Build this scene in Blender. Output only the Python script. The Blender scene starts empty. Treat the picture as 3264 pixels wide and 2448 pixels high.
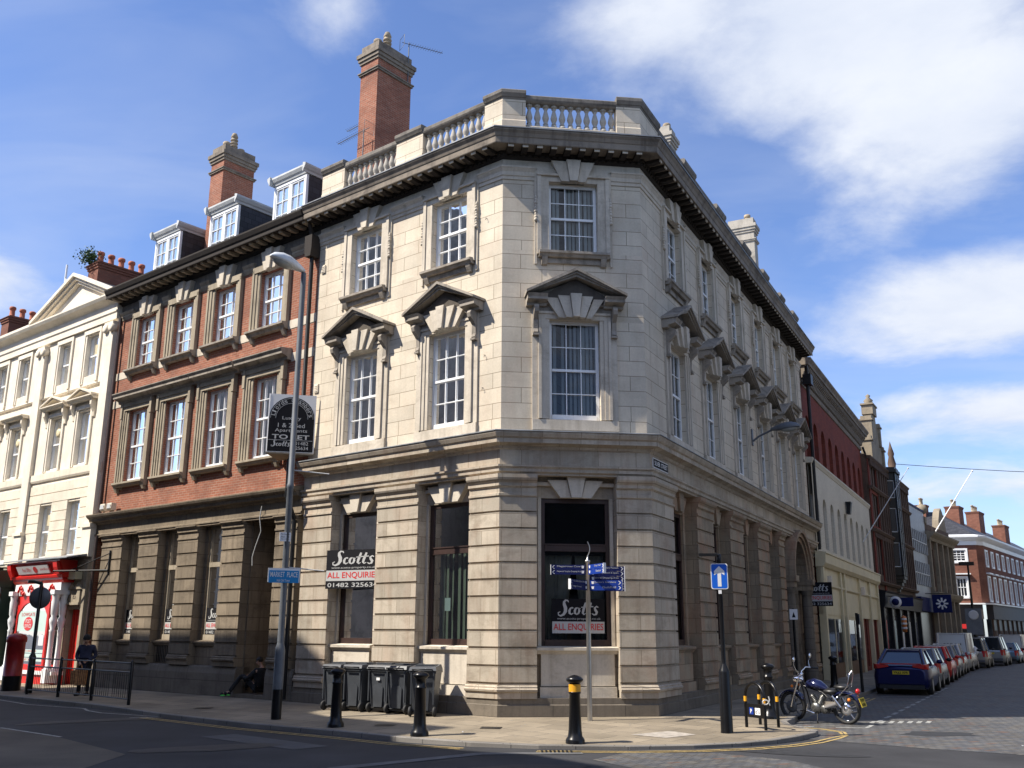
import bpy, bmesh, math, random
from mathutils import Vector, Matrix
R = math.radians
random.seed(7)
sc = bpy.context.scene
COL = sc.collection

# ------------------------------------------------------------------ camera
PITCH, ROLL = R(14.45), R(0.3)
cam = bpy.data.objects.new('camera', bpy.data.cameras.new('camera'))
COL.objects.link(cam)
cam.data.sensor_width = 36.0
cam.data.lens = 3080.0 / 3264.0 * 36.0
cam.data.clip_start = 0.1
cam.data.clip_end = 3000
fw = Vector((0, math.cos(PITCH), math.sin(PITCH)))
up0 = Vector((0, -math.sin(PITCH), math.cos(PITCH)))
rt0 = Vector((1, 0, 0))
rt = math.cos(ROLL) * rt0 + math.sin(ROLL) * up0
up = -math.sin(ROLL) * rt0 + math.cos(ROLL) * up0
m = Matrix((rt, up, -fw)).transposed().to_4x4()
m.translation = Vector((0, 0, 1.75))
cam.matrix_world = m
sc.camera = cam

# ------------------------------------------------------------------ light, sky
SUN_AZ, SUN_EL = 253.0, 49.0
sl = bpy.data.lights.new('sun', 'SUN')
sl.energy = 5.0
sl.angle = R(0.53)
sl.color = (1.0, 0.93, 0.82)
sun = bpy.data.objects.new('sun', sl)
COL.objects.link(sun)
sd = Vector((math.sin(R(SUN_AZ)) * math.cos(R(SUN_EL)), math.cos(R(SUN_AZ)) * math.cos(R(SUN_EL)), math.sin(R(SUN_EL))))
sun.rotation_euler = sd.to_track_quat('Z', 'Y').to_euler()
sc.view_settings.view_transform = 'Standard'
sc.view_settings.look = 'None'
sc.view_settings.exposure = 0.78
sc.view_settings.gamma = 1.0

W = bpy.data.worlds.new('World')
sc.world = W
W.use_nodes = True


def world_nodes():
    nt = W.node_tree
    nt.nodes.clear()
    N = nt.nodes.new
    L = nt.links.new

    def val(x, n, i):
        if isinstance(x, (int, float)):
            n.inputs[i].default_value = x
        else:
            L(x, n.inputs[i])

    def M(op, a, b=0.0, c=0.0, clamp=False):
        n = N('ShaderNodeMath')
        n.operation = op
        n.use_clamp = clamp
        val(a, n, 0)
        val(b, n, 1)
        val(c, n, 2)
        return n.outputs[0]
    tc = N('ShaderNodeTexCoord')
    sep = N('ShaderNodeSeparateXYZ')
    L(tc.outputs['Generated'], sep.inputs[0])
    x, y, z = sep.outputs
    az = M('MULTIPLY', M('ARCTAN2', x, y), 57.2958)
    el = M('MULTIPLY', M('ARCSINE', z), 57.2958)
    # cloud plane coordinates
    den = M('ADD', M('MAXIMUM', z, 0.0), 0.16)
    cx, cy = M('DIVIDE', x, den), M('DIVIDE', y, den)
    cmb = N('ShaderNodeCombineXYZ')
    L(cx, cmb.inputs[0])
    L(cy, cmb.inputs[1])

    def noise(scale, detail, rough, dist=0.0, off=(0, 0, 0), st=(1, 1, 1)):
        mp = N('ShaderNodeMapping')
        L(cmb.outputs[0], mp.inputs[0])
        mp.inputs['Location'].default_value = off
        mp.inputs['Scale'].default_value = st
        n = N('ShaderNodeTexNoise')
        L(mp.outputs[0], n.inputs['Vector'])
        n.inputs['Scale'].default_value = scale
        n.inputs['Detail'].default_value = detail
        n.inputs['Roughness'].default_value = rough
        n.inputs['Distortion'].default_value = dist
        return n.outputs['Fac']
    n1 = noise(2.6, 9, 0.60, 0.2)
    n2 = noise(1.5, 5, 0.5, 0.6, (3.1, 1.7, 0), (1, 2.2, 1))

    def blob(a0, e0, sa, se, w=1.0):
        da = M('DIVIDE', M('SUBTRACT', az, a0), sa)
        de = M('DIVIDE', M('SUBTRACT', el, e0), se)
        d = M('ADD', M('MULTIPLY', da, da), M('MULTIPLY', de, de))
        return M('MULTIPLY', M('SUBTRACT', 1.0, M('SQRT', d)), w)
    bl = [blob(21.5, 33.5, 19, 7.0, 1.15), blob(27.5, 27.5, 12.5, 6.5, 1.0), blob(11, 34.5, 9.5, 4, 0.8),
          blob(29.5, 17.3, 14.5, 3.9, 1.15), blob(29, 11.6, 11, 2.3, 0.9), blob(-32.5, 17.8, 7.5, 3.0, 1.1),
          blob(-12, 35.2, 4, 2.6, 0.36), blob(28, 7.5, 14, 1.8, 0.5), blob(23, 22.5, 6, 2.0, 0.25),
          blob(-60, 30, 22, 14, 0.8), blob(165, 34, 65, 24, 1.3), blob(-130, 30, 30, 14, 0.8)]  # wide cloud behind the camera is added to brighten window reflections
    mx = bl[0]
    for b in bl[1:]:
        mx = M('MAXIMUM', mx, b)
    f = M('ADD', mx, M('MULTIPLY', M('SUBTRACT', n1, 0.5), 1.7))
    mr = N('ShaderNodeMapRange')
    mr.interpolation_type = 'SMOOTHSTEP'
    L(f, mr.inputs[0])
    mr.inputs[1].default_value = -0.06
    mr.inputs[2].default_value = 0.78
    dense = mr.outputs[0]
    veil = N('ShaderNodeMapRange')
    L(n2, veil.inputs[0])
    veil.inputs[1].default_value = 0.42
    veil.inputs[2].default_value = 0.75
    vz = M('MULTIPLY', veil.outputs[0], 0.28)
    fac = M('MAXIMUM', dense, vz, clamp=True)
    sky = N('ShaderNodeTexSky')
    sky.sky_type = 'NISHITA'
    sky.sun_disc = False
    sky.sun_elevation = R(SUN_EL)
    sky.sun_rotation = R(SUN_AZ)
    sky.air_density = 1.0
    sky.dust_density = 0.6
    sky.ozone_density = 2.2
    # lift of the blue: white cloud radiance over it
    cr = N('ShaderNodeMix')
    cr.data_type = 'RGBA'
    L(fac, cr.inputs[0])
    tint = N('ShaderNodeMix')
    tint.data_type = 'RGBA'
    tint.blend_type = 'MULTIPLY'
    tint.inputs[0].default_value = 1.0
    L(sky.outputs[0], tint.inputs[6])
    tint.inputs[7].default_value = (1.05, 1.14, 1.44, 1)
    L(tint.outputs[2], cr.inputs[6])
    shade = N('ShaderNodeMix')
    shade.data_type = 'RGBA'
    sh = N('ShaderNodeMapRange')
    L(n1, sh.inputs[0])
    sh.inputs[1].default_value = 0.35
    sh.inputs[2].default_value = 0.7
    L(sh.outputs[0], shade.inputs[0])
    shade.inputs[6].default_value = (4.9, 5.4, 6.5, 1)
    shade.inputs[7].default_value = (6.2, 6.5, 7.1, 1)
    L(shade.outputs[2], cr.inputs[7])
    bg = N('ShaderNodeBackground')
    L(cr.outputs[2], bg.inputs[0])
    bg.inputs[1].default_value = 0.085
    out = N('ShaderNodeOutputWorld')
    L(bg.outputs[0], out.inputs[0])


world_nodes()

# ------------------------------------------------------------------ materials
MATS = {}


class NT:
    def __init__(s, name):
        s.m = bpy.data.materials.new(name)
        s.m.use_nodes = True
        s.nt = s.m.node_tree
        s.b = s.nt.nodes['Principled BSDF']
        s.out = s.nt.nodes['Material Output']

    def n(s, t, **kw):
        x = s.nt.nodes.new(t)
        for k, v in kw.items():
            setattr(x, k, v)
        return x

    def l(s, a, b):
        s.nt.links.new(a, b)

    def uv(s, scale=(1, 1, 1), loc=(0, 0, 0)):
        u = s.n('ShaderNodeUVMap')
        mp = s.n('ShaderNodeMapping')
        s.l(u.outputs[0], mp.inputs[0])
        mp.inputs['Scale'].default_value = scale
        mp.inputs['Location'].default_value = loc
        return mp.outputs[0]

    def obj(s, scale=(1, 1, 1)):
        u = s.n('ShaderNodeNewGeometry')
        mp = s.n('ShaderNodeMapping')
        s.l(u.outputs['Position'], mp.inputs[0])
        mp.inputs['Scale'].default_value = scale
        return mp.outputs[0]

    def noise(s, vec, scale, detail=4, rough=.55, dist=0.):
        x = s.n('ShaderNodeTexNoise')
        s.l(vec, x.inputs['Vector'])
        x.inputs['Scale'].default_value = scale
        x.inputs['Detail'].default_value = detail
        x.inputs['Roughness'].default_value = rough
        x.inputs['Distortion'].default_value = dist
        return x.outputs['Fac']

    def ramp(s, fac, a, b, c0, c1):
        x = s.n('ShaderNodeValToRGB')
        s.l(fac, x.inputs[0])
        x.color_ramp.elements[0].position = a
        x.color_ramp.elements[1].position = b
        x.color_ramp.elements[0].color = (*c0, 1) if len(c0) == 3 else c0
        x.color_ramp.elements[1].color = (*c1, 1) if len(c1) == 3 else c1
        return x.outputs[0]

    def mix(s, fac, a, b, mode='MIX'):
        x = s.n('ShaderNodeMix', data_type='RGBA', blend_type=mode)
        for i, v in ((0, fac), (6, a), (7, b)):
            if isinstance(v, (int, float)):
                x.inputs[i].default_value = v
            elif isinstance(v, tuple):
                x.inputs[i].default_value = (*v[:3], 1)
            else:
                s.l(v, x.inputs[i])
        return x.outputs[2]

    def bump(s, h, strength=.3, dist=.02):
        x = s.n('ShaderNodeBump')
        x.inputs['Strength'].default_value = strength
        x.inputs['Distance'].default_value = dist
        s.l(h, x.inputs['Height'])
        s.l(x.outputs[0], s.b.inputs['Normal'])

    def col(s, c):
        if isinstance(c, tuple):
            s.b.inputs['Base Color'].default_value = (*c[:3], 1)
        else:
            s.l(c, s.b.inputs['Base Color'])


def plain(name, c, rough=.6, metal=0., spec=.5, var=.12, scale=3.):
    if name in MATS:
        return MATS[name]
    t = NT(name)
    v = t.noise(t.obj(), scale, 5)
    lo = tuple(x * (1 - var * 1.6) for x in c)
    hi = tuple(min(1, x * (1 + var)) for x in c)
    t.col(t.ramp(v, .3, .7, lo, hi))
    t.b.inputs['Roughness'].default_value = rough
    t.b.inputs['Metallic'].default_value = metal
    t.b.inputs['Specular IOR Level'].default_value = spec
    MATS[name] = t.m
    return t.m


def stone(name, c, joint=None, stain=(.2, .16, .12), amt=.45, rust=0., rough=.85, seed=0., bw=1.05, bh=.372, joff=.0, grime=1.0, tone=.94):
    t = NT(name)
    uvv = t.uv()
    big = t.noise(t.uv((1, 1, 1), (seed, seed * 2, 0)), .8, 6, .6)
    base = t.ramp(big, .3, .72, tuple(x * .80 for x in c), tuple(min(1, x * 1.08) for x in c))
    if joint:
        br = t.n('ShaderNodeTexBrick')
        t.l(t.uv((1, 1, 1), (seed, joff, 0)), br.inputs['Vector'])
        br.inputs['Scale'].default_value = 1
        br.inputs['Brick Width'].default_value = bw
        br.inputs['Row Height'].default_value = bh
        br.inputs['Mortar Size'].default_value = .008
        br.inputs['Mortar Smooth'].default_value = .1
        br.inputs['Bias'].default_value = 0
        br.inputs['Color1'].default_value = (tone, tone * .99, tone * .97, 1)
        br.inputs['Color2'].default_value = (1.08, 1.06, 1.03, 1)
        br.inputs['Mortar'].default_value = (*joint, 1)
        base = t.mix(1., base, br.outputs['Color'], 'MULTIPLY')
    # dirt streaks and blotches
    st = t.noise(t.uv((5.5, .55, 1), (seed + 3, 0, 0)), 1.0, 6, .6, .2)
    sf = t.ramp(st, .48, .78, (0, 0, 0), (amt * grime, amt * grime, amt * grime))
    base = t.mix(sf, base, stain)
    so = t.noise(t.uv((1.1, 1.5, 1), (seed + 5, 2, 0)), 1.0, 9, .72, .3)
    sg = t.ramp(so, .50, .66, (0, 0, 0), (amt * .75,) * 3)
    base = t.mix(sg, base, tuple(x * .75 for x in stain))
    fine = t.noise(t.uv((1, 1, 1)), 22, 4, .7)
    base = t.mix(.35, base, t.ramp(fine, .3, .7, (.72, .72, .72), (1.1, 1.1, 1.1)), 'MULTIPLY')
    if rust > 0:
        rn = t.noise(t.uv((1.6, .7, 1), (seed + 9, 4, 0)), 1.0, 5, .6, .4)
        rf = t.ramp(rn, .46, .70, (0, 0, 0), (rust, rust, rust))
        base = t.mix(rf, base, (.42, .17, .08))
    t.col(base)
    t.b.inputs['Roughness'].default_value = rough
    t.b.inputs['Specular IOR Level'].default_value = .25
    t.bump(fine, .25, .01)
    return t.m


def brickmat(name, c1, c2, mortar=(.23, .16, .12), bw=.225, bh=.075, dark=.5, darkc=(.12, .05, .04), seed=0.):
    t = NT(name)
    br = t.n('ShaderNodeTexBrick')
    t.l(t.uv(), br.inputs['Vector'])
    br.inputs['Scale'].default_value = 1
    br.inputs['Brick Width'].default_value = bw
    br.inputs['Row Height'].default_value = bh
    br.inputs['Mortar Size'].default_value = .009
    br.inputs['Bias'].default_value = 0
    br.inputs['Color1'].default_value = (*c1, 1)
    br.inputs['Color2'].default_value = (*c2, 1)
    br.inputs['Mortar'].default_value = (*mortar, 1)
    n = t.noise(t.uv((1, 1, 1), (seed, 0, 0)), .9, 6, .65, .5)
    base = t.mix(t.ramp(n, .46, .70, (0, 0, 0), (dark, dark, dark)), br.outputs['Color'], darkc)
    # single odd bricks
    wn = t.n('ShaderNodeTexWhiteNoise')
    wn.noise_dimensions = '2D'
    sn = t.n('ShaderNodeVectorMath', operation='SNAP')
    t.l(t.uv(), sn.inputs[0])
    sn.inputs[1].default_value = (bw, bh, 1)
    t.l(sn.outputs[0], wn.inputs['Vector'])
    base = t.mix(t.ramp(wn.outputs['Value'], .0, 1., (0, 0, 0), (.5, .5, .5)), base, tuple(x * .62 for x in c1))
    t.col(base)
    t.b.inputs['Roughness'].default_value = .9
    t.b.inputs['Specular IOR Level'].default_value = .2
    t.bump(br.outputs['Fac'], -.3, .01)
    return t.m


def glassmat(name, refl=.35, tint=(.6, .66, .68), rough=.02):
    t = NT(name)
    t.nt.nodes.remove(t.b)
    tr = t.n('ShaderNodeBsdfTransparent')
    tr.inputs[0].default_value = (*tint, 1)
    gl = t.n('ShaderNodeBsdfGlossy')
    gl.inputs['Roughness'].default_value = rough
    gl.inputs['Color'].default_value = (.95, .97, 1, 1)
    nz = t.noise(t.uv((1, 1, 1)), 1.6, 2)
    bp = t.n('ShaderNodeBump')
    bp.inputs['Strength'].default_value = .12
    bp.inputs['Distance'].default_value = .02
    t.l(nz, bp.inputs['Height'])
    t.l(bp.outputs[0], gl.inputs['Normal'])
    fr = t.n('ShaderNodeLayerWeight')
    fr.inputs[0].default_value = refl
    mx = t.n('ShaderNodeMixShader')
    t.l(fr.outputs['Fresnel'], mx.inputs[0])
    t.l(tr.outputs[0], mx.inputs[1])
    t.l(gl.outputs[0], mx.inputs[2])
    t.l(mx.outputs[0], t.out.inputs[0])
    return t.m


def slabs(name, c, bw, bh, mortar, var, msize=.008, big=.25, rough=.8, scale_rot=0., pal=None):
    t = NT(name)
    u = t.n('ShaderNodeUVMap')
    mp = t.n('ShaderNodeMapping')
    t.l(u.outputs[0], mp.inputs[0])
    mp.inputs['Rotation'].default_value = (0, 0, scale_rot)
    br = t.n('ShaderNodeTexBrick')
    t.l(mp.outputs[0], br.inputs['Vector'])
    br.inputs['Scale'].default_value = 1
    br.inputs['Brick Width'].default_value = bw
    br.inputs['Row Height'].default_value = bh
    br.inputs['Mortar Size'].default_value = msize
    br.inputs['Bias'].default_value = 0
    br.inputs['Color1'].default_value = (*(x * (1 - var) for x in c), 1)
    br.inputs['Color2'].default_value = (*(min(1, x * (1 + var)) for x in c), 1)
    br.inputs['Mortar'].default_value = (*mortar, 1)
    base = br.outputs['Color']
    if pal:
        sn = t.n('ShaderNodeVectorMath', operation='SNAP')
        t.l(mp.outputs[0], sn.inputs[0])
        sn.inputs[1].default_value = (bw * 1.0, bh, 1)
        wn = t.n('ShaderNodeTexWhiteNoise')
        wn.noise_dimensions = '2D'
        t.l(sn.outputs[0], wn.inputs['Vector'])
        rp = t.n('ShaderNodeValToRGB')
        rp.color_ramp.interpolation = 'CONSTANT'
        t.l(wn.outputs['Value'], rp.inputs[0])
        e = rp.color_ramp.elements
        e[0].position, e[0].color = 0, (*pal[0][1], 1)
        e[1].position, e[1].color = pal[1][0], (*pal[1][1], 1)
        for p, cc in pal[2:]:
            k = e.new(p)
            k.color = (*cc, 1)
        base = t.mix(t.ramp(br.outputs['Fac'], 0, 1, (0, 0, 0), (1, 1, 1)), rp.outputs[0], mortar)
    n = t.noise(t.obj(), .5, 7, .6)
    base = t.mix(1., base, t.ramp(n, .3, .7, (1 - big,) * 3, (1 + big * .5,) * 3), 'MULTIPLY')
    f = t.noise(t.obj(), 60, 3, .6)
    base = t.mix(.5, base, t.ramp(f, .3, .7, (.7,) * 3, (1.2,) * 3), 'MULTIPLY')
    t.col(base)
    t.b.inputs['Roughness'].default_value = rough
    t.b.inputs['Specular IOR Level'].default_value = .3
    t.bump(br.outputs['Fac'], -.4, .01)
    return t.m


CS = (.63, .565, .46)
M_UP = stone('portland_ashlar', CS, (.42, .39, .35), (.36, .29, .21), .26, 0.10, seed=1.3, joff=.10)
M_DR = stone('dressed_stone', (.60, .535, .44), None, (.22, .18, .13), .5, seed=4.)
M_GF = stone('rusticated_stone', (.48, .425, .345), (.55, .52, .48), (.20, .155, .11), .62, .14, seed=7., tone=.78, bw=.9, bh=.372, joff=.09)
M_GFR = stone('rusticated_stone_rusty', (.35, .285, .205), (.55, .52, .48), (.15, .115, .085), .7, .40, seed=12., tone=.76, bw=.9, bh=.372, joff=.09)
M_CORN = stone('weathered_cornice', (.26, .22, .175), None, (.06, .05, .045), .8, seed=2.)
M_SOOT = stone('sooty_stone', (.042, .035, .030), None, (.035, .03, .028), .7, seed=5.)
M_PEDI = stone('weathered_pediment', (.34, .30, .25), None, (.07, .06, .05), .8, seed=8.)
M_TYMP = stone('sooty_shaded_tympanum', (.10, .085, .07), None, (.04, .035, .03), .7, seed=14.)  # sooty stone, darkened to paint in the shade under the raking cornices
M_BAL = stone('baluster_stone', (.42, .39, .34), None, (.10, .09, .08), .7, seed=6.)
M_RAIL = stone('lichen_rail', (.21, .19, .165), None, (.06, .055, .05), .8, seed=9.)
M_PLIN = stone('granite_plinth', (.18, .155, .125), (.5, .5, .5), (.07, .06, .05), .5, seed=10., bw=1.6, bh=.4)
M_BGF = stone('sooty_sandstone', (.24, .195, .142), (.5, .47, .43), (.09, .07, .05), .75, seed=15., tone=.76, bw=.8, bh=.372, joff=.09)
M_BDR = stone('tan_dressing', (.37, .315, .235), None, (.10, .08, .06), .5, seed=16.)
M_CREAM = stone('cream_render', (.82, .75, .63), None, (.48, .42, .33), .25, seed=18., rough=.7)
M_CREAMD = stone('cream_rusticated', (.78, .70, .57), None, (.45, .38, .29), .35, seed=19., rough=.7)
M_YEL = plain('yellow_cream_paint', (.62, .54, .34), .5, var=.08, scale=1.2)
M_WHITEB = slabs('painted_brick', (.62, .57, .46), .225, .075, (.48, .44, .36), .05, .006, .12, .7)
M_BRICK = brickmat('orange_brick', (.35, .13, .078), (.25, .092, .058), (.34, .25, .19), dark=.7, darkc=(.11, .055, .045))
M_BRICK2 = brickmat('deep_red_brick', (.26, .06, .038), (.19, .045, .03), (.14, .06, .045), dark=.7, darkc=(.07, .035, .035), seed=4.)
M_BRICK3 = brickmat('old_red_brick', (.25, .10, .068), (.18, .075, .052), (.18, .11, .08), dark=.6, darkc=(.07, .035, .03), seed=8.)
M_SLATE = slabs('slate', (.05, .05, .055), .3, .2, (.02, .02, .02), .25, .01, .3, .5)
M_LEAD = plain('lead_grey', (.24, .25, .26), .5, .3, var=.25)
M_WHITE = plain('white_paint', (.78, .79, .79), .4, var=.04)
M_BROWN = plain('brown_timber', (.042, .022, .018), .45, var=.2)
M_BLIND = plain('vertical_blind', (.62, .62, .60), .8, var=.08)
M_GREENB = plain('green_blind', (.20, .25, .18), .8, var=.1)
M_CURT = plain('net_curtain', (.52, .49, .42), .9, var=.2)
M_DARKIN = plain('dark_interior', (.02, .019, .018), .9)
M_GLASS = glassmat('window_glass', .36, (.72, .77, .78))
M_GLASSG = glassmat('shop_glass', .30, (.5, .54, .54))
M_BLACK = plain('black_paint', (.006, .006, .007), .3, spec=.35, var=.2)
M_BLACKM = plain('black_cast_iron', (.011, .011, .012), .45, spec=.3, var=.3)
M_GREY = plain('galvanised_grey', (.115, .125, .138), .5, .1, var=.15)
M_STEEL = plain('brushed_steel', (.5, .48, .45), .28, .9, var=.1)
M_CHROME = plain('chrome', (.75, .75, .77), .08, 1., var=.03)
M_RUB = plain('rubber', (.02, .02, .02), .7)
M_BIN = plain('bin_plastic', (.045, .05, .058), .42, var=.15)
M_YB = plain('yellow_band', (.75, .36, .02), .4, var=.08)
M_REDP = plain('red_paint', (.62, .018, .012), .3, var=.06)
M_DRED = plain('dark_red_paint', (.30, .01, .012), .35, var=.15)
M_SBLK = plain('sign_black', (.010, .010, .013), .7, spec=.15, var=.05)
M_SWHT = plain('sign_white', (.72, .72, .72), .4, var=.03)
M_SRED = plain('sign_red', (.6, .03, .03), .4, var=.03)
M_SBLU = plain('sign_blue', (.008, .035, .24), .5, spec=.25, var=.04)
M_NAVY = plain('sign_navy', (.006, .011, .075), .6, spec=.2, var=.04)
M_CYAN = plain('sign_cyan', (.01, .22, .50), .35, var=.04)
M_PALE = plain('poster_pale', (.52, .66, .62), .4, var=.03)
M_SIL = plain('sign_silver', (.48, .48, .47), .4, var=.03)
M_TERRA = plain('terracotta', (.42, .13, .07), .8, var=.25, scale=6)
M_BUFF = plain('buff_pot', (.36, .29, .2), .8, var=.3, scale=6)
M_SKIN = plain('skin', (.42, .24, .17), .6, var=.05)
M_CLOTH = plain('navy_cloth', (.02, .023, .05), .85, var=.3, scale=8)
M_DCLOTH = plain('dark_cloth', (.014, .014, .016), .9, var=.3, scale=8)
M_HAIR = plain('dark_hair', (.02, .015, .012), .7)
M_BAG = plain('tan_bag', (.42, .2, .08), .7, var=.35, scale=14)
M_GRN = plain('green_sole', (.12, .75, .12), .5, var=.05)
M_LEAF = plain('leaf_green', (.035, .085, .02), .6, var=.4, scale=9)

# ------------------------------------------------------------------ geometry helpers


class Fr:
    """facade frame: u along the wall, n outwards, z up"""

    def __init__(s, x, y, az, outward_az):
        s.o = Vector((x, y, 0))
        s.d = Vector((math.sin(R(az)), math.cos(R(az)), 0))
        s.n = Vector((math.sin(R(outward_az)), math.cos(R(outward_az)), 0))

    def P(s, u, n, z):
        return s.o + u * s.d + n * s.n + Vector((0, 0, z))

    def off(s, u, n):
        f = Fr(0, 0, 0, 0)
        f.o = s.o + u * s.d + n * s.n
        f.d, f.n = s.d, s.n
        return f


ID = Fr(0, 0, 90, 0)     # u=x, n=y


class MB:
    def __init__(s):
        s.v, s.f, s.sm = [], [], []

    def add(s, verts, faces, smooth=False):
        b = len(s.v)
        s.v += [Vector(v) for v in verts]
        s.f += [tuple(b + i for i in f) for f in faces]
        s.sm += [smooth] * len(faces)
        return s

    def box(s, fr, u0, u1, n0, n1, z0, z1):
        vs = [fr.P(u, n, z) for z in (z0, z1) for n in (n0, n1) for u in (u0, u1)]
        return s.add(vs, [(0, 1, 3, 2), (4, 5, 7, 6), (0, 1, 5, 4), (2, 3, 7, 6), (0, 2, 6, 4), (1, 3, 7, 5)])

    def prism(s, bot, top, smooth=False):
        n = len(bot)
        return s.add(list(bot) + list(top), [tuple(range(n)), tuple(range(n, 2 * n))] + [(i, (i + 1) % n, n + (i + 1) % n, n + i) for i in range(n)], smooth)

    def uz(s, fr, pts, n0, n1):
        return s.prism([fr.P(u, n0, z) for u, z in pts], [fr.P(u, n1, z) for u, z in pts])

    def nz(s, fr, pts, u0, u1):
        return s.prism([fr.P(u0, n, z) for n, z in pts], [fr.P(u1, n, z) for n, z in pts])

    def un(s, fr, pts, z0, z1):
        return s.prism([fr.P(u, n, z0) for u, n in pts], [fr.P(u, n, z1) for u, n in pts])

    def quad(s, *p):
        return s.add(p, [tuple(range(len(p)))])

    def sweep(s, path, prof):
        """path: list of (point, miter vector); prof: closed list of (n,z)"""
        k = len(prof)
        vs, fs = [], []
        for p, mv in path:
            for n, z in prof:
                vs.append(p + mv * n + Vector((0, 0, z)))
        for i in range(len(path) - 1):
            for j in range(k):
                j2 = (j + 1) % k
                fs.append((i * k + j, i * k + j2, (i + 1) * k + j2, (i + 1) * k + j))
        fs.append(tuple(range(k)))
        fs.append(tuple((len(path) - 1) * k + j for j in range(k)))
        return s.add(vs, fs)

    def lathe(s, c, prof, seg=16, smooth=True, axis='z', rot=None, cap=True):
        vs, fs = [], []
        k = len(prof)
        c = Vector(c)
        for i in range(seg):
            a = 2 * math.pi * i / seg
            for r, h in prof:
                if axis == 'z':
                    p = Vector((r * math.cos(a), r * math.sin(a), h))
                elif axis == 'x':
                    p = Vector((h, r * math.cos(a), r * math.sin(a)))
                else:
                    p = Vector((r * math.cos(a), h, r * math.sin(a)))
                if rot:
                    p = rot @ p
                vs.append(c + p)
        for i in range(seg):
            i2 = (i + 1) % seg
            for j in range(k - 1):
                fs.append((i * k + j, i2 * k + j, i2 * k + j + 1, i * k + j + 1))
        s.add(vs, fs, smooth)
        if cap:
            if prof[0][0] > 1e-5:
                s.add([vs[i * k] for i in range(seg)], [tuple(range(seg))])
            if prof[-1][0] > 1e-5:
                s.add([vs[i * k + k - 1] for i in range(seg)], [tuple(range(seg))])
        return s

    def tube(s, pts, r, seg=8, smooth=True):
        pts = [Vector(p) for p in pts]
        rs = r if isinstance(r, (list, tuple)) else [r] * len(pts)
        vs, fs = [], []
        t0 = None
        for i, p in enumerate(pts):
            a = pts[max(i - 1, 0)]
            b = pts[min(i + 1, len(pts) - 1)]
            t = (b - a).normalized()
            ref = Vector((0, 0, 1)) if abs(t.z) < .95 else Vector((1, 0, 0))
            if t0 is not None:
                ref = t0
            x = (ref - t * ref.dot(t)).normalized()
            y = t.cross(x)
            t0 = x
            for k in range(seg):
                an = 2 * math.pi * k / seg
                vs.append(p + (x * math.cos(an) + y * math.sin(an)) * rs[i])
        for i in range(len(pts) - 1):
            for k in range(seg):
                k2 = (k + 1) % seg
                fs.append((i * seg + k, i * seg + k2, (i + 1) * seg + k2, (i + 1) * seg + k))
        s.add(vs, fs, smooth)
        s.add(vs[:seg], [tuple(range(seg))])
        s.add(vs[-seg:], [tuple(range(seg))])
        return s

    def ellip(s, c, rx, ry, rz, seg=14, rings=8, zmin=-1.):
        vs, fs = [], []
        c = Vector(c)
        for j in range(rings + 1):
            t = math.pi * j / rings
            for i in range(seg):
                a = 2 * math.pi * i / seg
                vs.append(c + Vector((rx * math.sin(t) * math.cos(a), ry * math.sin(t) * math.sin(a), max(zmin, math.cos(t)) * rz)))
        for j in range(rings):
            for i in range(seg):
                i2 = (i + 1) % seg
                fs.append((j * seg + i, j * seg + i2, (j + 1) * seg + i2, (j + 1) * seg + i))
        return s.add(vs, fs, True)

    def build(s, name, mat, parent=None, world=True, recalc=True):
        me = bpy.data.meshes.new(name)
        me.from_pydata([tuple(v) for v in s.v], [], s.f)
        me.update()
        bm = bmesh.new()
        bm.from_mesh(me)
        bm.faces.ensure_lookup_table()
        for f, q in zip(bm.faces, s.sm):
            f.smooth = q
        if recalc:
            bmesh.ops.recalc_face_normals(bm, faces=bm.faces)
        uvl = bm.loops.layers.uv.new('UVMap')
        for f in bm.faces:
            n = f.normal
            if abs(n.z) > .7:
                for lp in f.loops:
                    co = lp.vert.co
                    lp[uvl].uv = (co.x, co.y)
            else:
                t = Vector((-n.y, n.x, 0))
                t = t.normalized() if t.length > 1e-6 else Vector((1, 0, 0))
                for lp in f.loops:
                    co = lp.vert.co
                    lp[uvl].uv = (co.dot(t), co.z)
        root = parent
        while root is not None and root.parent is not None:
            root = root.parent
        off = root.location.copy() if (root is not None and world) else Vector((0, 0, 0))
        org = Vector((0, 0, 0))
        if parent is None and world and len(s.v):
            xs = [v.x for v in s.v]
            ys = [v.y for v in s.v]
            org = Vector(((min(xs) + max(xs)) / 2, (min(ys) + max(ys)) / 2, min(v.z for v in s.v)))
            off = org
        bmesh.ops.translate(bm, verts=bm.verts, vec=-off)
        bm.to_mesh(me)
        bm.free()
        if mat is not None:
            me.materials.append(mat)
        o = bpy.data.objects.new(name, me)
        COL.objects.link(o)
        o.location = org
        if parent is not None:
            o.parent = parent
        return o


def merge(a, b):
    """put mesh b into mesh a, keeping its material"""
    bm = bmesh.new()
    bm.from_mesh(a.data)
    k = len(bm.faces)
    bm.from_mesh(b.data)
    bm.faces.ensure_lookup_table()
    for f in bm.faces[k:]:
        f.material_index = 1
    bm.to_mesh(a.data)
    bm.free()
    a.data.materials.append(b.data.materials[0])
    bpy.data.objects.remove(b)


def thing(name, label, cat, loc, group=None, kind=None, rz=0.):
    o = bpy.data.objects.new(name, None)
    o.empty_display_size = .3
    COL.objects.link(o)
    o.location = Vector(loc)
    o.rotation_euler.z = rz
    o['label'] = label
    o['category'] = cat
    if group:
        o['group'] = group
    return o


def tag(o, label=None, cat=None, group=None, kind=None):
    if label:
        o['label'] = label
    if cat:
        o['category'] = cat
    if group:
        o['group'] = group
    if kind:
        o['kind'] = kind
    return o


def copy_tree(o, parent=None):
    c = o.copy()
    COL.objects.link(c)
    c.parent = parent
    for ch in list(o.children):
        copy_tree(ch, c)
    return c


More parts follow.
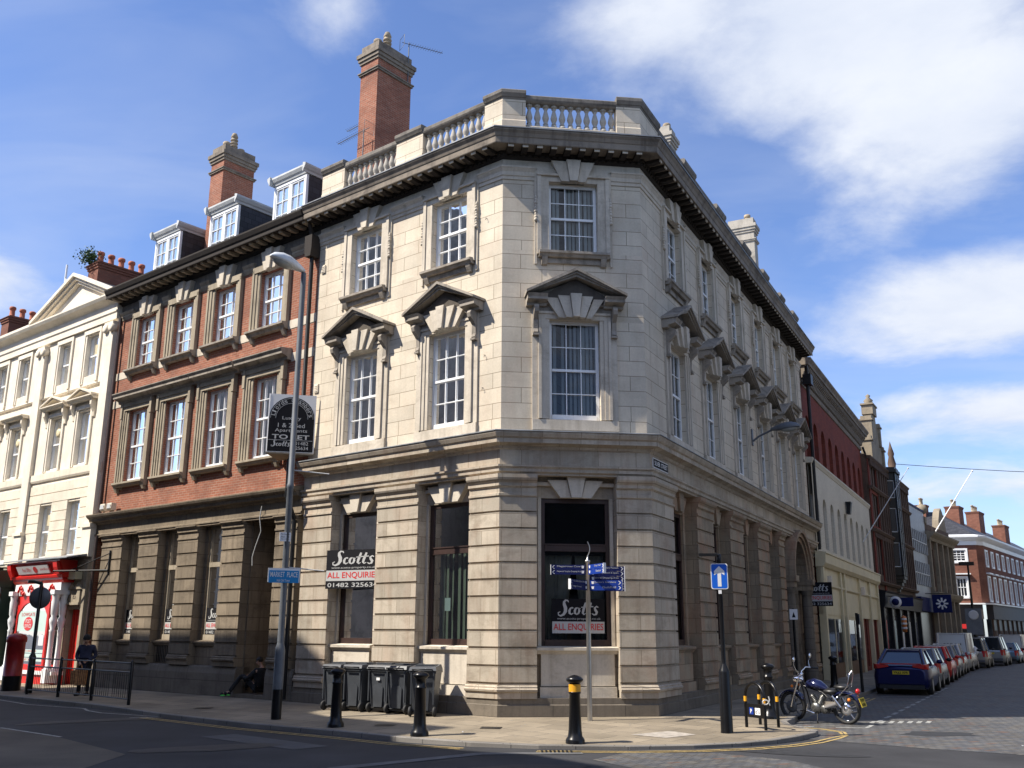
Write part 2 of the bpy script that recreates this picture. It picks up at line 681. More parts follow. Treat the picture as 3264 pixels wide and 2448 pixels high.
TXT = {}


def text(body, mat, parent, origin, xdir, updir, w, h, nrm, shear=0., bold=0., align='fit', world=True, name='lettering', lift=.004):
    """flat lettering fitted in a box w x h whose lower left corner is origin"""
    key = (body, round(shear, 2), round(bold, 3))
    if key not in TXT:
        cu = bpy.data.curves.new('t', 'FONT')
        cu.body = body
        cu.shear = shear
        cu.offset = bold
        cu.extrude = 0
        cu.resolution_u = 3
        ob = bpy.data.objects.new('t', cu)
        COL.objects.link(ob)
        bpy.context.view_layer.update()
        me = bpy.data.meshes.new_from_object(ob.evaluated_get(bpy.context.evaluated_depsgraph_get()))
        vs = [v.co.copy() for v in me.vertices]
        fs = [tuple(p.vertices) for p in me.polygons]
        bpy.data.objects.remove(ob)
        bpy.data.curves.remove(cu)
        bpy.data.meshes.remove(me)
        TXT[key] = (vs, fs)
    vs, fs = TXT[key]
    x0, x1 = min(v.x for v in vs), max(v.x for v in vs)
    y0, y1 = min(v.y for v in vs), max(v.y for v in vs)
    sx, sy = w / (x1 - x0), h / (y1 - y0)
    origin = Vector(origin)
    xd, ud, nn = Vector(xdir).normalized(), Vector(updir).normalized(), Vector(nrm).normalized()
    mb = MB()
    mb.add([origin + xd * ((v.x - x0) * sx) + ud * ((v.y - y0) * sy) + nn * lift for v in vs], fs)
    return mb.build(name, mat, parent, world, recalc=False)


def script_scotts(mat, parent, origin, xdir, updir, w, h, nrm, world=True, lift=.004):
    """brush-script word drawn with tapering strokes; unit box 10 x 4"""
    S = [
        [(2.55, 3.35, .10), (2.35, 3.75, .16), (1.9, 3.8, .2), (1.55, 3.4, .26), (1.6, 2.8, .34), (1.85, 2.1, .38), (1.85, 1.3, .36), (1.45, .6, .28), (.8, .25, .2), (.3, .45, .14), (.25, .95, .12), (.7, 1.2, .08)],
        [(3.55, 1.95, .16), (3.3, 2.15, .14), (2.95, 1.95, .2), (2.7, 1.4, .26), (2.75, .85, .24), (3.1, .6, .16), (3.6, .9, .08)],
        [(4.5, 2.1, .14), (4.1, 1.95, .22), (3.9, 1.4, .26), (3.95, .85, .22), (4.3, .6, .14), (4.7, .85, .2), (4.9, 1.4, .24), (4.8, 1.95, .18), (4.5, 2.1, .12), (5.2, 1.9, .07)],
        [(6.35, 3.3, .2), (6.1, 2.5, .26), (5.8, 1.6, .27), (5.65, .9, .24), (5.9, .58, .15), (6.3, .85, .08)],
        [(5.3, 2.2, .10), (6.5, 2.32, .13), (8.0, 2.4, .12)],
        [(7.5, 3.3, .2), (7.25, 2.5, .26), (6.95, 1.6, .27), (6.8, .9, .24), (7.05, .58, .15), (7.5, .85, .08)],
        [(9.1, 2.2, .12), (8.75, 2.45, .16), (8.3, 2.1, .22), (8.45, 1.6, .28), (8.75, 1.15, .28), (8.6, .65, .22), (8.1, .5, .14), (7.75, .8, .12)]]
    origin = Vector(origin)
    xd, ud, nn = Vector(xdir).normalized(), Vector(updir).normalized(), Vector(nrm).normalized()
    mb = MB()
    for st in S:
        k = len(st)
        lft, rgt = [], []
        for i, (x, y, r) in enumerate(st):
            a, b = st[max(0, i - 1)], st[min(k - 1, i + 1)]
            t = Vector((b[0] - a[0], b[1] - a[1])).normalized()
            nx, ny = -t.y, t.x
            lft.append((x + nx * r, y + ny * r))
            rgt.append((x - nx * r, y - ny * r))
        for i in range(k - 1):
            q = [lft[i], lft[i + 1], rgt[i + 1], rgt[i]]
            mb.quad(*[origin + xd * (p[0] / 9.8 * w) + ud * (p[1] / 4.0 * h) + nn * lift for p in q])
    return mb.build('lettering', mat, parent, world, recalc=False)


# ------------------------------------------------------------------ plan
AX, AY = -0.283, 21.854
FL = Fr(AX, AY, -50.5, 219.5)                     # Market Place side, u grows to the left
FC = Fr(AX, AY, 83.0, 173.0)                      # chamfer
CW = 3.57
BX, BY = AX + CW * math.sin(R(83)), AY + CW * math.cos(R(83))
FR_ = Fr(BX, BY, 27.3, 117.3)                     # Silver Street side, u grows away


def plan_path(uL, uR, uC0=None, uC1=None, left=True, right=True):
    """mitred path. uL on the left facade -> A -> B -> uR on the right facade"""
    pts = []
    if left:
        pts.append((FL.P(uL, 0, 0), FL.n))
        pts.append((FL.P(0, 0, 0), (FL.n + FC.n) / (1 + FL.n.dot(FC.n))))
        if not right:
            pts.append((FC.P(uC1, 0, 0), FC.n))
            return pts
    else:
        pts.append((FC.P(uC0, 0, 0), FC.n))
    pts.append((FR_.P(0, 0, 0), (FC.n + FR_.n) / (1 + FC.n.dot(FR_.n))))
    pts.append((FR_.P(uR, 0, 0), FR_.n))
    return pts


def straight(fr, u0, u1):
    return [(fr.P(u0, 0, 0), fr.n), (fr.P(u1, 0, 0), fr.n)]


def wall(mb, fr, u0, u1, z0, z1, n, holes, depth):
    """flat wall at n with rectangular holes [(a,b,c,d)] and reveals of the given depth"""
    us = sorted({u0, u1, *[h[0] for h in holes], *[h[1] for h in holes]})
    zs = sorted({z0, z1, *[h[2] for h in holes], *[h[3] for h in holes]})
    for i in range(len(us) - 1):
        for j in range(len(zs) - 1):
            cu, cz = (us[i] + us[i + 1]) / 2, (zs[j] + zs[j + 1]) / 2
            if any(h[0] < cu < h[1] and h[2] < cz < h[3] for h in holes):
                continue
            mb.quad(fr.P(us[i], n, zs[j]), fr.P(us[i + 1], n, zs[j]), fr.P(us[i + 1], n, zs[j + 1]), fr.P(us[i], n, zs[j + 1]))
    for a, b, c, d in holes:
        mb.quad(fr.P(a, n, c), fr.P(a, n - depth, c), fr.P(a, n - depth, d), fr.P(a, n, d))
        mb.quad(fr.P(b, n, c), fr.P(b, n - depth, c), fr.P(b, n - depth, d), fr.P(b, n, d))
        mb.quad(fr.P(a, n, c), fr.P(b, n, c), fr.P(b, n - depth, c), fr.P(a, n - depth, c))
        mb.quad(fr.P(a, n, d), fr.P(b, n, d), fr.P(b, n - depth, d), fr.P(a, n - depth, d))


def sash(fr, u0, u1, z0, z1, n, cols, rows, mat, parent, bar=.022, frame=.075, sill=.0, mid=True, name='sash'):
    mb = MB()
    mb.box(fr, u0, u0 + frame, n - .06, n, z0, z1)
    mb.box(fr, u1 - frame, u1, n - .06, n, z0, z1)
    mb.box(fr, u0 + frame, u1 - frame, n - .06, n, z1 - frame, z1)
    mb.box(fr, u0 + frame, u1 - frame, n - .06, n + .02, z0, z0 + frame + sill)
    zm = (z0 + z1) / 2
    if mid:
        mb.box(fr, u0 + frame, u1 - frame, n - .07, n + .012, zm - .03, zm + .03)
    a, b = u0 + frame, u1 - frame
    for i in range(1, cols):
        x = a + (b - a) * i / cols
        mb.box(fr, x - bar / 2, x + bar / 2, n - .045, n - .008, z0 + frame, z1 - frame)
    for j in range(1, rows):
        z = z0 + frame + (z1 - z0 - 2 * frame) * j / rows
        if mid and abs(z - zm) < .1:
            continue
        mb.box(fr, a, b, n - .042, n - .01, z - bar / 2, z + bar / 2)
    return mb.build(name, mat, parent)


def pane(fr, u0, u1, z0, z1, n, parent, mat=None):
    mb = MB()
    mb.quad(fr.P(u0, n, z0), fr.P(u1, n, z0), fr.P(u1, n, z1), fr.P(u0, n, z1))
    return mb.build('pane', mat or M_GLASS, parent, recalc=False)


def blind(fr, u0, u1, z0, z1, n, parent, mat=None, step=.11, cover=.72, wavy=0., drop=0.):
    mb = MB()
    u = u0
    i = 0
    br = random.Random(int(abs(u0 * 137 + z0 * 31)))
    while u < u1 - .02:
        w = min(step * cover * br.uniform(.75, 1.15), u1 - u)
        dn = wavy * math.sin(i * 1.9)
        tw = br.uniform(.015, .06)
        if br.random() > .06:
            mb.quad(fr.P(u, n + dn, z0 + drop), fr.P(u + w, n + dn - tw, z0 + drop), fr.P(u + w, n + dn - tw, z1), fr.P(u, n + dn, z1))
        u += step
        i += 1
    return mb.build('blind', mat or M_BLIND, parent, recalc=False)


def darkroom(fr, u0, u1, z0, z1, n, parent, depth=1.6):
    mb = MB()
    a, b = n, n - depth
    mb.quad(fr.P(u0, b, z0), fr.P(u1, b, z0), fr.P(u1, b, z1), fr.P(u0, b, z1))
    mb.quad(fr.P(u0, a, z0), fr.P(u0, b, z0), fr.P(u0, b, z1), fr.P(u0, a, z1))
    mb.quad(fr.P(u1, a, z0), fr.P(u1, b, z0), fr.P(u1, b, z1), fr.P(u1, a, z1))
    mb.quad(fr.P(u0, a, z0), fr.P(u1, a, z0), fr.P(u1, b, z0), fr.P(u0, b, z0))
    mb.quad(fr.P(u0, a, z1), fr.P(u1, a, z1), fr.P(u1, b, z1), fr.P(u0, b, z1))
    return mb.build('room', M_DARKIN, parent, recalc=False)

# ------------------------------------------------------------------ corner stone building
GROOVES = [.69, 1.06, 1.44, 1.81, 2.18, 2.55, 2.92, 3.29, 3.67, 4.05, 4.42]


def pil_profile(back=-.38, f=-.03, top=5.26, base=.37, cap=4.76, grooves=GROOVES):
    p = [(back, base), (f + .03, base), (f + .03, base + .13), (f + .07, base + .15), (f + .08, base + .19), (f + .05, base + .22), (f + .05, base + .25), (f + .02, base + .28), (f + .02, grooves[0] - .02)]
    for g in grooves:
        p += [(f, g - .022), (f - .045, g - .022), (f - .045, g + .022), (f, g + .022)]
    p += [(f, cap), (f + .03, cap + .02), (f + .03, cap + .07), (f, cap + .08), (f, cap + .2), (f + .05, cap + .24), (f + .05, cap + .31), (f + .11, cap + .38), (f + .13, cap + .42), (f + .13, top), (back, top)]
    return p


SB = thing('stone_building', 'cream stone corner building with chamfered corner, balustrade and pedimented windows, ground floor in banded blocks', 'building', (AX, AY, 0))
UPC = [2.6, 5.8, 9.15, 12.3, 15.2, 18.05]
LPC = [1.79, 4.93]
CPC = 1.80
GRC = [2.67, 6.05, 9.4, 12.72]
ROFF = 20.0


def stone_body():
    w = MB()
    tA, tB = .43, .528
    hl = [(c - .61, c + .61, zb, zt) for c in LPC for zb, zt in ((10.8, 12.64), (6.6, 9.05))]
    wall(w, FL, .1 * tA, 7.0, 6.2, 13.0, -.1, hl, .26)
    hc = [(CPC - .62, CPC + .62, zb, zt) for zb, zt in ((10.8, 12.64), (6.6, 9.05))]
    wall(w, FC, .1 * tA, CW - .1 * tB, 6.2, 13.0, -.1, hc, .26)
    hr = [(c - .61, c + .61, zb, zt) for c in UPC for zb, zt in ((10.8, 12.64), (6.6, 9.05))]
    wall(w, FR_, .1 * tB, ROFF, 6.2, 13.0, -.1, hr, .26)
    # return and back, closed off
    for fr, u in ((FL, 7.0), (FR_, ROFF)):
        w.quad(fr.P(u, -.1, 0), fr.P(u, -9, 0), fr.P(u, -9, 13.9), fr.P(u, -.1, 13.9))
    w.quad(FL.P(7, -9, 0), FR_.P(ROFF, -9, 0), FR_.P(ROFF, -9, 13.9), FL.P(7, -9, 13.9))
    w.box(FR_, ROFF, ROFF + .75, -1.5, -.38, 0, 12.4)
    w.build('wall', M_UP, SB)
    g = MB()
    wall(g, FL, .36 * tA, 7.0, 0, 5.3, -.36, [(1.13, 2.53, 1.47, 4.77), (4.38, 5.72, 1.47, 4.77)], .22)
    wall(g, FC, .36 * tA, CW - .36 * tB, 0, 5.3, -.36, [(1.02, 2.62, 1.47, 4.78)], .22)
    g.build('ground_floor_wall', M_GF, SB)
    g = MB()
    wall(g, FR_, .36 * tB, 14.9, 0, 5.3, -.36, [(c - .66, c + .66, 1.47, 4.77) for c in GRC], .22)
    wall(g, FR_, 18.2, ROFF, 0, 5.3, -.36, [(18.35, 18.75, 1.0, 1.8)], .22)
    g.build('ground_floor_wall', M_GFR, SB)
    # plinth
    pl = MB()
    pp = [(-.5, -.2), (0.0, -.2), (0, .235), (-.03, .25), (-.03, .38), (-.5, .38)]
    pl.sweep(plan_path(7.02, 14.9), pp)
    pl.sweep(straight(FR_, 18.2, ROFF), pp)
    pl.build('plinth', M_PLIN, SB)
    # string entablature
    en = MB()
    pe = [(-.5, 5.26), (-.02, 5.26), (-.02, 5.30), (.03, 5.33), (.03, 5.40), (.07, 5.44), (.07, 5.485), (-.04, 5.50), (-.04, 5.84), (.0, 5.87), (.03, 5.92), (.11, 5.95), (.20, 5.97), (.20, 6.07), (.24, 6.10), (.28, 6.18), (.28, 6.225), (-.1, 6.30), (-.5, 6.30)]
    en.sweep(plan_path(7.03, ROFF + .75), pe)
    en.build('string_course', M_GF, SB)
    led = MB()
    led.sweep(plan_path(7.04, ROFF + .75), [(-.09, 6.303), (.285, 6.232), (.305, 6.222), (.305, 6.24), (.285, 6.252), (-.09, 6.325)])
    led.build('lead_flashing', M_LEAD, SB)
    fz = MB()
    fz.sweep(plan_path(7.0, ROFF), [(-.3, 13.0), (-.085, 13.0), (-.085, 13.19), (-.3, 13.19)])
    fz.build('frieze', M_DR, SB)
 
    class _B:
        def sweep(self, p, q):
            MB().sweep(p, q).build('moulded_band', M_DR, SB)
    bd = _B()
    bp = [(-.2, 12.64), (-.07, 12.66), (-.07, 12.74), (-.045, 12.76), (-.045, 12.86), (.0, 12.93), (.02, 12.95), (.02, 12.99), (-.09, 13.01), (-.2, 13.01)]
    lp = plan_path(.82, 0, 0, .83, True, False)
    bd.sweep([(FL.P(.82, 0, 0), FL.n), lp[1], (FC.P(.83, 0, 0), FC.n)], bp)
    bd.sweep([(FC.P(2.77, 0, 0), FC.n), plan_path(0, 1, 0, 1, False)[1], (FR_.P(UPC[0] - .97, 0, 0), FR_.n)], bp)
    bd.sweep(straight(FL, LPC[0] + .97, LPC[1] - .97), bp)
    bd.sweep(straight(FL, LPC[1] + .97, 7.0), bp)
    for a, b in zip(UPC, UPC[1:] + [ROFF + .9]):
        bd.sweep(straight(FR_, a + .97, b - .97), bp)
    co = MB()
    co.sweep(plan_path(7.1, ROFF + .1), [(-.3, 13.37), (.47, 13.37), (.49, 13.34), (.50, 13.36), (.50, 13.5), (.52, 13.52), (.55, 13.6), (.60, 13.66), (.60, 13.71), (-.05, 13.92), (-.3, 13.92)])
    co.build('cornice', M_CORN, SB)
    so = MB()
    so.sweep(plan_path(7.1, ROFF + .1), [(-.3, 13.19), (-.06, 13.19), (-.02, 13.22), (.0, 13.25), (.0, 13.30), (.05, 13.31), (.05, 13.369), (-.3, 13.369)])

    tip_objs = []

    def mods(fr, a, b):
        tips = MB()
        k = round((b - a) / .37)
        st = (b - a) / k
        for i in range(k):
            u = a + (i + .5) * st
            so.uz  # noqa
            so.nz(fr, [(.05, 13.29), (.20, 13.265), (.40, 13.30), (.42, 13.368), (.05, 13.368)], u - .075, u + .075)
            tips.box(fr, u - .07, u + .07, .421, .45, 13.285, 13.364)
        k = round((b - a) / .155)
        st = (b - a) / k
        for i in range(k):
            u = a + (i + .5) * st
            so.box(fr, u - .045, u + .045, 0, .045, 13.235, 13.298)
        tip_objs.append(tips.build('bracket_tips', M_DR, SB))
    mods(FL, .0, 7.1)
    mods(FC, .0, CW)
    mods(FR_, .0, ROFF)
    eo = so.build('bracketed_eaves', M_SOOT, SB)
    for q in tip_objs:
        merge(eo, q)
    le = MB()
    le.sweep(plan_path(7.1, ROFF + .1), [(.3, 13.815), (.60, 13.713), (.625, 13.70), (.625, 13.73), (.60, 13.745), (.3, 13.84)])
    le.build('lead_edge', M_LEAD, SB)
    rf = MB()
    rf.quad(FL.P(0, -.1, 13.9), FL.P(7, -.1, 13.9), FL.P(7, -9, 13.9), FR_.P(ROFF, -9, 13.9), FR_.P(ROFF, -.1, 13.9), FR_.P(0, -.1, 13.9))
    rf.build('roof', M_LEAD, SB, recalc=False)
    # pilasters
    P0 = pil_profile()
    nc = lambda: None
    a_m = plan_path(1, 1)[1]
    b_m = plan_path(1, 1)[2]
    MB().sweep([(FL.P(.93, 0, 0), FL.n), a_m, (FC.P(.87, 0, 0), FC.n)], P0).build('pilaster', M_GF, SB)
    MB().sweep([(FC.P(2.73, 0, 0), FC.n), b_m, (FR_.P(1.65, 0, 0), FR_.n)], P0).build('pilaster', M_GF, SB)
    for u0, u1 in ((2.6, 4.05), (5.8, 6.95)):
        MB().sweep(straight(FL, u0, u1), P0).build('pilaster', M_GF, SB)
    for u0, u1 in ((3.6, 5.15), (6.9, 8.45), (10.3, 11.9), (13.4, 14.3), (18.85, 19.85)):
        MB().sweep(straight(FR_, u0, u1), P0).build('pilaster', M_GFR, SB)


stone_body()


def key_stones(mb, fr, c, z0, z1, n, w, k=3, lift=.0):
    """fan of k wedge stones"""
    mid = k // 2
    for i in range(k):
        t = i - mid
        wt, wb = w * 1.0, w * .68
        xb0, xb1 = c + (t - .5) * wb * 1.02, c + (t + .5) * wb * .98
        xt0, xt1 = c + (t - .5) * wt * 1.25, c + (t + .5) * wt * 1.2
        top = z1 - abs(t) * lift
        nn = n + (.09 if t == 0 else (.02 if abs(t) == 1 else -.05))
        mb.uz(fr, [(xb0 + .006, z0), (xb1 - .006, z0), (xt1 - .006, top), (xt0 + .006, top)], n - .18, nn)


def garland(mb, fr, u, z0, z1, n):
    z = z1
    i = 0
    mb.box(fr, u - .012, u + .012, n, n + .03, z1, z1 + .08)
    while z > z0:
        r = .035 + .018 * ((i * 7) % 3) / 2
        p = fr.P(u, n + .02, z)
        mb.ellip(p, r, r, .05, 6, 4)
        z -= .075
        i += 1


def upper_window_2(fr, c, hw=.61, orn=True):
    w = MB()
    z0, z1 = 10.8, 12.64
    for s in (-1, 1):
        a, b = sorted((c + s * (hw + .004), c + s * (hw + .30)))
        w.box(fr, a, b, -.098, -.03, z0 - .1, z1)
        a, b = sorted((c + s * (hw + .20), c + s * (hw + .30)))
        w.box(fr, a, b, -.029, .0, z0 - .1, z1 + .14)
        a, b = sorted((c + s * (hw + .302), c + s * (hw + .36)))
        w.box(fr, a, b, -.098, -.055, z0 - .35, 12.95)
    w.box(fr, c - hw - .30, c + hw + .30, -.098, -.032, z1 + .003, z1 + .14)
    w.box(fr, c - hw - .30, c + hw + .30, -.098, .03, z1 + .143, z1 + .2)
    w.box(fr, c - hw - .30, c + hw + .30, -.098, -.06, z1 + .203, 12.99)
    if orn:
        for s in (-1, 1):
            garland(w, fr, c + s * (hw + .33), 11.55, 12.2, -.05)
    o = w.build('window', M_DR, SB)
    k = MB()
    key_stones(k, fr, c, z1 - .0, 13.2, .02, .30, 3, .02)
    k.build('keystone', M_DR, o)
    s_ = MB()
    s_.nz(fr, [(-.1, 10.62), (.04, 10.62), (.08, 10.68), (.12, 10.70), (.12, 10.76), (-.1, 10.80)], c - hw - .26, c + hw + .26)
    for s in (-1, 1):
        s_.nz(fr, [(-.1, 10.42), (-.03, 10.44), (.03, 10.56), (.05, 10.619), (-.1, 10.619)], c + s * (hw + .12) - .07, c + s * (hw + .12) + .07)
    s_.box(fr, c - hw - .1, c + hw + .1, -.1, -.04, 10.48, 10.618)
    s_.build('sill', M_PEDI, o)
    sash(fr, c - hw, c + hw, z0, z1, -.22, 3, 4, M_WHITE, o)
    pane(fr, c - hw + .05, c + hw - .05, z0 + .05, z1 - .05, -.262, o)
    blind(fr, c - hw + .03, c + hw - .03, z0, z1, -.34, o, None, .10, .74, .008)
    return o


def pediment(fr, c, parent, hw=1.22, zb=9.42, za=10.25, nf=.36, mat=None):
    mb = MB()
    # end returns of the horizontal cornice, leaving the middle open
    prof = [(-.1, zb - .08), (.06, zb - .08), (.08, zb - .02), (.20, zb), (nf - .09, zb + .02), (nf - .09, zb + .08), (nf - .04, zb + .15), (-.1, zb + .15)]
    for s in (-1, 1):
        a, b = sorted((c + s * (hw - .04), c + s * (hw - .52)))
        mb.nz(fr, prof, a, b)
    # raking cornices, three steps
    for s in (-1, 1):
        for t0, t1, nn in ((0, .075, nf), (.077, .135, nf - .05), (.137, .20, nf - .10)):
            e = c + s * hw
            q = [(e, zb + .155 - t0 + .06), (c, za - t0), (c, za - t1), (e, zb + .155 - t1 + .06)]
            q = [(x, max(z, zb + .151) if abs(x - e) < 1e-6 else z) for x, z in q]
            if abs(q[0][1] - q[3][1]) < 1e-4:
                q = q[:3]
            mb.uz(fr, q, -.1, nn)
    o = mb.build('pediment', mat or M_PEDI, parent)
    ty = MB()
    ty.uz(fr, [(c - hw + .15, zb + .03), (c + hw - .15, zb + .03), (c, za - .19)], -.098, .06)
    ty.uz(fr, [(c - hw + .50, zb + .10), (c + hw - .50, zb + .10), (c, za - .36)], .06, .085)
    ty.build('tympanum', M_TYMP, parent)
    return o


def console(mb, fr, u, z0, z1, w=.11, n0=-.05):
    n = n0
    pts = [(n, z0), (n + .06, z0), (n + .09, z0 + .03), (n + .07, z0 + .07), (n + .05, z0 + .12), (n + .07, z0 + .34), (n + .15, z0 + .42), (n + .24, z0 + .50), (n + .27, z0 + .60), (n + .22, z1), (n, z1)]
    mb.nz(fr, pts, u - w / 2, u + w / 2)
    mb.box(fr, u - w / 2 - .02, u + w / 2 + .02, n, n + .11, z0 - .05, z0 - .003)


def upper_window_1(fr, c, hw=.61):
    w = MB()
    z0, z1 = 6.6, 9.05
    for s in (-1, 1):
        for a_, b_, nn in ((.004, .10, -.05), (.102, .20, -.025), (.202, .27, .0)):
            a, b = sorted((c + s * (hw + a_), c + s * (hw + b_)))
            w.box(fr, a, b, -.098, nn, z0 - .0, z1)
        a, b = sorted((c + s * (hw + .272), c + s * (hw + .42)))
        w.box(fr, a, b, -.098, -.05, z0 - .02, 9.36)
    w.box(fr, c - hw - .27, c + hw + .27, -.098, -.03, z1 + .003, z1 + .12)
    w.box(fr, c - hw - .27, c + hw + .27, -.098, .0, z1 + .122, z1 + .18)
    w.box(fr, c - hw - .42, c + hw + .42, -.098, -.02, 6.33, z0 - .022)
    o = w.build('window', M_DR, SB)
    e = MB()
    e.box(fr, c - hw - .27, c + hw + .27, -.098, -.035, z1 + .183, 9.38)
    e.box(fr, c - hw - .35, c + hw + .35, -.098, .04, 9.382, 9.44)
    for s in (-1, 1):
        console(e, fr, c + s * (hw + .345), 8.66, 9.34)
    e.build('console', M_PEDI, o)
    pediment(fr, c, o)
    k = MB()
    key_stones(k, fr, c, z1 + .0, 9.63, .15, .235, 5, .045)
    k.build('keystone', M_DR, o)
    sash(fr, c - hw, c + hw, z0, z1, -.22, 3, 4, M_WHITE, o, sill=.06)
    pane(fr, c - hw + .05, c + hw - .05, z0 + .05, z1 - .05, -.262, o)
    blind(fr, c - hw + .03, c + hw - .03, z0, z1, -.34, o, None, .10, .74, .008)
    return o


for fr_, cs in ((FL, LPC), (FC, [CPC]), (FR_, UPC)):
    for c_ in cs:
        upper_window_2(fr_, c_)
        upper_window_1(fr_, c_)


def gf_window(fr, c, hw, z0=1.47, z1=4.77, parent=SB, tz=3.64, mat=M_DR, key=True, sillw=.13):
    w = MB()
    # stone sill and apron
    w.nz(fr, [(-.36, 1.30), (-.22, 1.30), (-.18, 1.36), (-.14, 1.38), (-.14, 1.44), (-.36, 1.468)], c - hw - sillw, c + hw + sillw)
    w.box(fr, c - hw - .03, c + hw + .03, -.36, -.22, .62, 1.298)
    w.box(fr, c - hw - .06, c + hw + .06, -.36, -.16, .38, .6)
    w.box(fr, c - hw - .08, c - hw - .004, -.358, -.33, 1.47, 4.79)
    w.box(fr, c + hw + .004, c + hw + .08, -.358, -.33, 1.47, 4.79)
    o = w.build('window', mat, parent)
    if key:
        k = MB()
        key_stones(k, fr, c, z1 + .01, 5.255, -.22, .36, 3, .07)
        k.box(fr, c - hw - .12, c - .34, -.36, -.27, 5.06, 5.14)
        k.box(fr, c + .34, c + hw + .12, -.36, -.27, 5.06, 5.14)
        k.build('keystone', mat, o)
    f = MB()
    n = -.40
    fw_ = .09
    f.box(fr, c - hw, c - hw + fw_, n - .08, n, z0, z1)
    f.box(fr, c + hw - fw_, c + hw, n - .08, n, z0, z1)
    f.box(fr, c - hw + fw_, c + hw - fw_, n - .08, n, z1 - fw_, z1)
    f.box(fr, c - hw + fw_, c + hw - fw_, n - .08, n + .03, z0, z0 + .14)
    f.box(fr, c - hw + fw_, c + hw - fw_, n - .08, n + .02, tz - .07, tz + .07)
    f.box(fr, c - hw + fw_, c + hw - fw_, n - .08, n + .04, tz + .071, tz + .1)
    f.build('frame', M_BROWN, o)
    pane(fr, c - hw + .05, c + hw - .05, z0 + .1, z1 - .05, n - .05, o, M_GLASSG)
    darkroom(fr, c - hw - .3, c + hw + .3, z0 - .1, z1 + .05, n - .1, o)
    return o


GW = {}
GW['LA'] = gf_window(FL, 1.83, .70)
blind(FL, 1.15, 2.5, 1.55, 3.6, -.62, GW['LA'], M_GREENB, .13, .8, .02)
MB().box(FL, 1.90, 2.08, -.505, -.50, 2.25, 2.55).build('notice', M_PALE, GW['LA'])
GW['LB'] = gf_window(FL, 5.05, .67)
GW['C'] = gf_window(FC, 1.82, .80)
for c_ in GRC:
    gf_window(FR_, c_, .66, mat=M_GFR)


def chamfer_curtains():
    w = GW['C']
    mb = MB()
    for s, a in ((-1, 1.10), (1, 2.54)):
        for i in range(9):
            u0 = a + (-s) * i * .06
            u1 = a + (-s) * (i + 1) * .06
            sh = .12 * math.sin(i * 1.4)
            top = 3.5
            mb.quad(FC.P(u0, -.72 + sh * .5, 1.6), FC.P(u1, -.72 - sh * .5, 1.6), FC.P(u1 - s * .15, -.72 - sh * .4, top), FC.P(u0, -.72 + sh * .4, top))
    mb.build('curtain', M_CURT, w, recalc=False)


chamfer_curtains()


def enquiries_poster(fr, u0, z0, w, parent, n, flip=1, world=True, num=True, name='poster', ratio=.78):
    """black board: brush script name, web address, ALL ENQUIRIES on a pale band, phone. flip=-1 when reading direction is -u"""
    h = w * ratio
    xd = fr.d * flip
    o0 = fr.P(u0, n, z0)
    up_ = Vector((0, 0, 1))
    nn = fr.n
    mb = MB()

    def bx(a, b, c, d, t0, t1):
        pts = []
        for t in (t0, t1):
            pts.append([o0 + xd * x + up_ * z + nn * t for x, z in ((a, c), (b, c), (b, d), (a, d))])
        mb.prism(pts[0], pts[1])
    bx(0, w, 0 if num else h * .2, h, 0, .012)
    o = mb.build(name, M_SBLK, parent, world)
    b2 = MB()
    pts = [[o0 + xd * x + up_ * z + nn * t for x, z in ((0.01, h * .2), (w - .01, h * .2), (w - .01, h * .47), (.01, h * .47))] for t in (.0125, .016)]
    b2.prism(pts[0], pts[1])
    b2.build('pale_band', M_SIL, o, world)
    script_scotts(M_SIL, o, o0 + xd * w * .10 + up_ * h * .575 + nn * .012, xd, up_, w * .84, h * .41, nn, world)
    text('www.scotts-property.co.uk', M_SIL, o, o0 + xd * w * .1 + up_ * h * .50 + nn * .012, xd, up_, w * .82, h * .065, nn, world=world)
    text('ALL ENQUIRIES', M_SRED, o, o0 + xd * w * .03 + up_ * h * .245 + nn * .016, xd, up_, w * .94, h * .18, nn, bold=.01, world=world)
    if num:
        text('01482 325634', M_SIL, o, o0 + xd * w * .04 + up_ * h * .04 + nn * .012, xd, up_, w * .92, h * .11, nn, bold=.01, world=world)
    return o


p_ = enquiries_poster(FC, 1.27, 1.56, 1.22, None, -.445, 1, num=False, name='letting_poster')
tag(p_, 'dark poster with brush script name standing inside the chamfered corner window', 'poster')

# ---- balustrade
bal_prof = [(.055, 0), (.085, 0), (.085, .07), (.06, .075), (.045, .11), (.07, .13), (.045, .16), (.058, .2), (.082, .27), (.085, .32), (.06, .42), (.04, .5), (.038, .53), (.06, .55), (.04, .57), (.05, .59), (.08, .595), (.08, .65), (.0, .65)]
BALM = None


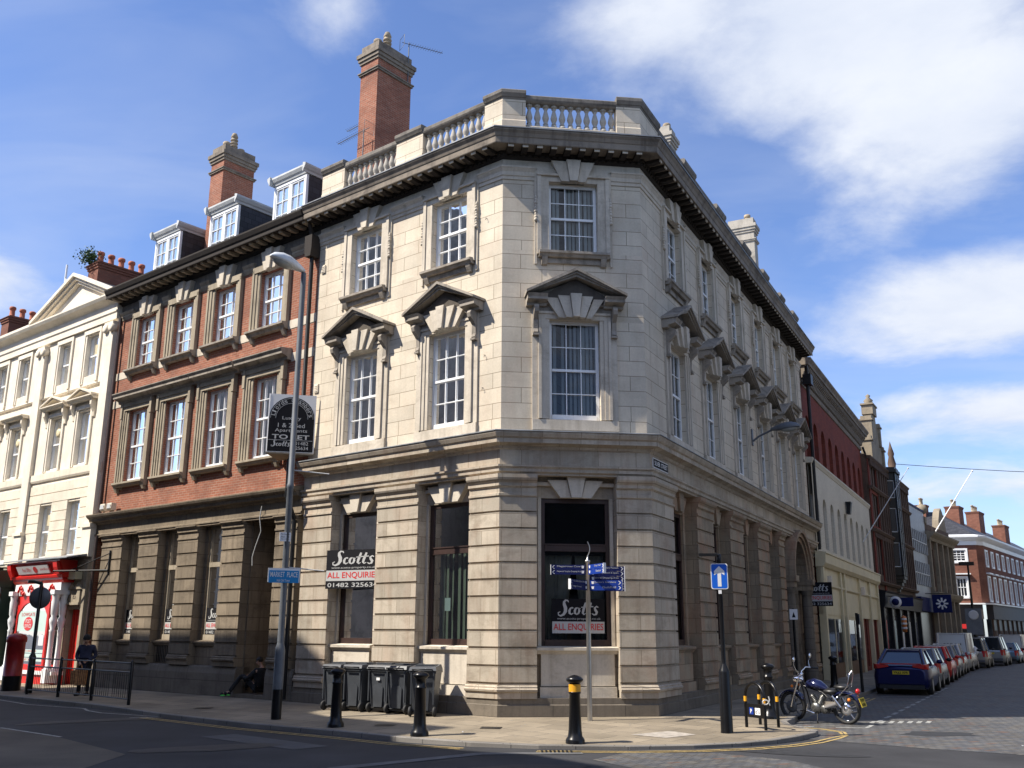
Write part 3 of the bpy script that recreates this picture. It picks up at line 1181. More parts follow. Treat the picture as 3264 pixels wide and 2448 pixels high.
def balustrade(path_segs, peds, bays, name_lab=None):
    """path_segs for the rails, peds pedestal sweeps, bays [(fr,u0,u1)]"""
    global BALM
    mb = MB()
    for p in path_segs:
        mb.sweep(p, [(-.30, 13.85), (-.03, 13.85), (-.03, 14.12), (-.05, 14.15), (-.28, 14.15), (-.30, 14.12)])
    o = mb.build('balustrade', M_BAL, SB)
    r = MB()
    for p in path_segs:
        r.sweep(p, [(-.27, 14.80), (-.06, 14.80), (-.02, 14.84), (.0, 14.88), (.0, 14.97), (-.03, 15.0), (-.30, 15.0), (-.33, 14.97), (-.33, 14.88), (-.31, 14.84)])
    for p in peds:
        r.sweep(p, [(-.33, 14.90), (.02, 14.90), (.04, 14.94), (.07, 14.99), (.07, 15.07), (.04, 15.10), (-.36, 15.10), (-.39, 15.07), (-.39, 14.99)])
    r.build('rail', M_RAIL, o)
    for p in peds:
        q = MB()
        q.sweep(p, [(-.33, 13.85), (.0, 13.85), (.0, 14.25), (-.02, 14.28), (-.02, 14.90), (-.31, 14.90), (-.31, 14.28), (-.33, 14.25)])
        q.build('pedestal', M_UP, o)
    if BALM is None:
        b = MB()
        b.lathe((0, 0, 0), bal_prof, 10)
        t = b.build('baluster', M_BAL, None, world=False)
        BALM = t.data
        bpy.data.objects.remove(t)
    root = Vector(SB.location)
    for fr, a, b in bays:
        k = max(1, round((b - a) / .215))
        for i in range(k):
            u = a + (i + .5) * (b - a) / k
            ob = bpy.data.objects.new('baluster', BALM)
            COL.objects.link(ob)
            ob.parent = o
            ob.location = fr.P(u, -.165, 14.15) - root


a_m = plan_path(1, 1)[1]
b_m = plan_path(1, 1)[2]
balustrade([[(FL.P(6.98, 0, 0), FL.n), a_m, (FC.P(1.8, 0, 0), FC.n)], [(FC.P(1.8, 0, 0), FC.n), b_m, (FR_.P(19.9, 0, 0), FR_.n)]],
           [[(FL.P(.6, 0, 0), FL.n), a_m, (FC.P(.6, 0, 0), FC.n)], [(FC.P(2.94, 0, 0), FC.n), b_m, (FR_.P(1.42, 0, 0), FR_.n)],
            straight(FL, 2.82, 3.84), straight(FL, 6.0, 6.98)] + [straight(FR_, a, b) for a, b in ((3.6, 4.75), (7.0, 8.1), (10.3, 11.5), (13.4, 14.35), (16.3, 17.2), (18.8, 19.9))],
           [(FL, .6, 2.82), (FL, 3.84, 6.0), (FC, .6, 2.94), (FR_, 1.42, 3.6), (FR_, 4.75, 7.0), (FR_, 8.1, 10.3), (FR_, 11.5, 13.4), (FR_, 14.35, 16.3), (FR_, 17.2, 18.8)])


def stack(fr, u0, u1, n0, n1, zb, zt, mat, capmat, parent, capz=.36, out=.12, band=True, pots=None, top=.3, name='chimney', potmat=None):
    mb = MB()
    mb.box(fr, u0, u1, n0, n1, zb, zt)
    o = mb.build(name, mat, parent)
    c = MB()
    for k, (e, a, b) in enumerate(((.04, 0, .10), (.08, .102, .22), (out, .222, capz))):
        c.box(fr, u0 - e, u1 + e, n0 - e, n1 + e, zt + a, zt + b)
    if band:
        c.box(fr, u0 - .05, u1 + .05, n0 - .05, n1 + .05, zt - .42, zt - .36)
        c.box(fr, u0 - .08, u1 + .08, n0 - .08, n1 + .08, zt - .358, zt - .32)
    if top:
        c.box(fr, u0 + .0, u1 - .0, n0 + .0, n1 - .0, zt + capz + .002, zt + capz + top)
    c.build('cap', M_CORN if capmat is M_RAIL else capmat, o)
    if pots:
        for (u, n, h, kind) in pots:
            p = MB()
            zz = zt + capz + top
            if kind == 'louvre':
                p.lathe(fr.P(u, n, zz), [(.12, 0), (.13, .04), (.11, .06)] + [q for i in range(4) for q in ((.11, .08 + i * .13), (.15, .10 + i * .13), (.15, .13 + i * .13), (.10, .16 + i * .13))] + [(.12, .62), (.14, .64), (.09, .78), (.08, .8)], 12)
            else:
                p.lathe(fr.P(u, n, zz), [(.15, 0), (.15, .05), (.12, .07), (.11, h * .6), (.11, h - .16), (.145, h - .13), (.145, h - .03), (.12, h), (.09, h), (.09, h - .1)], 12)
            p.build('chimney_pot', potmat or M_BUFF, o)
    return o


stack(FR_, 8.9, 9.6, -2.7, -2.0, 13.9, 18.7, M_BAL, M_BAL, SB, pots=[(9.25, -2.2, .25, 'p')])
stack(FR_, 17.9, 18.45, -2.3, -1.2, 13.9, 18.6, M_BAL, M_BAL, SB, pots=[(18.15, -1.5, .25, 'p')])


def silver_door():
    fr = FR_
    c, rs = 16.55, 3.82
    mb = MB()
    # wall pieces beside and above the arch
    r0 = 1.35
    mb.box(fr, 14.9, c - r0, -.6, -.36, 0, rs)
    mb.box(fr, c + r0, 18.2, -.6, -.36, 0, rs)
    arc = [(c + r0 * math.cos(math.pi * i / 16), rs + r0 * math.sin(math.pi * i / 16)) for i in range(17)]
    for i in range(16):
        a, b = arc[i], arc[i + 1]
        mb.uz(fr, [a, b, (b[0], 5.27), (a[0], 5.27)], -.6, -.36)
    mb.box(fr, 14.9, c - r0, -.6, -.36, rs, 5.27)
    mb.box(fr, c + r0, 18.2, -.6, -.36, rs, 5.27)
    mb.build('ground_floor_wall', M_GFR, SB)
    ring = MB()
    for ra, rb, n1 in ((1.35, 1.52, .06), (1.522, 1.66, .14), (1.662, 1.78, .22)):
        for i in range(16):
            t0, t1 = math.pi * i / 16, math.pi * (i + 1) / 16
            ring.uz(fr, [(c + ra * math.cos(t0), rs + ra * math.sin(t0)), (c + rb * math.cos(t0), rs + rb * math.sin(t0)), (c + rb * math.cos(t1), rs + rb * math.sin(t1)), (c + ra * math.cos(t1), rs + ra * math.sin(t1))], -.36, n1)
    for s in (-1, 1):
        a, b = sorted((c + s * 1.3, c + s * 1.85))
        ring.box(fr, a, b, -.36, .24, rs - .22, rs - .002)
        ring.box(fr, a + .05, b - .05, -.36, .16, rs - .42, rs - .222)
    ring.build('arch', M_GFR, SB)
    for s in (-1, 1):
        col = MB()
        col.lathe(fr.P(c + s * 1.58, -.08, 0), [(.26, 0), (.26, .5), (.24, .55), (.21, .62), (.2, .7), (.2, 3.0), (.18, 3.2), (.24, 3.3), (.26, 3.4)], 14)
        col.build('column', M_PLIN, SB)
    d = MB()
    d.box(fr, c - 1.3, c + 1.3, -1.15, -1.05, 0, 3.2)
    d.box(fr, c - 1.3, c + 1.3, -1.2, -.95, 3.2, 3.4)
    for s in (-1, 1):
        for z in (.5, 1.5, 2.4):
            a, b = sorted((c + s * .2, c + s * 1.05))
            d.box(fr, a, b, -1.05, -1.02, z - .35, z + .35)
    o = d.build('door', M_BROWN, SB)
    darkroom(fr, c - 1.34, c + 1.34, 0.0, 5.2, -.6, o, .55)


silver_door()
# street name plate
sp = MB()
sp.box(FR_, .18, 1.28, -.04, -.015, 5.54, 5.77)
sp = sp.build('street_name_plate', M_SWHT, None)
tag(sp, 'small black street name plate reading SILVER STREET on the stone frieze', 'street sign')
i_ = MB()
i_.box(FR_, .2, 1.26, -.015, -.011, 5.56, 5.75)
i_.build('plate_face', M_SBLK, sp)
text('SILVER  STREET', M_SWHT, sp, FR_.P(.26, -.011, 5.60), FR_.d, (0, 0, 1), .94, .11, FR_.n, bold=.01)

# ------------------------------------------------------------------ red brick building on Market Place
BB = thing('brick_building', 'orange brick building with stone banded ground floor and three white dormers', 'building', FL.P(12.6, 0, 0))
B0, B1 = 7.02, 18.12
BC = [9.18, 11.6, 13.95, 16.24]


def brick_building():
    w = MB()
    hl = [(c - .58, c + .58, zb, zt) for c in BC for zb, zt in ((10.66, 12.46), (6.62, 9.1))]
    wall(w, FL, B0, B1, 5.5, 12.66, -.1, hl, .26)
    w.quad(FL.P(B1, -.1, 0), FL.P(B1, -9, 0), FL.P(B1, -9, 13.6), FL.P(B1, -.1, 13.6))
    w.quad(FL.P(B0, -9, 0), FL.P(B1, -9, 0), FL.P(B1, -9, 13.6), FL.P(B0, -9, 13.6))
    w.build('wall', M_BRICK, BB)
    r = MB()
    r.quad(FL.P(B0, -.1, 13.6), FL.P(B1, -.1, 13.6), FL.P(B1, -4, 15.6), FL.P(B0, -4, 15.6))
    r.quad(FL.P(B0, -9, 13.6), FL.P(B1, -9, 13.6), FL.P(B1, -4, 15.6), FL.P(B0, -4, 15.6))
    r.uz(FL, [(B0 + .02, 13.5), (B1, 13.5), (B1, 14.4), (B0 + .02, 14.4)], -1.4, -1.2)
    r.build('roof', M_SLATE, BB, recalc=False)
    # bands of pale stone
    us = [B0] + [x for c in BC for x in (c - .92, c + .92)] + [B1]
    for i in range(0, len(us), 2):
        b = MB()
        b.box(FL, us[i], us[i + 1], -.1, -.085, 10.38, 10.64)
        b.build('stone_band', M_DR, BB)
    us = [B0] + [x for c in BC for x in (c - 1.16, c + 1.16)] + [B1]
    for i in range(0, len(us), 2):
        if us[i + 1] > us[i] + .05:
            b = MB()
            b.box(FL, us[i], us[i + 1], -.1, -.085, 9.35, 9.62)
            b.build('stone_band', M_DR, BB)
    for a, c2 in zip([B0] + [c + .92 for c in BC], [c - .92 for c in BC] + [B1]):
        fz = MB()
        fz.sweep(straight(FL, a, c2), [(-.2, 12.60), (-.08, 12.62), (-.06, 12.68), (-.04, 12.72), (-.04, 12.78), (.0, 12.84), (.02, 12.90), (-.2, 12.92)])
        fz.build('moulded_band', M_BDR, BB)
    gz = MB()
    gz.box(FL, B0, B1, -.2, -.09, 12.66, 13.19)
    gz.build('frieze', M_RAIL, BB)
    co = MB()
    co.sweep(straight(FL, B0 + .12, B1 + .15), [(-.2, 13.37), (.47, 13.37), (.49, 13.34), (.5, 13.36), (.50, 13.46), (.54, 13.5), (.60, 13.62), (.60, 13.67), (-.05, 13.78), (-.2, 13.78)])
    co.build('cornice', M_SOOT, BB)
    so = MB()
    so.sweep(straight(FL, B0 + .02, B1 + .05), [(-.2, 13.19), (-.06, 13.19), (-.02, 13.24), (.05, 13.26), (.05, 13.369), (-.2, 13.369)])
    so.build('eaves_moulding', M_SOOT, BB)
    md = MB()
    k = 30
    for i in range(k):
        u = B0 + (i + .5) * (B1 - B0) / k
        md.nz(FL, [(.051, 13.29), (.20, 13.265), (.40, 13.29), (.43, 13.36), (.051, 13.366)], u - .065, u + .065)
    md.build('bracketed_eaves', M_BDR, BB)
    # first floor string course over ground floor
    s = MB()
    s.sweep(straight(FL, B0 + .05, B1 + .2), [(-.4, 4.84), (-.03, 4.84), (-.03, 4.86), (.0, 4.90), (.0, 4.94), (-.04, 4.96), (-.04, 5.26), (.02, 5.30), (.05, 5.34), (.16, 5.36), (.18, 5.44), (.27, 5.50), (.30, 5.56), (.30, 5.59), (-.1, 5.66), (-.4, 5.66)])
    s.build('string_course', M_BGF, BB)
    # ground floor
    g = MB()
    hs = [(15.42, 16.3, 1.5, 4.84), (13.05, 13.95, 1.5, 4.84), (10.78, 11.75, 1.5, 4.84)]
    wall(g, FL, B0, 8.2, 0, 4.9, -.30, [], 0)
    wall(g, FL, 9.55, B1, 0, 4.9, -.30, hs, .12)
    # doorway reveals
    for u in (8.2, 9.55):
        g.quad(FL.P(u, -.30, 0), FL.P(u, -1.35, 0), FL.P(u, -1.35, 4.84), FL.P(u, -.30, 4.84))
    g.quad(FL.P(8.2, -.30, 4.84), FL.P(9.55, -.30, 4.84), FL.P(9.55, -1.35, 4.84), FL.P(8.2, -1.35, 4.84))
    g.build('ground_floor_wall', M_BGF, BB)
    pl = MB()
    pp = [(-.5, -.2), (-.01, -.2), (-.01, .6), (-.05, .76), (-.09, .80), (-.5, .80)]
    pl.sweep(straight(FL, B0 + .02, 8.2), pp)
    pl.sweep(straight(FL, 9.55, B1), pp)
    pl.build('plinth', M_PLIN, BB)
    P0 = pil_profile(-.31, -.03, 4.835, .80, 4.45, [1.08, 1.44, 1.81, 2.18, 2.55, 2.92, 3.29, 3.67, 4.05])
    for u0, u1 in ((7.2, 8.16), (9.6, 10.68), (11.92, 13.0), (14.12, 15.26), (16.32, 17.6)):
        MB().sweep(straight(FL, u0, u1), P0).build('pilaster', M_BGF, BB)
    # door, deep in shade
    d = MB()
    d.box(FL, 8.25, 9.5, -1.34, -1.28, .05, 3.3)
    d.box(FL, 8.2, 9.55, -1.32, -1.2, 3.3, 3.45)
    d.box(FL, 8.85, 8.9, -1.28, -1.25, .1, 3.3)
    for i in range(4):
        d.box(FL, 8.35, 8.8, -1.28, -1.26, .3 + i * .75, .9 + i * .75)
        d.box(FL, 8.95, 9.4, -1.28, -1.26, .3 + i * .75, .9 + i * .75)
    d.build('door', M_BROWN, BB)
    fl_ = MB()
    fl_.quad(FL.P(8.25, -1.3, 3.45), FL.P(9.5, -1.3, 3.45), FL.P(9.5, -1.3, 4.84), FL.P(8.25, -1.3, 4.84))
    fl_.build('fanlight', M_DARKIN, BB, recalc=False)
    st = MB()
    st.box(FL, 8.2, 9.55, -1.3, -.02, -.2, .09)
    st.build('door_step', M_PLIN, BB)
    for i, (a, b_, c_, d_) in enumerate(hs):
        c = (a + b_) / 2
        hw = (b_ - a) / 2
        w2 = MB()
        w2.nz(FL, [(-.30, 1.34), (-.18, 1.34), (-.14, 1.42), (-.14, 1.46), (-.30, 1.498)], a - .18, b_ + .18)
        w2.box(FL, a - .12, b_ + .12, -.30, -.22, .81, 1.33)
        o = w2.build('window', M_BGF, BB)
        f = MB()
        n = -.36
        f.box(FL, a, a + .07, n - .06, n, c_, d_)
        f.box(FL, b_ - .07, b_, n - .06, n, c_, d_)
        f.box(FL, a + .07, b_ - .07, n - .06, n + .05, c_, c_ + .16)
        f.box(FL, a + .07, b_ - .07, n - .06, n + .03, 3.62, 3.76)
        f.box(FL, a + .07, b_ - .07, n - .06, n, d_ - .08, d_)
        f.build('frame', M_BDR, o)
        pane(FL, a + .04, b_ - .04, c_ + .1, d_ - .04, n - .04, o, M_GLASSG)
        darkroom(FL, a - .3, b_ + .3, c_ - .1, d_ + .05, n - .1, o)
        enquiries_poster(FL, b_ - .07, c_ + .16, .98, o, n - .03, -1, name='poster')
    gr = MB()
    for i in range(9):
        gr.box(FL, 13.55 + .02 + i * .09 - .4, 13.55 + .04 + i * .09 - .4, -.215, -.2, .84, 1.32)
    gr.build('grille', M_BLACKM, BB)
    # upper windows
    for c in BC:
        hw = .58
        w1 = MB()
        for s_ in (-1, 1):
            for e0, e1, nn in ((.004, .12, -.04), (.122, .24, -.01), (.242, .33, .02)):
                a, b_ = sorted((c + s_ * (hw + e0), c + s_ * (hw + e1)))
                w1.box(FL, a, b_, -.098, nn, 10.4, 12.62)
        w1.box(FL, c - hw - .33, c + hw + .33, -.098, .02, 12.50, 12.7)
        o = w1.build('window', M_BDR, BB)
        k = MB()
        key_stones(k, FL, c, 12.47, 13.12, .06, .27, 3, .03)
        k.build('keystone', M_DR, o)
        s2 = MB()
        s2.nz(FL, [(-.1, 10.42), (.05, 10.42), (.09, 10.50), (.16, 10.53), (.16, 10.59), (-.1, 10.63)], c - hw - .34, c + hw + .34)
        for s_ in (-1, 1):
            s2.nz(FL, [(-.1, 10.22), (-.03, 10.24), (.05, 10.38), (.07, 10.418), (-.1, 10.418)], c + s_ * (hw + .2) - .06, c + s_ * (hw + .2) + .06)
        s2.build('sill', M_PEDI, o)
        sash(FL, c - hw, c + hw, 10.66, 12.46, -.22, 3, 4, M_WHITE, o)
        pane(FL, c - hw + .05, c + hw - .05, 10.7, 12.42, -.262, o)
        blind(FL, c - hw + .03, c + hw - .03, 10.66, 11.6, -.40, o, M_CURT, .3, .9, .02)
        # first floor
        w1 = MB()
        for s_ in (-1, 1):
            for e0, e1, nn in ((.004, .11, -.06), (.112, .2, -.03), (.202, .29, .0), (.292, .37, .03)):
                a, b_ = sorted((c + s_ * (hw + e0), c + s_ * (hw + e1)))
                w1.box(FL, a, b_, -.098, nn, 6.4, 9.12)
            a, b_ = sorted((c + s_ * (hw + .29), c + s_ * (hw + .41)))
            w1.box(FL, a, b_, -.098, .05, 8.85, 9.40)
        w1.box(FL, c - hw - .37, c + hw + .37, -.098, .0, 9.122, 9.25)
        w1.box(FL, c - hw - .37, c + hw + .37, -.098, .03, 9.252, 9.40)
        o = w1.build('window', M_BDR, BB)
        h = MB()
        h.nz(FL, [(-.1, 9.40), (.05, 9.402), (.07, 9.48), (.12, 9.50), (.27, 9.54), (.27, 9.60), (.33, 9.68), (.33, 9.71), (-.1, 9.76)], c - hw - .58, c + hw + .58)
        h.build('hood', M_PEDI, o)
        s2 = MB()
        s2.nz(FL, [(-.1, 6.46), (.05, 6.46), (.09, 6.52), (.13, 6.54), (.13, 6.60), (-.1, 6.62)], c - hw - .35, c + hw + .35)
        for s_ in (-1, 1):
            s2.nz(FL, [(-.1, 6.28), (-.02, 6.30), (.04, 6.42), (.06, 6.458), (-.1, 6.458)], c + s_ * (hw + .27) - .06, c + s_ * (hw + .27) + .06)
        s2.build('sill', M_BDR, o)
        sash(FL, c - hw, c + hw, 6.62, 9.1, -.22, 3, 4, M_WHITE, o, sill=.05)
        pane(FL, c - hw + .05, c + hw - .05, 6.66, 9.05, -.262, o)
        blind(FL, c - hw + .03, c + hw - .03, 6.62, 9.1, -.36, o, M_CURT if c > 9.5 else M_BLIND, .10, .8, .03)
    # dormers
    for c in (10.15, 13.85, 17.45):
        hw = .84
        dm = MB()
        dm.box(FL, c - hw, c - hw + .09, -1.3, -1.2, 13.9, 16.18)
        dm.box(FL, c + hw - .09, c + hw, -1.3, -1.2, 13.9, 16.18)
        dm.box(FL, c - hw + .09, c + hw - .09, -1.3, -1.2, 16.08, 16.18)
        dm.box(FL, c - hw + .09, c + hw - .09, -1.3, -1.16, 13.9, 14.1)
        dm.box(FL, c - .045, c + .045, -1.3, -1.21, 14.1, 16.08)
        o = dm.build('dormer', M_WHITE, BB)
        sd_ = MB()
        for u in (c - hw, c + hw):
            sd_.box(FL, u - .012, u + .012, -4.6, -1.303, 13.9, 16.17)
        sd_.build('slate_cheek', M_SLATE, o)
        rf = MB()
        rf.sweep([(FL.P(c - hw - .02, -1.2, 0), FL.n), (FL.P(c + hw + .02, -1.2, 0), FL.n)], [(-3.4, 16.19), (.03, 16.19), (.05, 16.26), (.09, 16.3), (.14, 16.4), (.14, 16.46), (-3.4, 16.6)])
        for sgn, u in ((-1, c - hw - .02), (1, c + hw + .02)):
            pr = [(0, 16.19), (sgn * .03, 16.19), (sgn * .05, 16.26), (sgn * .09, 16.3), (sgn * .14, 16.4), (sgn * .14, 16.46), (0, 16.5)]
            rf.prism([FL.P(u + a, -1.0, z) for a, z in pr], [FL.P(u + a, -4.6, z) for a, z in pr])
        rf.build('dormer_roof', plain('grey_white_paint', (.50, .51, .50), .5, var=.1), o)
        for s_ in (-1, 1):
            a, b_ = sorted((c + s_ * .045, c + s_ * (hw - .09)))
            sash(FL, a, b_, 14.1, 16.08, -1.22, 2, 4, M_WHITE, o, mid=False, frame=.05, name='casement')
            pane(FL, a + .04, b_ - .04, 14.13, 16.05, -1.27, o)
            blind(FL, a + .02, b_ - .02, 14.1, 16.05, -1.36, o, M_CURT, .14, .9, .03)
    stack(FL, 15.4, 16.22, -3.35, -2.0, 13.9, 19.0, M_BRICK, M_RAIL, BB, pots=[(15.8, -2.3, .3, 'p'), (15.8, -2.62, .8, 'louvre'), (15.8, -2.95, .25, 'p')])


brick_building()
tall = thing('brick_chimney', 'tall orange brick chimney stack with stone cap rising behind the stone balustrade', 'chimney', FL.P(7.4, -2.7, 13.6))
stack(FL, 7.0, 7.82, -3.5, -2.0, 13.6, 19.9, M_BRICK, M_RAIL, tall, pots=[(7.4, -2.3, .3, 'p'), (7.4, -2.72, .8, 'louvre'), (7.4, -3.1, .22, 'p')], name='stack')


def aerial(base, tip_dir, mast, lab, n_el=14, L=1.25, z0=0.):
    t = thing('tv_aerial', lab, 'aerial', base, 'television aerials on the chimneys')
    b = Vector(base)
    m_ = MB()
    m_.tube([b, b + Vector((0, 0, mast))], .018, 6)
    m_.build('mast', M_GREY, t)
    a = MB()
    d = Vector(tip_dir).normalized()
    c = b + Vector((0, 0, mast - .06))
    a.tube([c - d * .25, c + d * L], .012, 5)
    s = d.cross(Vector((0, 0, 1))).normalized()
    for i in range(n_el):
        p = c + d * (i * L / n_el + .03)
        a.tube([p - s * .12, p + s * .12], .006, 4)
    p = c - d * .25
    a.tube([p - s * .2 + Vector((0, 0, .2)), p + s * .2 + Vector((0, 0, .2)), p + s * .2 - Vector((0, 0, .2)), p - s * .2 - Vector((0, 0, .2)), p - s * .2 + Vector((0, 0, .2))], .008, 4)
    a.build('antenna', M_GREY, t)


aerial(FL.P(7.25, -1.75, 15.1), FL.d * 1 + Vector((0, 0, -.05)), 2.2, 'silver television aerial on a short mast low beside the tall chimney')
aerial(FL.P(7.85, -2.6, 16.2), FL.d * 1 + Vector((0, 0, -.02)), 2.1, 'grey television aerial pointing left from the side of the tall chimney')
aerial(FL.P(6.95, -3.3, 19.6), -FL.n * 1 - FL.d * .4 + Vector((0, 0, .05)), 1.5, 'grey television aerial pointing right off the cap of the tall chimney')

# downpipes at the party wall
dp = thing('downpipe', 'grey downpipe with square hopper running down between brick and stone fronts', 'drainpipe', FL.P(7.12, .1, 0))
m_ = MB()
m_.tube([FL.P(7.14, .14, .05), FL.P(7.14, .14, 4.7)], .06, 10)
m_.tube([FL.P(7.14, .14, 4.7), FL.P(7.16, .42, 5.3), FL.P(7.16, .42, 6.3), FL.P(7.14, .08, 6.8), FL.P(7.14, .08, 12.3)], .06, 10)
m_.build('pipe', M_BLACKM, dp)
m_ = MB()
m_.uz(FL, [(6.98, 12.55), (7.02, 12.3), (7.26, 12.3), (7.3, 12.55), (7.3, 12.95), (6.98, 12.95)], -.08, .25)
m_.tube([FL.P(7.14, .1, 12.9), FL.P(7.14, .3, 13.5)], .06, 8)
m_.build('hopper', M_SOOT, dp)
dp2 = MB()
dp2.tube([FL.P(17.95, .02, 5.7), FL.P(17.95, .02, 12.7)], .05, 8)
dp2.tube([FL.P(17.85, .06, .1), FL.P(17.85, .06, 4.9)], .05, 8)
tag(dp2.build('drainpipe', M_BROWN, None), 'thin brown drainpipe between the cream front and the brick front', 'drainpipe')

# ------------------------------------------------------------------ cream building with post office
CB = thing('cream_building', 'cream rendered three storey building with gabled pediment, red shopfront below', 'building', FL.P(24, 0, 0))
CC = [19.85, 21.95, 25.3, 27.35, 29.9, 31.9]
C0, C1 = 18.15, 38.0


def cream_building():
    w = MB()
    hs = []
    for c in CC:
        for zb, zt in ((10.87, 12.47), (7.56, 9.55)):
            hs.append((c - .44, c + .44, zb, zt))
    wall(w, FL, C0, C1, 7.0, 14.0, 0, hs, .22)
    w.quad(FL.P(C0, 0, 0), FL.P(C0, -9, 0), FL.P(C0, -9, 13.9), FL.P(C0, 0, 13.9))
    w.quad(FL.P(C0, -9, 0), FL.P(C1, -9, 0), FL.P(C1, -9, 13.9), FL.P(C0, -9, 13.9))
    w.build('wall', M_CREAM, CB)
    g = MB()
    wall(g, FL, C0, C1, 4.1, 7.0, 0, [(c - .46, c + .46, 4.3, 6.25) for c in CC], .22)
    # rustication courses as projecting bands
    edges = [C0 + .55] + [x for c in CC for x in (c - .46, c + .46)] + [C1]
    for i in range(8):
        z0 = 4.2 + i * .355
        if z0 < 6.25 - .1:
            for j in range(0, len(edges), 2):
                a, b_ = edges[j], edges[j + 1]
                if a < 23.6 < b_:
                    g.box(FL, a, 23.35, 0, .035, z0, z0 + .33)
                    g.box(FL, 23.95, b_, 0, .035, z0, z0 + .33)
                else:
                    g.box(FL, a, b_, 0, .035, z0, z0 + .33)
        else:
            g.box(FL, C0 + .55, 23.35, 0, .035, z0, z0 + .33)
            g.box(FL, 23.95, C1, 0, .035, z0, z0 + .33)
    g.build('rusticated_wall', M_CREAMD, CB)
    b = MB()
    b.sweep(straight(FL, C0, C1), [(-.1, 7.15), (.05, 7.15), (.08, 7.22), (.08, 7.46), (-.1, 7.5)])
    b.sweep(straight(FL, C0 + .6, C1), [(-.1, 10.42), (.06, 10.42), (.09, 10.47), (-.1, 10.52)])
    b.build('sill_band', M_CREAMD, CB)
    for u in (18.45, 23.65, 33.6):
        p = MB()
        p.box(FL, u - .3, u + .3, 0, .16, 4.2, 5.2)
        p.box(FL, u - .33, u + .33, 0, .22, 5.2, 5.32)
        p.box(FL, u - .27, u + .27, 0, .14, 5.32, 12.3)
        o = p.build('pilaster', M_CREAM, CB)
        q = MB()
        q.box(FL, u - .3, u + .3, 0, .2, 12.5, 12.62)
        for s in (-1, 1):
            q.lathe(FL.P(u + s * .2, .12, 12.38), [(.03, -.12), (.15, -.12), (.17, -.06), (.17, .06), (.15, .12), (.03, .12)], 12, axis='z', rot=Matrix.Rotation(R(90), 3, FL.d))
        q.build('capital', M_CREAMD, o)
    c = MB()
    c.sweep(straight(FL, C0 - .02, C1), [(-.1, 12.72), (.1, 12.72), (.1, 12.95), (.14, 13.0), (.14, 13.05), (.1, 13.06), (.1, 13.35), (.2, 13.42), (.34, 13.5), (.40, 13.6), (.40, 13.66), (-.1, 13.75)])
    # pediment
    for a, z_a, b_, z_b in ((C0 + .0, 13.62, 21.3, 15.15), (24.6, 13.62, 21.3, 15.15)):
        for t0, t1, nn in ((0, .14, .40), (.142, .26, .30), (.262, .38, .2)):
            c.uz(FL, [(a, z_a + .05 - t0 + .15), (b_, z_b - t0), (b_, z_b - t1), (a, z_a + .05 - t1 + .15)], .0, nn)
    c.uz(FL, [(C0 + .1, 13.7), (24.4, 13.7), (21.3, 15.05)], -.4, .06)
    c.build('pediment', M_CREAM, CB)
    r = MB()
    r.quad(FL.P(24.4, .3, 13.72), FL.P(C1, .3, 13.72), FL.P(C1, -4.5, 15.6), FL.P(24.4, -4.5, 15.6))
    r.quad(FL.P(C0, -.3, 13.7), FL.P(21.3, -.3, 15.1), FL.P(21.3, -7, 15.1), FL.P(C0, -7, 13.7))
    r.quad(FL.P(24.4, -.3, 13.7), FL.P(21.3, -.3, 15.1), FL.P(21.3, -7, 15.1), FL.P(24.4, -7, 13.7))
    r.quad(FL.P(24.4, -9, 13.9), FL.P(C1, -9, 13.9), FL.P(C1, -4.5, 15.6), FL.P(24.4, -4.5, 15.6))
    r.build('roof', M_SLATE, CB, recalc=False)
    for i, c_ in enumerate(CC):
        # second floor
        m = MB()
        for s in (-1, 1):
            for e0, e1, nn in ((.004, .1, .03), (.102, .2, .06)):
                a, b_ = sorted((c_ + s * (.44 + e0), c_ + s * (.44 + e1)))
                m.box(FL, a, b_, 0, nn, 10.6, 12.5)
        m.box(FL, c_ - .64, c_ + .64, 0, .06, 12.502, 12.66)
        o = m.build('window', M_CREAM, CB)
        sash(FL, c_ - .44, c_ + .44, 10.87, 12.47, -.14, 1, 2, M_WHITE, o)
        pane(FL, c_ - .4, c_ + .4, 10.9, 12.44, -.18, o)
        # first floor
        m = MB()
        for s in (-1, 1):
            for e0, e1, nn in ((.004, .1, .03), (.102, .2, .06)):
                a, b_ = sorted((c_ + s * (.44 + e0), c_ + s * (.44 + e1)))
                m.box(FL, a, b_, 0, nn, 7.5, 9.6)
        m.box(FL, c_ - .64, c_ + .64, 0, .06, 9.602, 9.74)
        o = m.build('window', M_CREAM, CB)
        e = MB()
        for s in (-1, 1):
            e.nz(FL, [(0, 9.2), (.06, 9.24), (.07, 9.4), (.14, 9.55), (.2, 9.66), (.2, 9.86), (0, 9.86)], c_ + s * .72 - .06, c_ + s * .72 + .06)
        e.nz(FL, [(0, 9.86), (.22, 9.862), (.26, 9.92), (.32, 9.96), (.32, 10.0), (0, 10.0)], c_ - .92, c_ + .92)
        if i < 2:
            for s in (-1, 1):
                for t0, t1, nn in ((0, .06, .32), (.062, .12, .26)):
                    e.uz(FL, [(c_ + s * .92, 10.06 - t0), (c_, 10.36 - t0), (c_, 10.36 - t1), (c_ + s * .92, 10.06 - t1)], 0, nn)
        e.build('pediment', M_CREAMD, o)
        sash(FL, c_ - .44, c_ + .44, 7.56, 9.55, -.14, 1, 2, M_WHITE, o)
        pane(FL, c_ - .4, c_ + .4, 7.6, 9.5, -.18, o)
        m = MB()
        m.box(FL, c_ - .5, c_ + .5, 0, .05, 4.2, 4.29)
        o = m.build('window', M_WHITE, CB)
        sash(FL, c_ - .46, c_ + .46, 4.3, 6.25, -.14, 1, 2, M_WHITE, o)
        pane(FL, c_ - .42, c_ + .42, 4.34, 6.2, -.18, o)
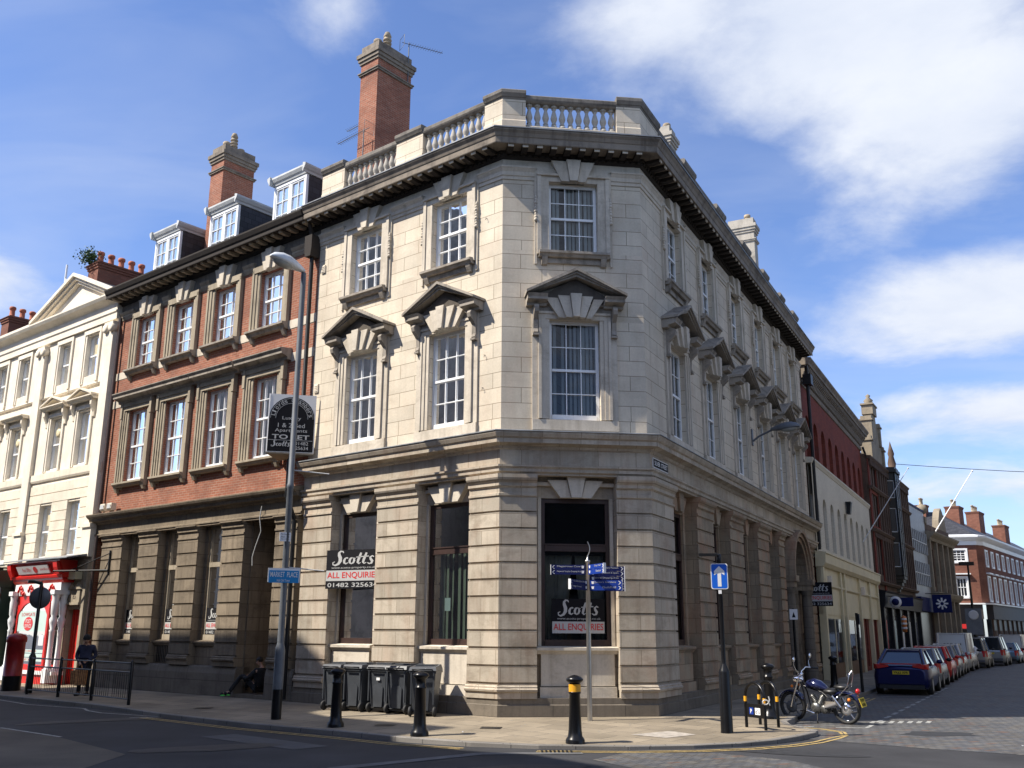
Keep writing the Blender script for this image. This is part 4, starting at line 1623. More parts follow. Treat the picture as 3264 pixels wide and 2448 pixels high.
        for zc, ok in ((11.9, i == 0), (9.0, i in (1, 2)), (5.7, i == 1)):
            if ok:
                v = MB()
                if zc == 9.0:
                    v.lathe(FL.P(c_ + .05, -.17, zc), [(.05, -.05), (.17, -.05), (.17, .03), (.14, .05), (.0, .05)], 14, axis='z', rot=Matrix.Rotation(R(90), 3, FL.d))
                else:
                    v.box(FL, c_ - .16, c_ + .1, -.178, -.15, zc - .2, zc + .2)
                v.build('vent', M_YEL, o)
    # ground floor plain surface beside the shopfront
    gw = MB()
    gw.box(FL, C0, C0 + .18, -.3, .12, 0, 4.1)
    gw.box(FL, C0 + 1.12, C0 + 1.3, -.3, .1, 0, 4.1)
    gw.box(FL, C0 + .18, C0 + 1.12, -.3, .08, 2.46, 4.1)
    gw.box(FL, 23.1, 23.5, -.3, .1, 0, 4.1)
    gw.box(FL, 24.3, 24.6, -.3, .1, 0, 4.1)
    gw.build('ground_floor_wall', M_BDR, CB)


cream_building()
for fr_args, lab in (((22.2, 23.0, -3.2, -1.0), 'soot dark brick chimney with five terracotta pots and a shrub behind the cream pediment'),
                     ((30.0, 30.75, -3.2, -1.0), 'distant brick chimney with five terracotta pots at the far left')):
    u0, u1, n0, n1 = fr_args
    t = thing('brick_chimney', lab, 'chimney', FL.P((u0 + u1) / 2, (n0 + n1) / 2, 14))
    zt = 16.0 if u0 < 25 else 15.3
    stack(FL, u0, u1, n0, n1, 14.0, zt, M_BRICK3, M_BRICK3, t, capz=.2, out=.12, band=False, top=.12, name='stack',
          pots=[(u0 + .4, n1 - .25 - i * .45, .52, 'p') for i in range(5)], potmat=M_TERRA)
    if u0 < 25:
        m = MB()
        c = FL.P(u1 - .25, n1 + .0, 16.38)
        for i in range(9):
            e = c + Vector((random.gauss(-.15, .25), random.gauss(0, .15), random.uniform(.1, .5)))
            m.tube([c - Vector((0, 0, .15)), c.lerp(e, .5) + Vector((0, 0, .05)), e], [.014, .01, .004], 4)
        for i in range(760):
            p = c + Vector((random.gauss(-.12, .22), random.gauss(0, .18), random.gauss(.2, .17)))
            a = Vector((random.uniform(-1, 1), random.uniform(-1, 1), random.uniform(-1, 1))).normalized() * .05
            b = Vector((random.uniform(-1, 1), random.uniform(-1, 1), random.uniform(-1, 1))).normalized() * .035
            m.quad(p - a, p + b, p + a, p - b)
        o = m.build('shrub', M_LEAF, None, recalc=False)
        tag(o, 'small green shrub growing out of the brick chimney top', 'shrub')
gable = MB()
gable.uz(FL, [(24.6, 13.5), (28.8, 13.5), (28.4, 14.3), (25.4, 15.7), (24.6, 15.7)], -2.6, -2.0)
gable.build('rear_gable', M_BRICK3, CB)
fp = thing('flagpole', 'white flagpole with a red and white flag on the roof at far left', 'flagpole', FL.P(29.4, -3, 14.0))
MB().tube([FL.P(29.4, -3, 14), FL.P(29.4, -3, 18.5)], .05, 8).build('pole', M_WHITE, fp)
fl1, fl2 = MB(), MB()
q0 = FL.P(29.4, -3, 17.9)
for i in range(6):
    s0, s1 = i / 6, (i + 1) / 6
    d_ = -FL.d * .6 + FL.n * .1
    a = q0 + d_ * s0 + FL.n * .06 * math.sin(i * 1.7) + Vector((0, 0, -.55 * s0))
    b = q0 + d_ * s1 + FL.n * .06 * math.sin((i + 1) * 1.7) + Vector((0, 0, -.55 * s1))
    up_ = Vector((0, 0, .6))
    (fl1 if i in (0, 1, 4) else fl2).quad(a - up_ * (.9), b - up_ * .9, b + up_ * .0, a + up_ * .0)
fl1.build('flag', M_WHITE, fp, recalc=False)
fl2.build('flag', M_SRED, fp, recalc=False)


def post_office():
    t = thing('post_office_shopfront', 'red and white Victorian shopfront with fascia reading Post Office', 'shopfront', FL.P(20.8, .3, 0))
    f = MB()
    a, b = 19.05, 22.75
    f.nz(FL, [(.08, 3.52), (.55, 3.52), (.58, 3.6), (.5, 3.66), (.66, 4.02), (.72, 4.06), (.72, 4.1), (.08, 4.1)], a - .1, b + .1)
    f.nz(FL, [(.08, 3.36), (.42, 3.36), (.5, 3.45), (.5, 3.518), (.08, 3.518)], a, b)
    for u in (a + .12, b - .12):
        f.nz(FL, [(.5, 3.6), (.64, 3.62), (.74, 3.85), (.78, 4.05), (.5, 4.05)], u - .14, u + .14)
    f.build('fascia', M_REDP, t)
    rf = MB()
    rf.nz(FL, [(.05, 4.25), (.85, 4.12), (.85, 4.15), (.05, 4.32)], C0 + .05, b + .2)
    rf.build('lead_roof', M_LEAD, t)
    s = MB()
    # tilted sign panel
    p0, p1 = FL.P(b - .6, .56, 3.70), FL.P(a + .75, .56, 3.70)
    ud = (FL.n * .16 + Vector((0, 0, .3))).normalized()
    nn = (FL.n - Vector((0, 0, .5))).normalized()
    hh = .30
    s.prism([p0, p1, p1 + ud * hh, p0 + ud * hh], [q + nn * .03 for q in (p0, p1, p1 + ud * hh, p0 + ud * hh)])
    so = s.build('sign_panel', M_SWHT, t)
    text('Post Office', M_SRED, so, p0 - FL.d * .42 + ud * .09 + nn * .03, -FL.d, ud, .62, .14, nn)
    text('postoffice.co.uk', M_SRED, so, p0 - FL.d * 1.75 + ud * .09 + nn * .03, -FL.d, ud, .8, .12, nn)
    dm = MB()
    c = p0 - FL.d * 1.38 + ud * .15 + nn * .035
    dm.add([c + FL.d * .15 * math.cos(i * math.pi / 8) + ud * .12 * math.sin(i * math.pi / 8) for i in range(16)], [tuple(range(16))])
    dm.build('emblem', M_SRED, so, recalc=False)
    # carved frieze
    cv = MB()
    for k in range(4):
        u = b - .55 - k * .78
        for i in range(7):
            r_ = .09 + .012 * i
            cv.ellip(FL.P(u - .07 * i, .5, 3.12 + .13 * math.sin(i * .9) * (1 if k % 2 else 1)), .05, .05, .08, 6, 5)
    cv.build('carving', M_REDP, t)
    wb = MB()
    wb.box(FL, a + .15, b - .15, .1, .44, 2.95, 3.35)
    wb.box(FL, a, b, .1, .5, .30, .42)
    wb.build('white_frieze', M_WHITE, t)
    # turned white columns
    for u, n in ((b - .3, .5), (a + .28, .5), (a + .28, .22)):
        cl = MB()
        cl.box(FL, u - .13, u + .13, n - .13, n + .13, .05, .5)
        cl.lathe(FL.P(u, n, .5), [(.12, 0), (.12, .04), (.09, .08), (.08, .8), (.085, 1.2), (.1, 1.25), (.07, 1.3), (.12, 1.5), (.13, 1.62), (.08, 1.72), (.11, 1.8), (.13, 2.2), (.11, 2.3), (.14, 2.45)], 12)
        cl.box(FL, u - .15, u + .15, n - .15, n + .15, 2.95, 3.1)
        cl.build('column', M_WHITE, t)
    fr = MB()
    u0, u1 = a + .95, b - .55      # front window
    n = .42
    fr.box(FL, u0 - .12, u0, n - .06, n, .42, 2.95)
    fr.box(FL, u1, u1 + .12, n - .06, n, .42, 2.95)
    fr.box(FL, u0, u1, n - .06, n, .42, .62)
    arc = [(u0 + (u1 - u0) * i / 12, 2.72 - .45 * (abs(i / 6 - 1) ** 3)) for i in range(13)]
    fr.uz(FL, arc + [(u1, 2.95), (u0, 2.95)], n - .06, n)
    fr.box(FL, a + .4, a + .95 - .12, n - .5, n - .06, .42, .62)
    fr.box(FL, a + .4, a + .95, n - .06, n, 2.75, 2.95)
    fr.build('window_frame', M_REDP, t)
    st = MB()
    st.box(FL, u0 - .15, b - .1, .1, .44, -.1, .3)
    st.box(FL, a, u0 - .152, .1, .2, -.1, .3)
    st.build('stall_riser', M_REDP, t)
    gl = MB()
    gl.quad(FL.P(u0, n - .03, .62), FL.P(u1, n - .03, .62), FL.P(u1, n - .03, 2.8), FL.P(u0, n - .03, 2.8))
    gl.build('pane', M_GLASSG, t, recalc=False)
    bk = MB()
    bk.quad(FL.P(a, -.2, 0), FL.P(b, -.2, 0), FL.P(b, -.2, 3), FL.P(a, -.2, 3))
    bk.quad(FL.P(b, -.2, 0), FL.P(b, .3, 0), FL.P(b, .3, 3), FL.P(b, -.2, 3))
    bk.build('shop_interior', M_BROWN, t, recalc=False)
    po = MB()
    po.box(FL, u0 + .05, u1 - .05, n - .028, n - .02, 1.72, 2.42)
    po = po.build('poster', M_PALE, t)
    text('LOWGATE', M_SRED, po, FL.P(u1 - .3, n - .018, 2.24), -FL.d, (0, 0, 1), 1.0, .12, FL.n)
    c = FL.P((u0 + u1) / 2 + .25, n - .012, 1.98)
    dk = MB()
    dk.add([c + FL.d * .34 * math.cos(i * math.pi / 12) + Vector((0, 0, .235 * math.sin(i * math.pi / 12))) for i in range(24)], [tuple(range(24))])
    dk.build('emblem', M_SRED, po, recalc=False)
    text('POST', M_SWHT, po, c + FL.d * .2 + Vector((0, 0, .02)), -FL.d, (0, 0, 1), .4, .13, FL.n)
    text('OFFICE', M_SWHT, po, c + FL.d * .26 + Vector((0, 0, -.14)), -FL.d, (0, 0, 1), .5, .12, FL.n)
    for z, s_ in ((1.0, 'PASSPORT (CHECK & SEND) SERVICE'), (.86, 'CAR TAX'), (.72, 'BUREAU DE CHANGE')):
        bd = MB()
        bd.box(FL, u0 + .05, u1 - .05, n - .028, n - .02, z, z + .11)
        bd = bd.build('strip', M_PALE, t)
        text(s_, M_SRED, bd, FL.P(u1 - .2, n - .018, z + .02), -FL.d, (0, 0, 1), 1.5 if len(s_) > 10 else .5, .07, FL.n)
    nt_ = MB()
    nt_.box(FL, u0 + .1, u0 + .45, n - .028, n - .02, 1.25, 1.6)
    nt_.build('notice', M_SWHT, t)
    # entrance on the right with a red door
    d = MB()
    d.box(FL, C0 + .18, C0 + 1.12, -.20, -.12, 0, 2.45)
    for i in range(5):
        u = C0 + .25 + i * .17
        d.box(FL, u, u + .12, -.12, -.09, .2, 2.3)
    d.build('door', M_REDP, t)
    q = MB()
    u = C0 + .64
    q.box(FL, u - .34, u + .34, .08, .14, 2.68, 3.1)
    q.box(FL, u - .42, u + .42, .08, .2, 2.6, 2.679)
    q.uz(FL, [(u - .46, 3.12), (u - .2, 3.32), (u, 3.2), (u + .2, 3.32), (u + .46, 3.12)], .08, .18)
    q = q.build('number_plaque', M_BDR, t)
    text('65', M_BROWN, q, FL.P(u + .1, .14, 2.8), -FL.d, (0, 0, 1), .2, .16, FL.n)
    al = MB()
    al.box(FL, C0 + .35, C0 + .85, .1, .34, 3.45, 3.75)
    al.build('alarm_box', M_YEL, t)


post_office()
# projecting red sign at the far left edge and dark shop beyond
ps = thing('hanging_sign', 'white and red projecting post office sign at the left edge', 'shop sign', FL.P(23.7, .9, 3.0))
MB().box(FL, 23.68, 23.74, .35, 1.25, 3.08, 3.9).build('panel', M_SWHT, ps)
m_ = MB()
m_.box(FL, 23.675, 23.745, .35, 1.25, 2.9, 3.07)
m_.build('red_base', M_SRED, ps)
m_ = MB()
c = FL.P(23.67, .8, 3.5)
m_.add([c + FL.n * .3 * math.cos(i * math.pi / 10) + Vector((0, 0, .2 * math.sin(i * math.pi / 10))) for i in range(20)], [tuple(range(20))])
m_.build('emblem', M_SRED, ps, recalc=False)
m_ = MB()
m_.tube([FL.P(23.71, 0, 4.0), FL.P(23.71, 1.3, 4.0)], .025, 6)
m_.build('bracket', M_BLACKM, ps)
sh = thing('dark_shopfront', 'dark green shopfront with posters at the left edge', 'shopfront', FL.P(27, .2, 0))
m_ = MB()
m_.box(FL, 23.6, 23.9, .05, .5, 0, 3.3)
m_.box(FL, 27.6, 27.9, .05, .5, 0, 3.3)
m_.nz(FL, [(.05, 3.3), (.6, 3.3), (.7, 3.9), (.05, 3.95)], 23.55, 30)
m_.box(FL, 23.9, 30, .05, .4, 0, .55)
m_.build('frame', plain('dark_green_paint', (.03, .06, .045), .35), sh)
m_ = MB()
m_.quad(FL.P(23.9, .3, .55), FL.P(30, .3, .55), FL.P(30, .3, 3.3), FL.P(23.9, .3, 3.3))
m_.build('pane', M_GLASSG, sh, recalc=False)
m_ = MB()
m_.quad(FL.P(23.6, -.3, 0), FL.P(38, -.3, 0), FL.P(38, -.3, 4.2), FL.P(23.6, -.3, 4.2))
m_.build('interior', M_DARKIN, sh, recalc=False)
for i, (mt, z) in enumerate(((plain('pink_poster', (.7, .05, .25), .5), 2.2), (M_PALE, 1.5), (plain('pink_poster', (.7, .05, .25), .5), 1.0))):
    MB().box(FL, 24.1, 24.7, .31, .318, z, z + .55).build('poster', mt, sh)


# wrought bracket with lamp on the brick front corner
wb_ = thing('iron_bracket', 'black iron sign bracket on the brick building corner above the post office', 'bracket', FL.P(17.3, 0, 3.8))
m_ = MB()
m_.box(FL, 16.95, 17.0, -.03, .02, 3.6, 4.35)
m_.tube([FL.P(16.98, .02, 3.7), FL.P(18.9, .9, 3.7)], .03, 6)
m_.tube([FL.P(16.98, .02, 4.25), FL.P(18.3, .6, 3.72)], .018, 6)
m_.build('arm', M_BLACKM, wb_)

# ------------------------------------------------------------------ Silver Street buildings


def arch_wall(mb, fr, u0, u1, z0, z1, n, arches, depth):
    """wall with round-headed openings [(c,r,zs_bottom,z_spring)]"""
    us = u0
    for c, r, zb, zs in sorted(arches):
        mb.quad(fr.P(us, n, z0), fr.P(c - r, n, z0), fr.P(c - r, n, z1), fr.P(us, n, z1))
        if zb > z0:
            mb.quad(fr.P(c - r, n, z0), fr.P(c + r, n, z0), fr.P(c + r, n, zb), fr.P(c - r, n, zb))
        k = 8
        pts = [(c - r * math.cos(math.pi * i / k), zs + r * math.sin(math.pi * i / k)) for i in range(k + 1)]
        for i in range(k):
            a, b = pts[i], pts[i + 1]
            mb.quad(fr.P(a[0], n, a[1]), fr.P(b[0], n, b[1]), fr.P(b[0], n, z1), fr.P(a[0], n, z1))
            mb.quad(fr.P(a[0], n, a[1]), fr.P(b[0], n, b[1]), fr.P(b[0], n - depth, b[1]), fr.P(a[0], n - depth, a[1]))
        for x in (c - r, c + r):
            mb.quad(fr.P(x, n, zb), fr.P(x, n - depth, zb), fr.P(x, n - depth, zs), fr.P(x, n, zs))
        mb.quad(fr.P(c - r, n, zb), fr.P(c + r, n, zb), fr.P(c + r, n - depth, zb), fr.P(c - r, n - depth, zb))
        us = c + r
    mb.quad(fr.P(us, n, z0), fr.P(u1, n, z0), fr.P(u1, n, z1), fr.P(us, n, z1))


RB = thing('arcaded_building', 'deep red brick building with tall round arches above a cream painted arcade and cream shopfront', 'building', FR_.P(30, 0, 0))


def arcaded():
    U0, U1 = ROFF + .75, 38.8
    w = MB()
    cs = [21.9 + 1.93 * i for i in range(9)]
    arch_wall(w, FR_, U0, U1, 8.8, 12.6, -.25, [(c, .52, 8.85, 10.65) for c in cs if c < 38], .28)
    w.quad(FR_.P(U0, -.25, 0), FR_.P(U0, -9, 0), FR_.P(U0, -9, 13.4), FR_.P(U0, -.25, 13.4))
    w.quad(FR_.P(U1, -.25, 0), FR_.P(U1, -9, 0), FR_.P(U1, -9, 13.4), FR_.P(U1, -.25, 13.4))
    w.quad(FR_.P(U0, -9, 0), FR_.P(U1, -9, 0), FR_.P(U1, -9, 13.4), FR_.P(U0, -9, 13.4))
    w.quad(FR_.P(U0, -.25, 13.4), FR_.P(U1, -.25, 13.4), FR_.P(U1, -9, 13.4), FR_.P(U0, -9, 13.4))
    w.quad(FR_.P(U0, -.53, 8.8), FR_.P(U1, -.53, 8.8), FR_.P(U1, -.53, 11.6), FR_.P(U0, -.53, 11.6))
    w.build('wall', M_BRICK2, RB)
    for c in cs[:9]:
        g = MB()
        g.box(FR_, c - .3, c + .3, -.52, -.47, 8.95, 10.7)
        g.build('window', M_DARKIN, RB)
    c = MB()
    c.sweep(straight(FR_, U0, U1), [(-.4, 12.35), (-.2, 12.38), (-.16, 12.5), (-.2, 12.55), (-.2, 12.62), (-.4, 12.62)])
    c.sweep(straight(FR_, U0, U1 + .1), [(-.4, 13.2), (.18, 13.2), (.2, 13.3), (.3, 13.42), (.3, 13.5), (-.4, 13.6)])
    for i in range(62):
        u = U0 + .15 + i * .29
        c.nz(FR_, [(-.3, 12.63), (-.12, 12.66), (-.05, 12.9), (.10, 13.05), (.14, 13.19), (-.3, 13.19)], u - .07, u + .07)
    c.build('cornice', M_CORN, RB)
    l = MB()
    cs2 = [21.35 + 1.925 * i for i in range(9)]
    arch_wall(l, FR_, U0 - .1, U1 - .5, 4.9, 8.85, .0, [(q, .47, 5.35, 7.12) for q in cs2], .14)
    l.quad(FR_.P(U1 - .5, 0, 4.9), FR_.P(U1 - .5, -.3, 4.9), FR_.P(U1 - .5, -.3, 9), FR_.P(U1 - .5, 0, 9))
    l.quad(FR_.P(U0, -.18, 4.9), FR_.P(U1 - .5, -.18, 4.9), FR_.P(U1 - .5, -.18, 8.8), FR_.P(U0, -.18, 8.8))
    l.sweep(straight(FR_, U0 - .1, U1 - .45), [(-.3, 8.85), (.02, 8.85), (.06, 8.95), (.09, 9.0), (.09, 9.08), (-.3, 9.12)])
    l.build('painted_arcade', M_WHITEB, RB)
    for q in cs2:
        g = MB()
        g.box(FR_, q - .46, q + .46, -.17, -.135, 5.36, 7.5)
        g.build('window', plain('dull_blind', (.26, .245, .21), .6), RB)
    # cream shopfront
    s = MB()
    n = .3
    s.box(FR_, ROFF + .1, 37.3, 0, n - .12, 2.55, 4.55)
    s.nz(FR_, [(0, 4.45), (n, 4.45), (n + .1, 4.6), (n + .12, 4.95), (n + .16, 4.98), (n + .16, 5.03), (0, 5.1)], ROFF + .05, 37.4)
    s.nz(FR_, [(0, 3.65), (n - .1, 3.65), (n - .04, 3.72), (n - .04, 3.78), (0, 3.8)], ROFF + .1, 37.3)
    for u in (20.25, 24.5, 25.6, 30.2, 33.8, 37.1):
        s.box(FR_, u - .15, u + .15, 0, n - .02, -.15, 4.45)
    s.box(FR_, 20.4, 24.4, 0, n - .14, 2.36, 2.56)
    s.box(FR_, 25.8, 30.0, 0, n - .14, 2.36, 2.56)
    for u in (22.4, 27.9):
        s.box(FR_, u - .05, u + .05, 0, n - .07, .6, 2.4)
    o = s.build('shopfront', M_YEL, RB)
    b = MB()
    b.box(FR_, 20.42, 24.33, .0, n - .1, -.15, .62)
    b.box(FR_, 25.77, 30.03, .0, n - .1, -.15, .62)
    b.build('stall_riser', plain('tan_boards', (.2, .12, .06), .6), RB)
    b = MB()
    for a, c_ in ((20.42, 24.33), (25.77, 30.03)):
        b.quad(FR_.P(a, .21, .6), FR_.P(c_, .21, .6), FR_.P(c_, .21, 2.4), FR_.P(a, .21, 2.4))
    b.build('pane', M_GLASSG, RB, recalc=False)
    b = MB()
    for a, c_ in ((20.42, 24.33), (25.77, 30.03)):
        b.quad(FR_.P(a, -.24, .5), FR_.P(c_, -.24, .5), FR_.P(c_, -.24, 2.5), FR_.P(a, -.24, 2.5))
    b.build('interior', plain('shop_interior_tone', (.10, .10, .10), .8, var=.6, scale=1.3), RB, recalc=False)
    b = MB()
    b.box(FR_, 24.7, 25.4, .0, .1, -.1, 2.5)
    b.build('door', M_BROWN, RB)
    b = MB()
    b.box(FR_, 24.75, 25.35, .1, .14, 2.75, 3.6)
    b.build('blue_pane', plain('blue_glass', (.12, .17, .26), .3), RB)
    b = MB()
    arch_wall(b, FR_, 30.4, 37.0, -.1, 3.65, .08, [(31.3, .32, .2, 2.3), (32.6, .32, .2, 2.3), (35.0, .32, .2, 2.3), (36.2, .32, .2, 2.3)], .3)
    b.build('brick_arcade', M_BRICK2, RB)
    # lamp box high on the painted wall
    la = MB()
    la.box(FR_, 29.3, 29.8, .02, .28, 8.15, 8.2)
    la.nz(FR_, [(.05, 7.6), (.2, 7.6), (.28, 8.14), (.05, 8.14)], 29.35, 29.75)
    la.build('wall_lantern', M_BLACKM, RB)
    bl = MB()
    for u, z in ((20.9, 3.9), (30.4, 3.85)):
        bl.box(FR_, u - .14, u + .14, n, n + .16, z - .2, z + .2)
    bl.build('alarm_box', M_CREAMD, RB)


arcaded()
m_ = MB()
m_.tube([FR_.P(ROFF + .95, .05, 5.2), FR_.P(ROFF + .95, .05, 12.4)], .075, 8)
m_.tube([FR_.P(ROFF + .95, .05, 12.4), FR_.P(ROFF + .6, .1, 13.1)], .075, 8)
m_.box(FR_, ROFF + .7, ROFF + 1.2, -.1, .25, 12.3, 12.75)
tag(m_.build('drainpipe', M_BLACKM, None), 'thick black drainpipe between the stone building and the arcaded building', 'drainpipe')
m_ = MB()
m_.tube([FR_.P(38.85, .0, 5.0), FR_.P(38.85, .0, 12.2), FR_.P(38.7, -.1, 12.6)], .07, 8)
tag(m_.build('drainpipe', M_BLACKM, None), 'black drainpipe at the far end of the arcaded red brick wall', 'drainpipe')

FG = Fr(21.05, 56.63, 29.75, 119.75)
GB = thing('gothic_building', 'dark brown ornate building with stepped gable and rows of narrow mullioned windows', 'building', FG.P(7, 0, 0))
M_GOTH = stone('brown_sandstone', (.135, .09, .066), None, (.05, .035, .03), .8, seed=21.)
M_GOTL = stone('pale_gable_stone', (.28, .235, .17), None, (.12, .10, .08), .6, seed=22.)


def gothic():
    w = MB()
    hs = []
    for zb, zt in ((5.2, 7.4), (8.0, 9.9), (10.4, 11.7)):
        for c in [.7, 1.5, 2.3, 3.3, 4.1, 4.9, 5.7, 9.4, 10.2, 11.0, 12.2, 13.0, 13.8, 14.6]:
            hs.append((c - .26, c + .26, zb, zt))
    wall(w, FG, 0, 15.35, 4.3, 12.1, 0, hs, .3)
    w.quad(FG.P(0, -.3, 4.3), FG.P(15.35, -.3, 4.3), FG.P(15.35, -.3, 12.1), FG.P(0, -.3, 12.1))
    w.quad(FG.P(0, 0, 0), FG.P(0, -8, 0), FG.P(0, -8, 12.2), FG.P(0, 0, 12.2))
    w.quad(FG.P(0, -8, 0), FG.P(15.3, -8, 0), FG.P(15.3, -8, 12.2), FG.P(0, -8, 12.2))
    w.build('wall', M_GOTH, GB)
    rb = MB()
    rb.box(FG, .02, 2.7, 0, .05, 11.72, 12.1)
    rb.box(FG, .02, 2.7, 0, .06, 7.42, 7.98)
    rb.box(FG, .02, 2.7, 0, .06, 9.92, 10.38)
    rb.box(FG, .02, .4, 0, .07, 4.3, 11.7)
    rb.box(FG, 2.5, 2.9, 0, .07, 4.3, 11.7)
    rb.build('brick_bay', M_BRICK2, GB)
    d = MB()
    for z in (4.6, 7.6, 10.1, 11.9):
        d.sweep(straight(FG, 0, 15.4), [(-.1, z), (.16, z), (.26, z + .12), (.26, z + .18), (-.1, z + .22)])
    for u in [2.7, 3.7, 4.5, 5.3, 6.1, 8.9, 9.8, 10.6, 11.6, 12.6, 13.4, 14.2, 15.2]:
        d.box(FG, u - .08, u + .08, 0, .13, 4.85, 11.85)
    for i in range(44):
        u = .2 + i * .345
        d.box(FG, u, u + .15, 0, .2, 11.55, 11.86)
        d.box(FG, u, u + .15, 0, .14, 7.3, 7.56)
    d.build('stone_trim', M_GOTH, GB)
    g = MB()
    for c in [.7, 1.5, 2.3, 3.3, 4.1, 4.9, 5.7, 9.4, 10.2, 11.0, 12.2, 13.0, 13.8, 14.6]:
        for zb, zt in ((5.2, 7.4), (8.0, 9.9), (10.4, 11.7)):
            g.box(FG, c - .26, c + .26, -.28, -.24, zb, zt)
    g.build('window_glass', plain('dark_glass', (.022, .026, .034), .25, spec=.4), GB)
    r = MB()
    r.quad(FG.P(0, -.3, 12.1), FG.P(15.3, -.3, 12.1), FG.P(15.3, -3.6, 15.1), FG.P(0, -3.6, 15.1))
    r.quad(FG.P(0, -8, 12.1), FG.P(15.3, -8, 12.1), FG.P(15.3, -3.6, 15.1), FG.P(0, -3.6, 15.1))
    r.uz(FG, [(0, 12)] * 1 + [(15.3, 12), (15.3, 12.3), (0, 12.3)], -.4, -.3)
    r.build('roof', M_SLATE, GB, recalc=False)
    # stepped gable
    gb = MB()
    gb.uz(FG, [(1.9, 12.0), (6.3, 12.0), (6.3, 13.3), (5.6, 13.5), (5.5, 14.3), (4.9, 14.6), (4.7, 15.3), (3.5, 15.3), (3.3, 14.6), (2.7, 14.3), (2.6, 13.5), (1.9, 13.3)], -.5, -.02)
    gb.box(FG, 3.4, 4.8, -.6, .08, 15.3, 15.9)
    gb.box(FG, 3.3, 4.9, -.65, .14, 15.9, 16.0)
    for u, z in ((1.9, 12.1), (6.3, 12.1), (2.65, 13.5), (5.55, 13.5)):
        gb.box(FG, u - .22, u + .22, -.55, .1, z, z + 1.5)
        gb.box(FG, u - .3, u + .3, -.62, .17, z + 1.2, z + 1.3)
    gb.build('stepped_gable', M_GOTL, GB)
    f = MB()
    f.lathe(FG.P(4.1, -.25, 16.0), [(.3, 0), (.22, .15), (.3, .3), (.1, .5), (.16, .62), (0, .75)], 10)
    f.build('finial', M_GOTL, GB)
    f = MB()
    f.lathe(FG.P(11.3, -.2, 12.3), [(.45, 0), (.4, .5), (.25, .7), (.3, 1.0), (.18, 1.5), (.24, 1.7), (.1, 2.2), (0, 2.6)], 8)
    f.box(FG, 10.7, 11.9, -.5, .1, 12.1, 12.7)
    f.build('finial', M_GOTH, GB)
    # black oriel
    o = MB()
    nb = .55
    for z0, z1 in ((5.4, 5.9), (7.5, 8.1), (9.7, 10.3), (11.5, 12.35)):
        o.un(FG, [(6.5, 0), (8.5, 0), (8.2, nb), (6.8, nb)], z0, z1)
    o.un(FG, [(6.3, 0), (8.7, 0), (8.35, nb + .12), (6.65, nb + .12)], 12.0, 12.2)
    for k in range(5):
        o.un(FG, [(6.6 + k * .1, 0), (8.4 - k * .1, 0), (8.1 - k * .1, nb * (1 - k * .18)), (6.9 + k * .1, nb * (1 - k * .18))], 5.38 - (k + 1) * .2, 5.38 - k * .2 - .01)
    for u, n in ((6.5, .0), (8.5, .0), (6.82, nb - .08), (8.18, nb - .08), (7.5, nb - .08)):
        o.box(FG, u - .08, u + .08, n, n + .1, 5.4, 12.2)
    o.build('oriel', M_BLACKM, GB)
    g = MB()
    for z0, z1 in ((5.9, 7.5), (8.1, 9.7), (10.3, 11.5)):
        g.un(FG, [(6.56, 0), (8.44, 0), (8.14, nb - .08), (6.86, nb - .08)], z0, z1)
    g.build('oriel_glass', MATS['dark_glass'], GB)
    wf = MB()
    for z0, z1 in ((5.95, 7.45), (8.15, 9.65), (10.35, 11.45)):
        for a, b in (((6.56, .05), (6.80, nb - .12)), ((6.90, nb - .05), (7.42, nb - .05)), ((7.58, nb - .05), (8.10, nb - .05))):
            pa, pb = FG.P(a[0], a[1], 0), FG.P(b[0], b[1], 0)
            for z in (z0, z1):
                wf.tube([pa + Vector((0, 0, z)), pb + Vector((0, 0, z))], .035, 4, False)
            for p in (pa, pb):
                wf.tube([p + Vector((0, 0, z0)), p + Vector((0, 0, z1))], .035, 4, False)
    wf.build('white_window_frame', M_SIL, GB)
    # shops at street level
    s = MB()
    for u in (.2, 3.0, 6.0, 9.0, 12.0, 15.1):
        s.box(FG, u - .18, u + .18, 0, .25, -.2, 4.2)
    s.nz(FG, [(0, 3.3), (.3, 3.3), (.42, 4.1), (.5, 4.2), (0, 4.3)], 0, 15.35)
    s.build('shopfront', M_BLACKM, GB)
    s = MB()
    s.quad(FG.P(0, .05, -.2), FG.P(15.35, .05, -.2), FG.P(15.35, .05, 3.3), FG.P(0, .05, 3.3))
    s.build('shop_glass', MATS['dark_glass'], GB, recalc=False)
    for u, c_ in ((1.2, M_REDP), (4.5, M_PALE), (7.4, M_SWHT), (10.5, M_SIL), (13.3, M_NAVY)):
        q = MB()
        q.box(FG, u - .5, u + .5, .06, .08, .5, 2.6)
        q.build('shop_display', c_, GB)


gothic()


def hang_sign(fr, u, n0, n1, z0, z1, mat, lab, sub=None):
    t = thing('hanging_sign', lab, 'shop sign', fr.P(u, 0, z0))
    MB().box(fr, u - .05, u + .05, n0, n1, z0, z1).build('panel', mat, t)
    m = MB()
    m.tube([fr.P(u, 0, z1 + .08), fr.P(u, n1, z1 + .08)], .025, 6)
    m.build('bracket', M_BLACKM, t)
    if sub:
        sub(t)
    return t


def clock_disc(t):
    m = MB()
    c = FG.P(1.1, .75, 3.6)
    m.lathe(c, [(0, -.07), (.33, -.07), (.33, .07), (0, .07)], 18, rot=Matrix.Rotation(R(90), 3, FG.n))
    m.build('roundel', M_SWHT, t)
    m = MB()
    m.lathe(c, [(0, -.09), (.2, -.09), (.2, .09), (0, .09)], 18, rot=Matrix.Rotation(R(90), 3, FG.n))
    m.build('roundel_centre', M_NAVY, t)


hang_sign(FG, 1.15, .5, 1.7, 3.35, 3.85, M_NAVY, 'navy projecting shop sign with a round white badge', clock_disc)


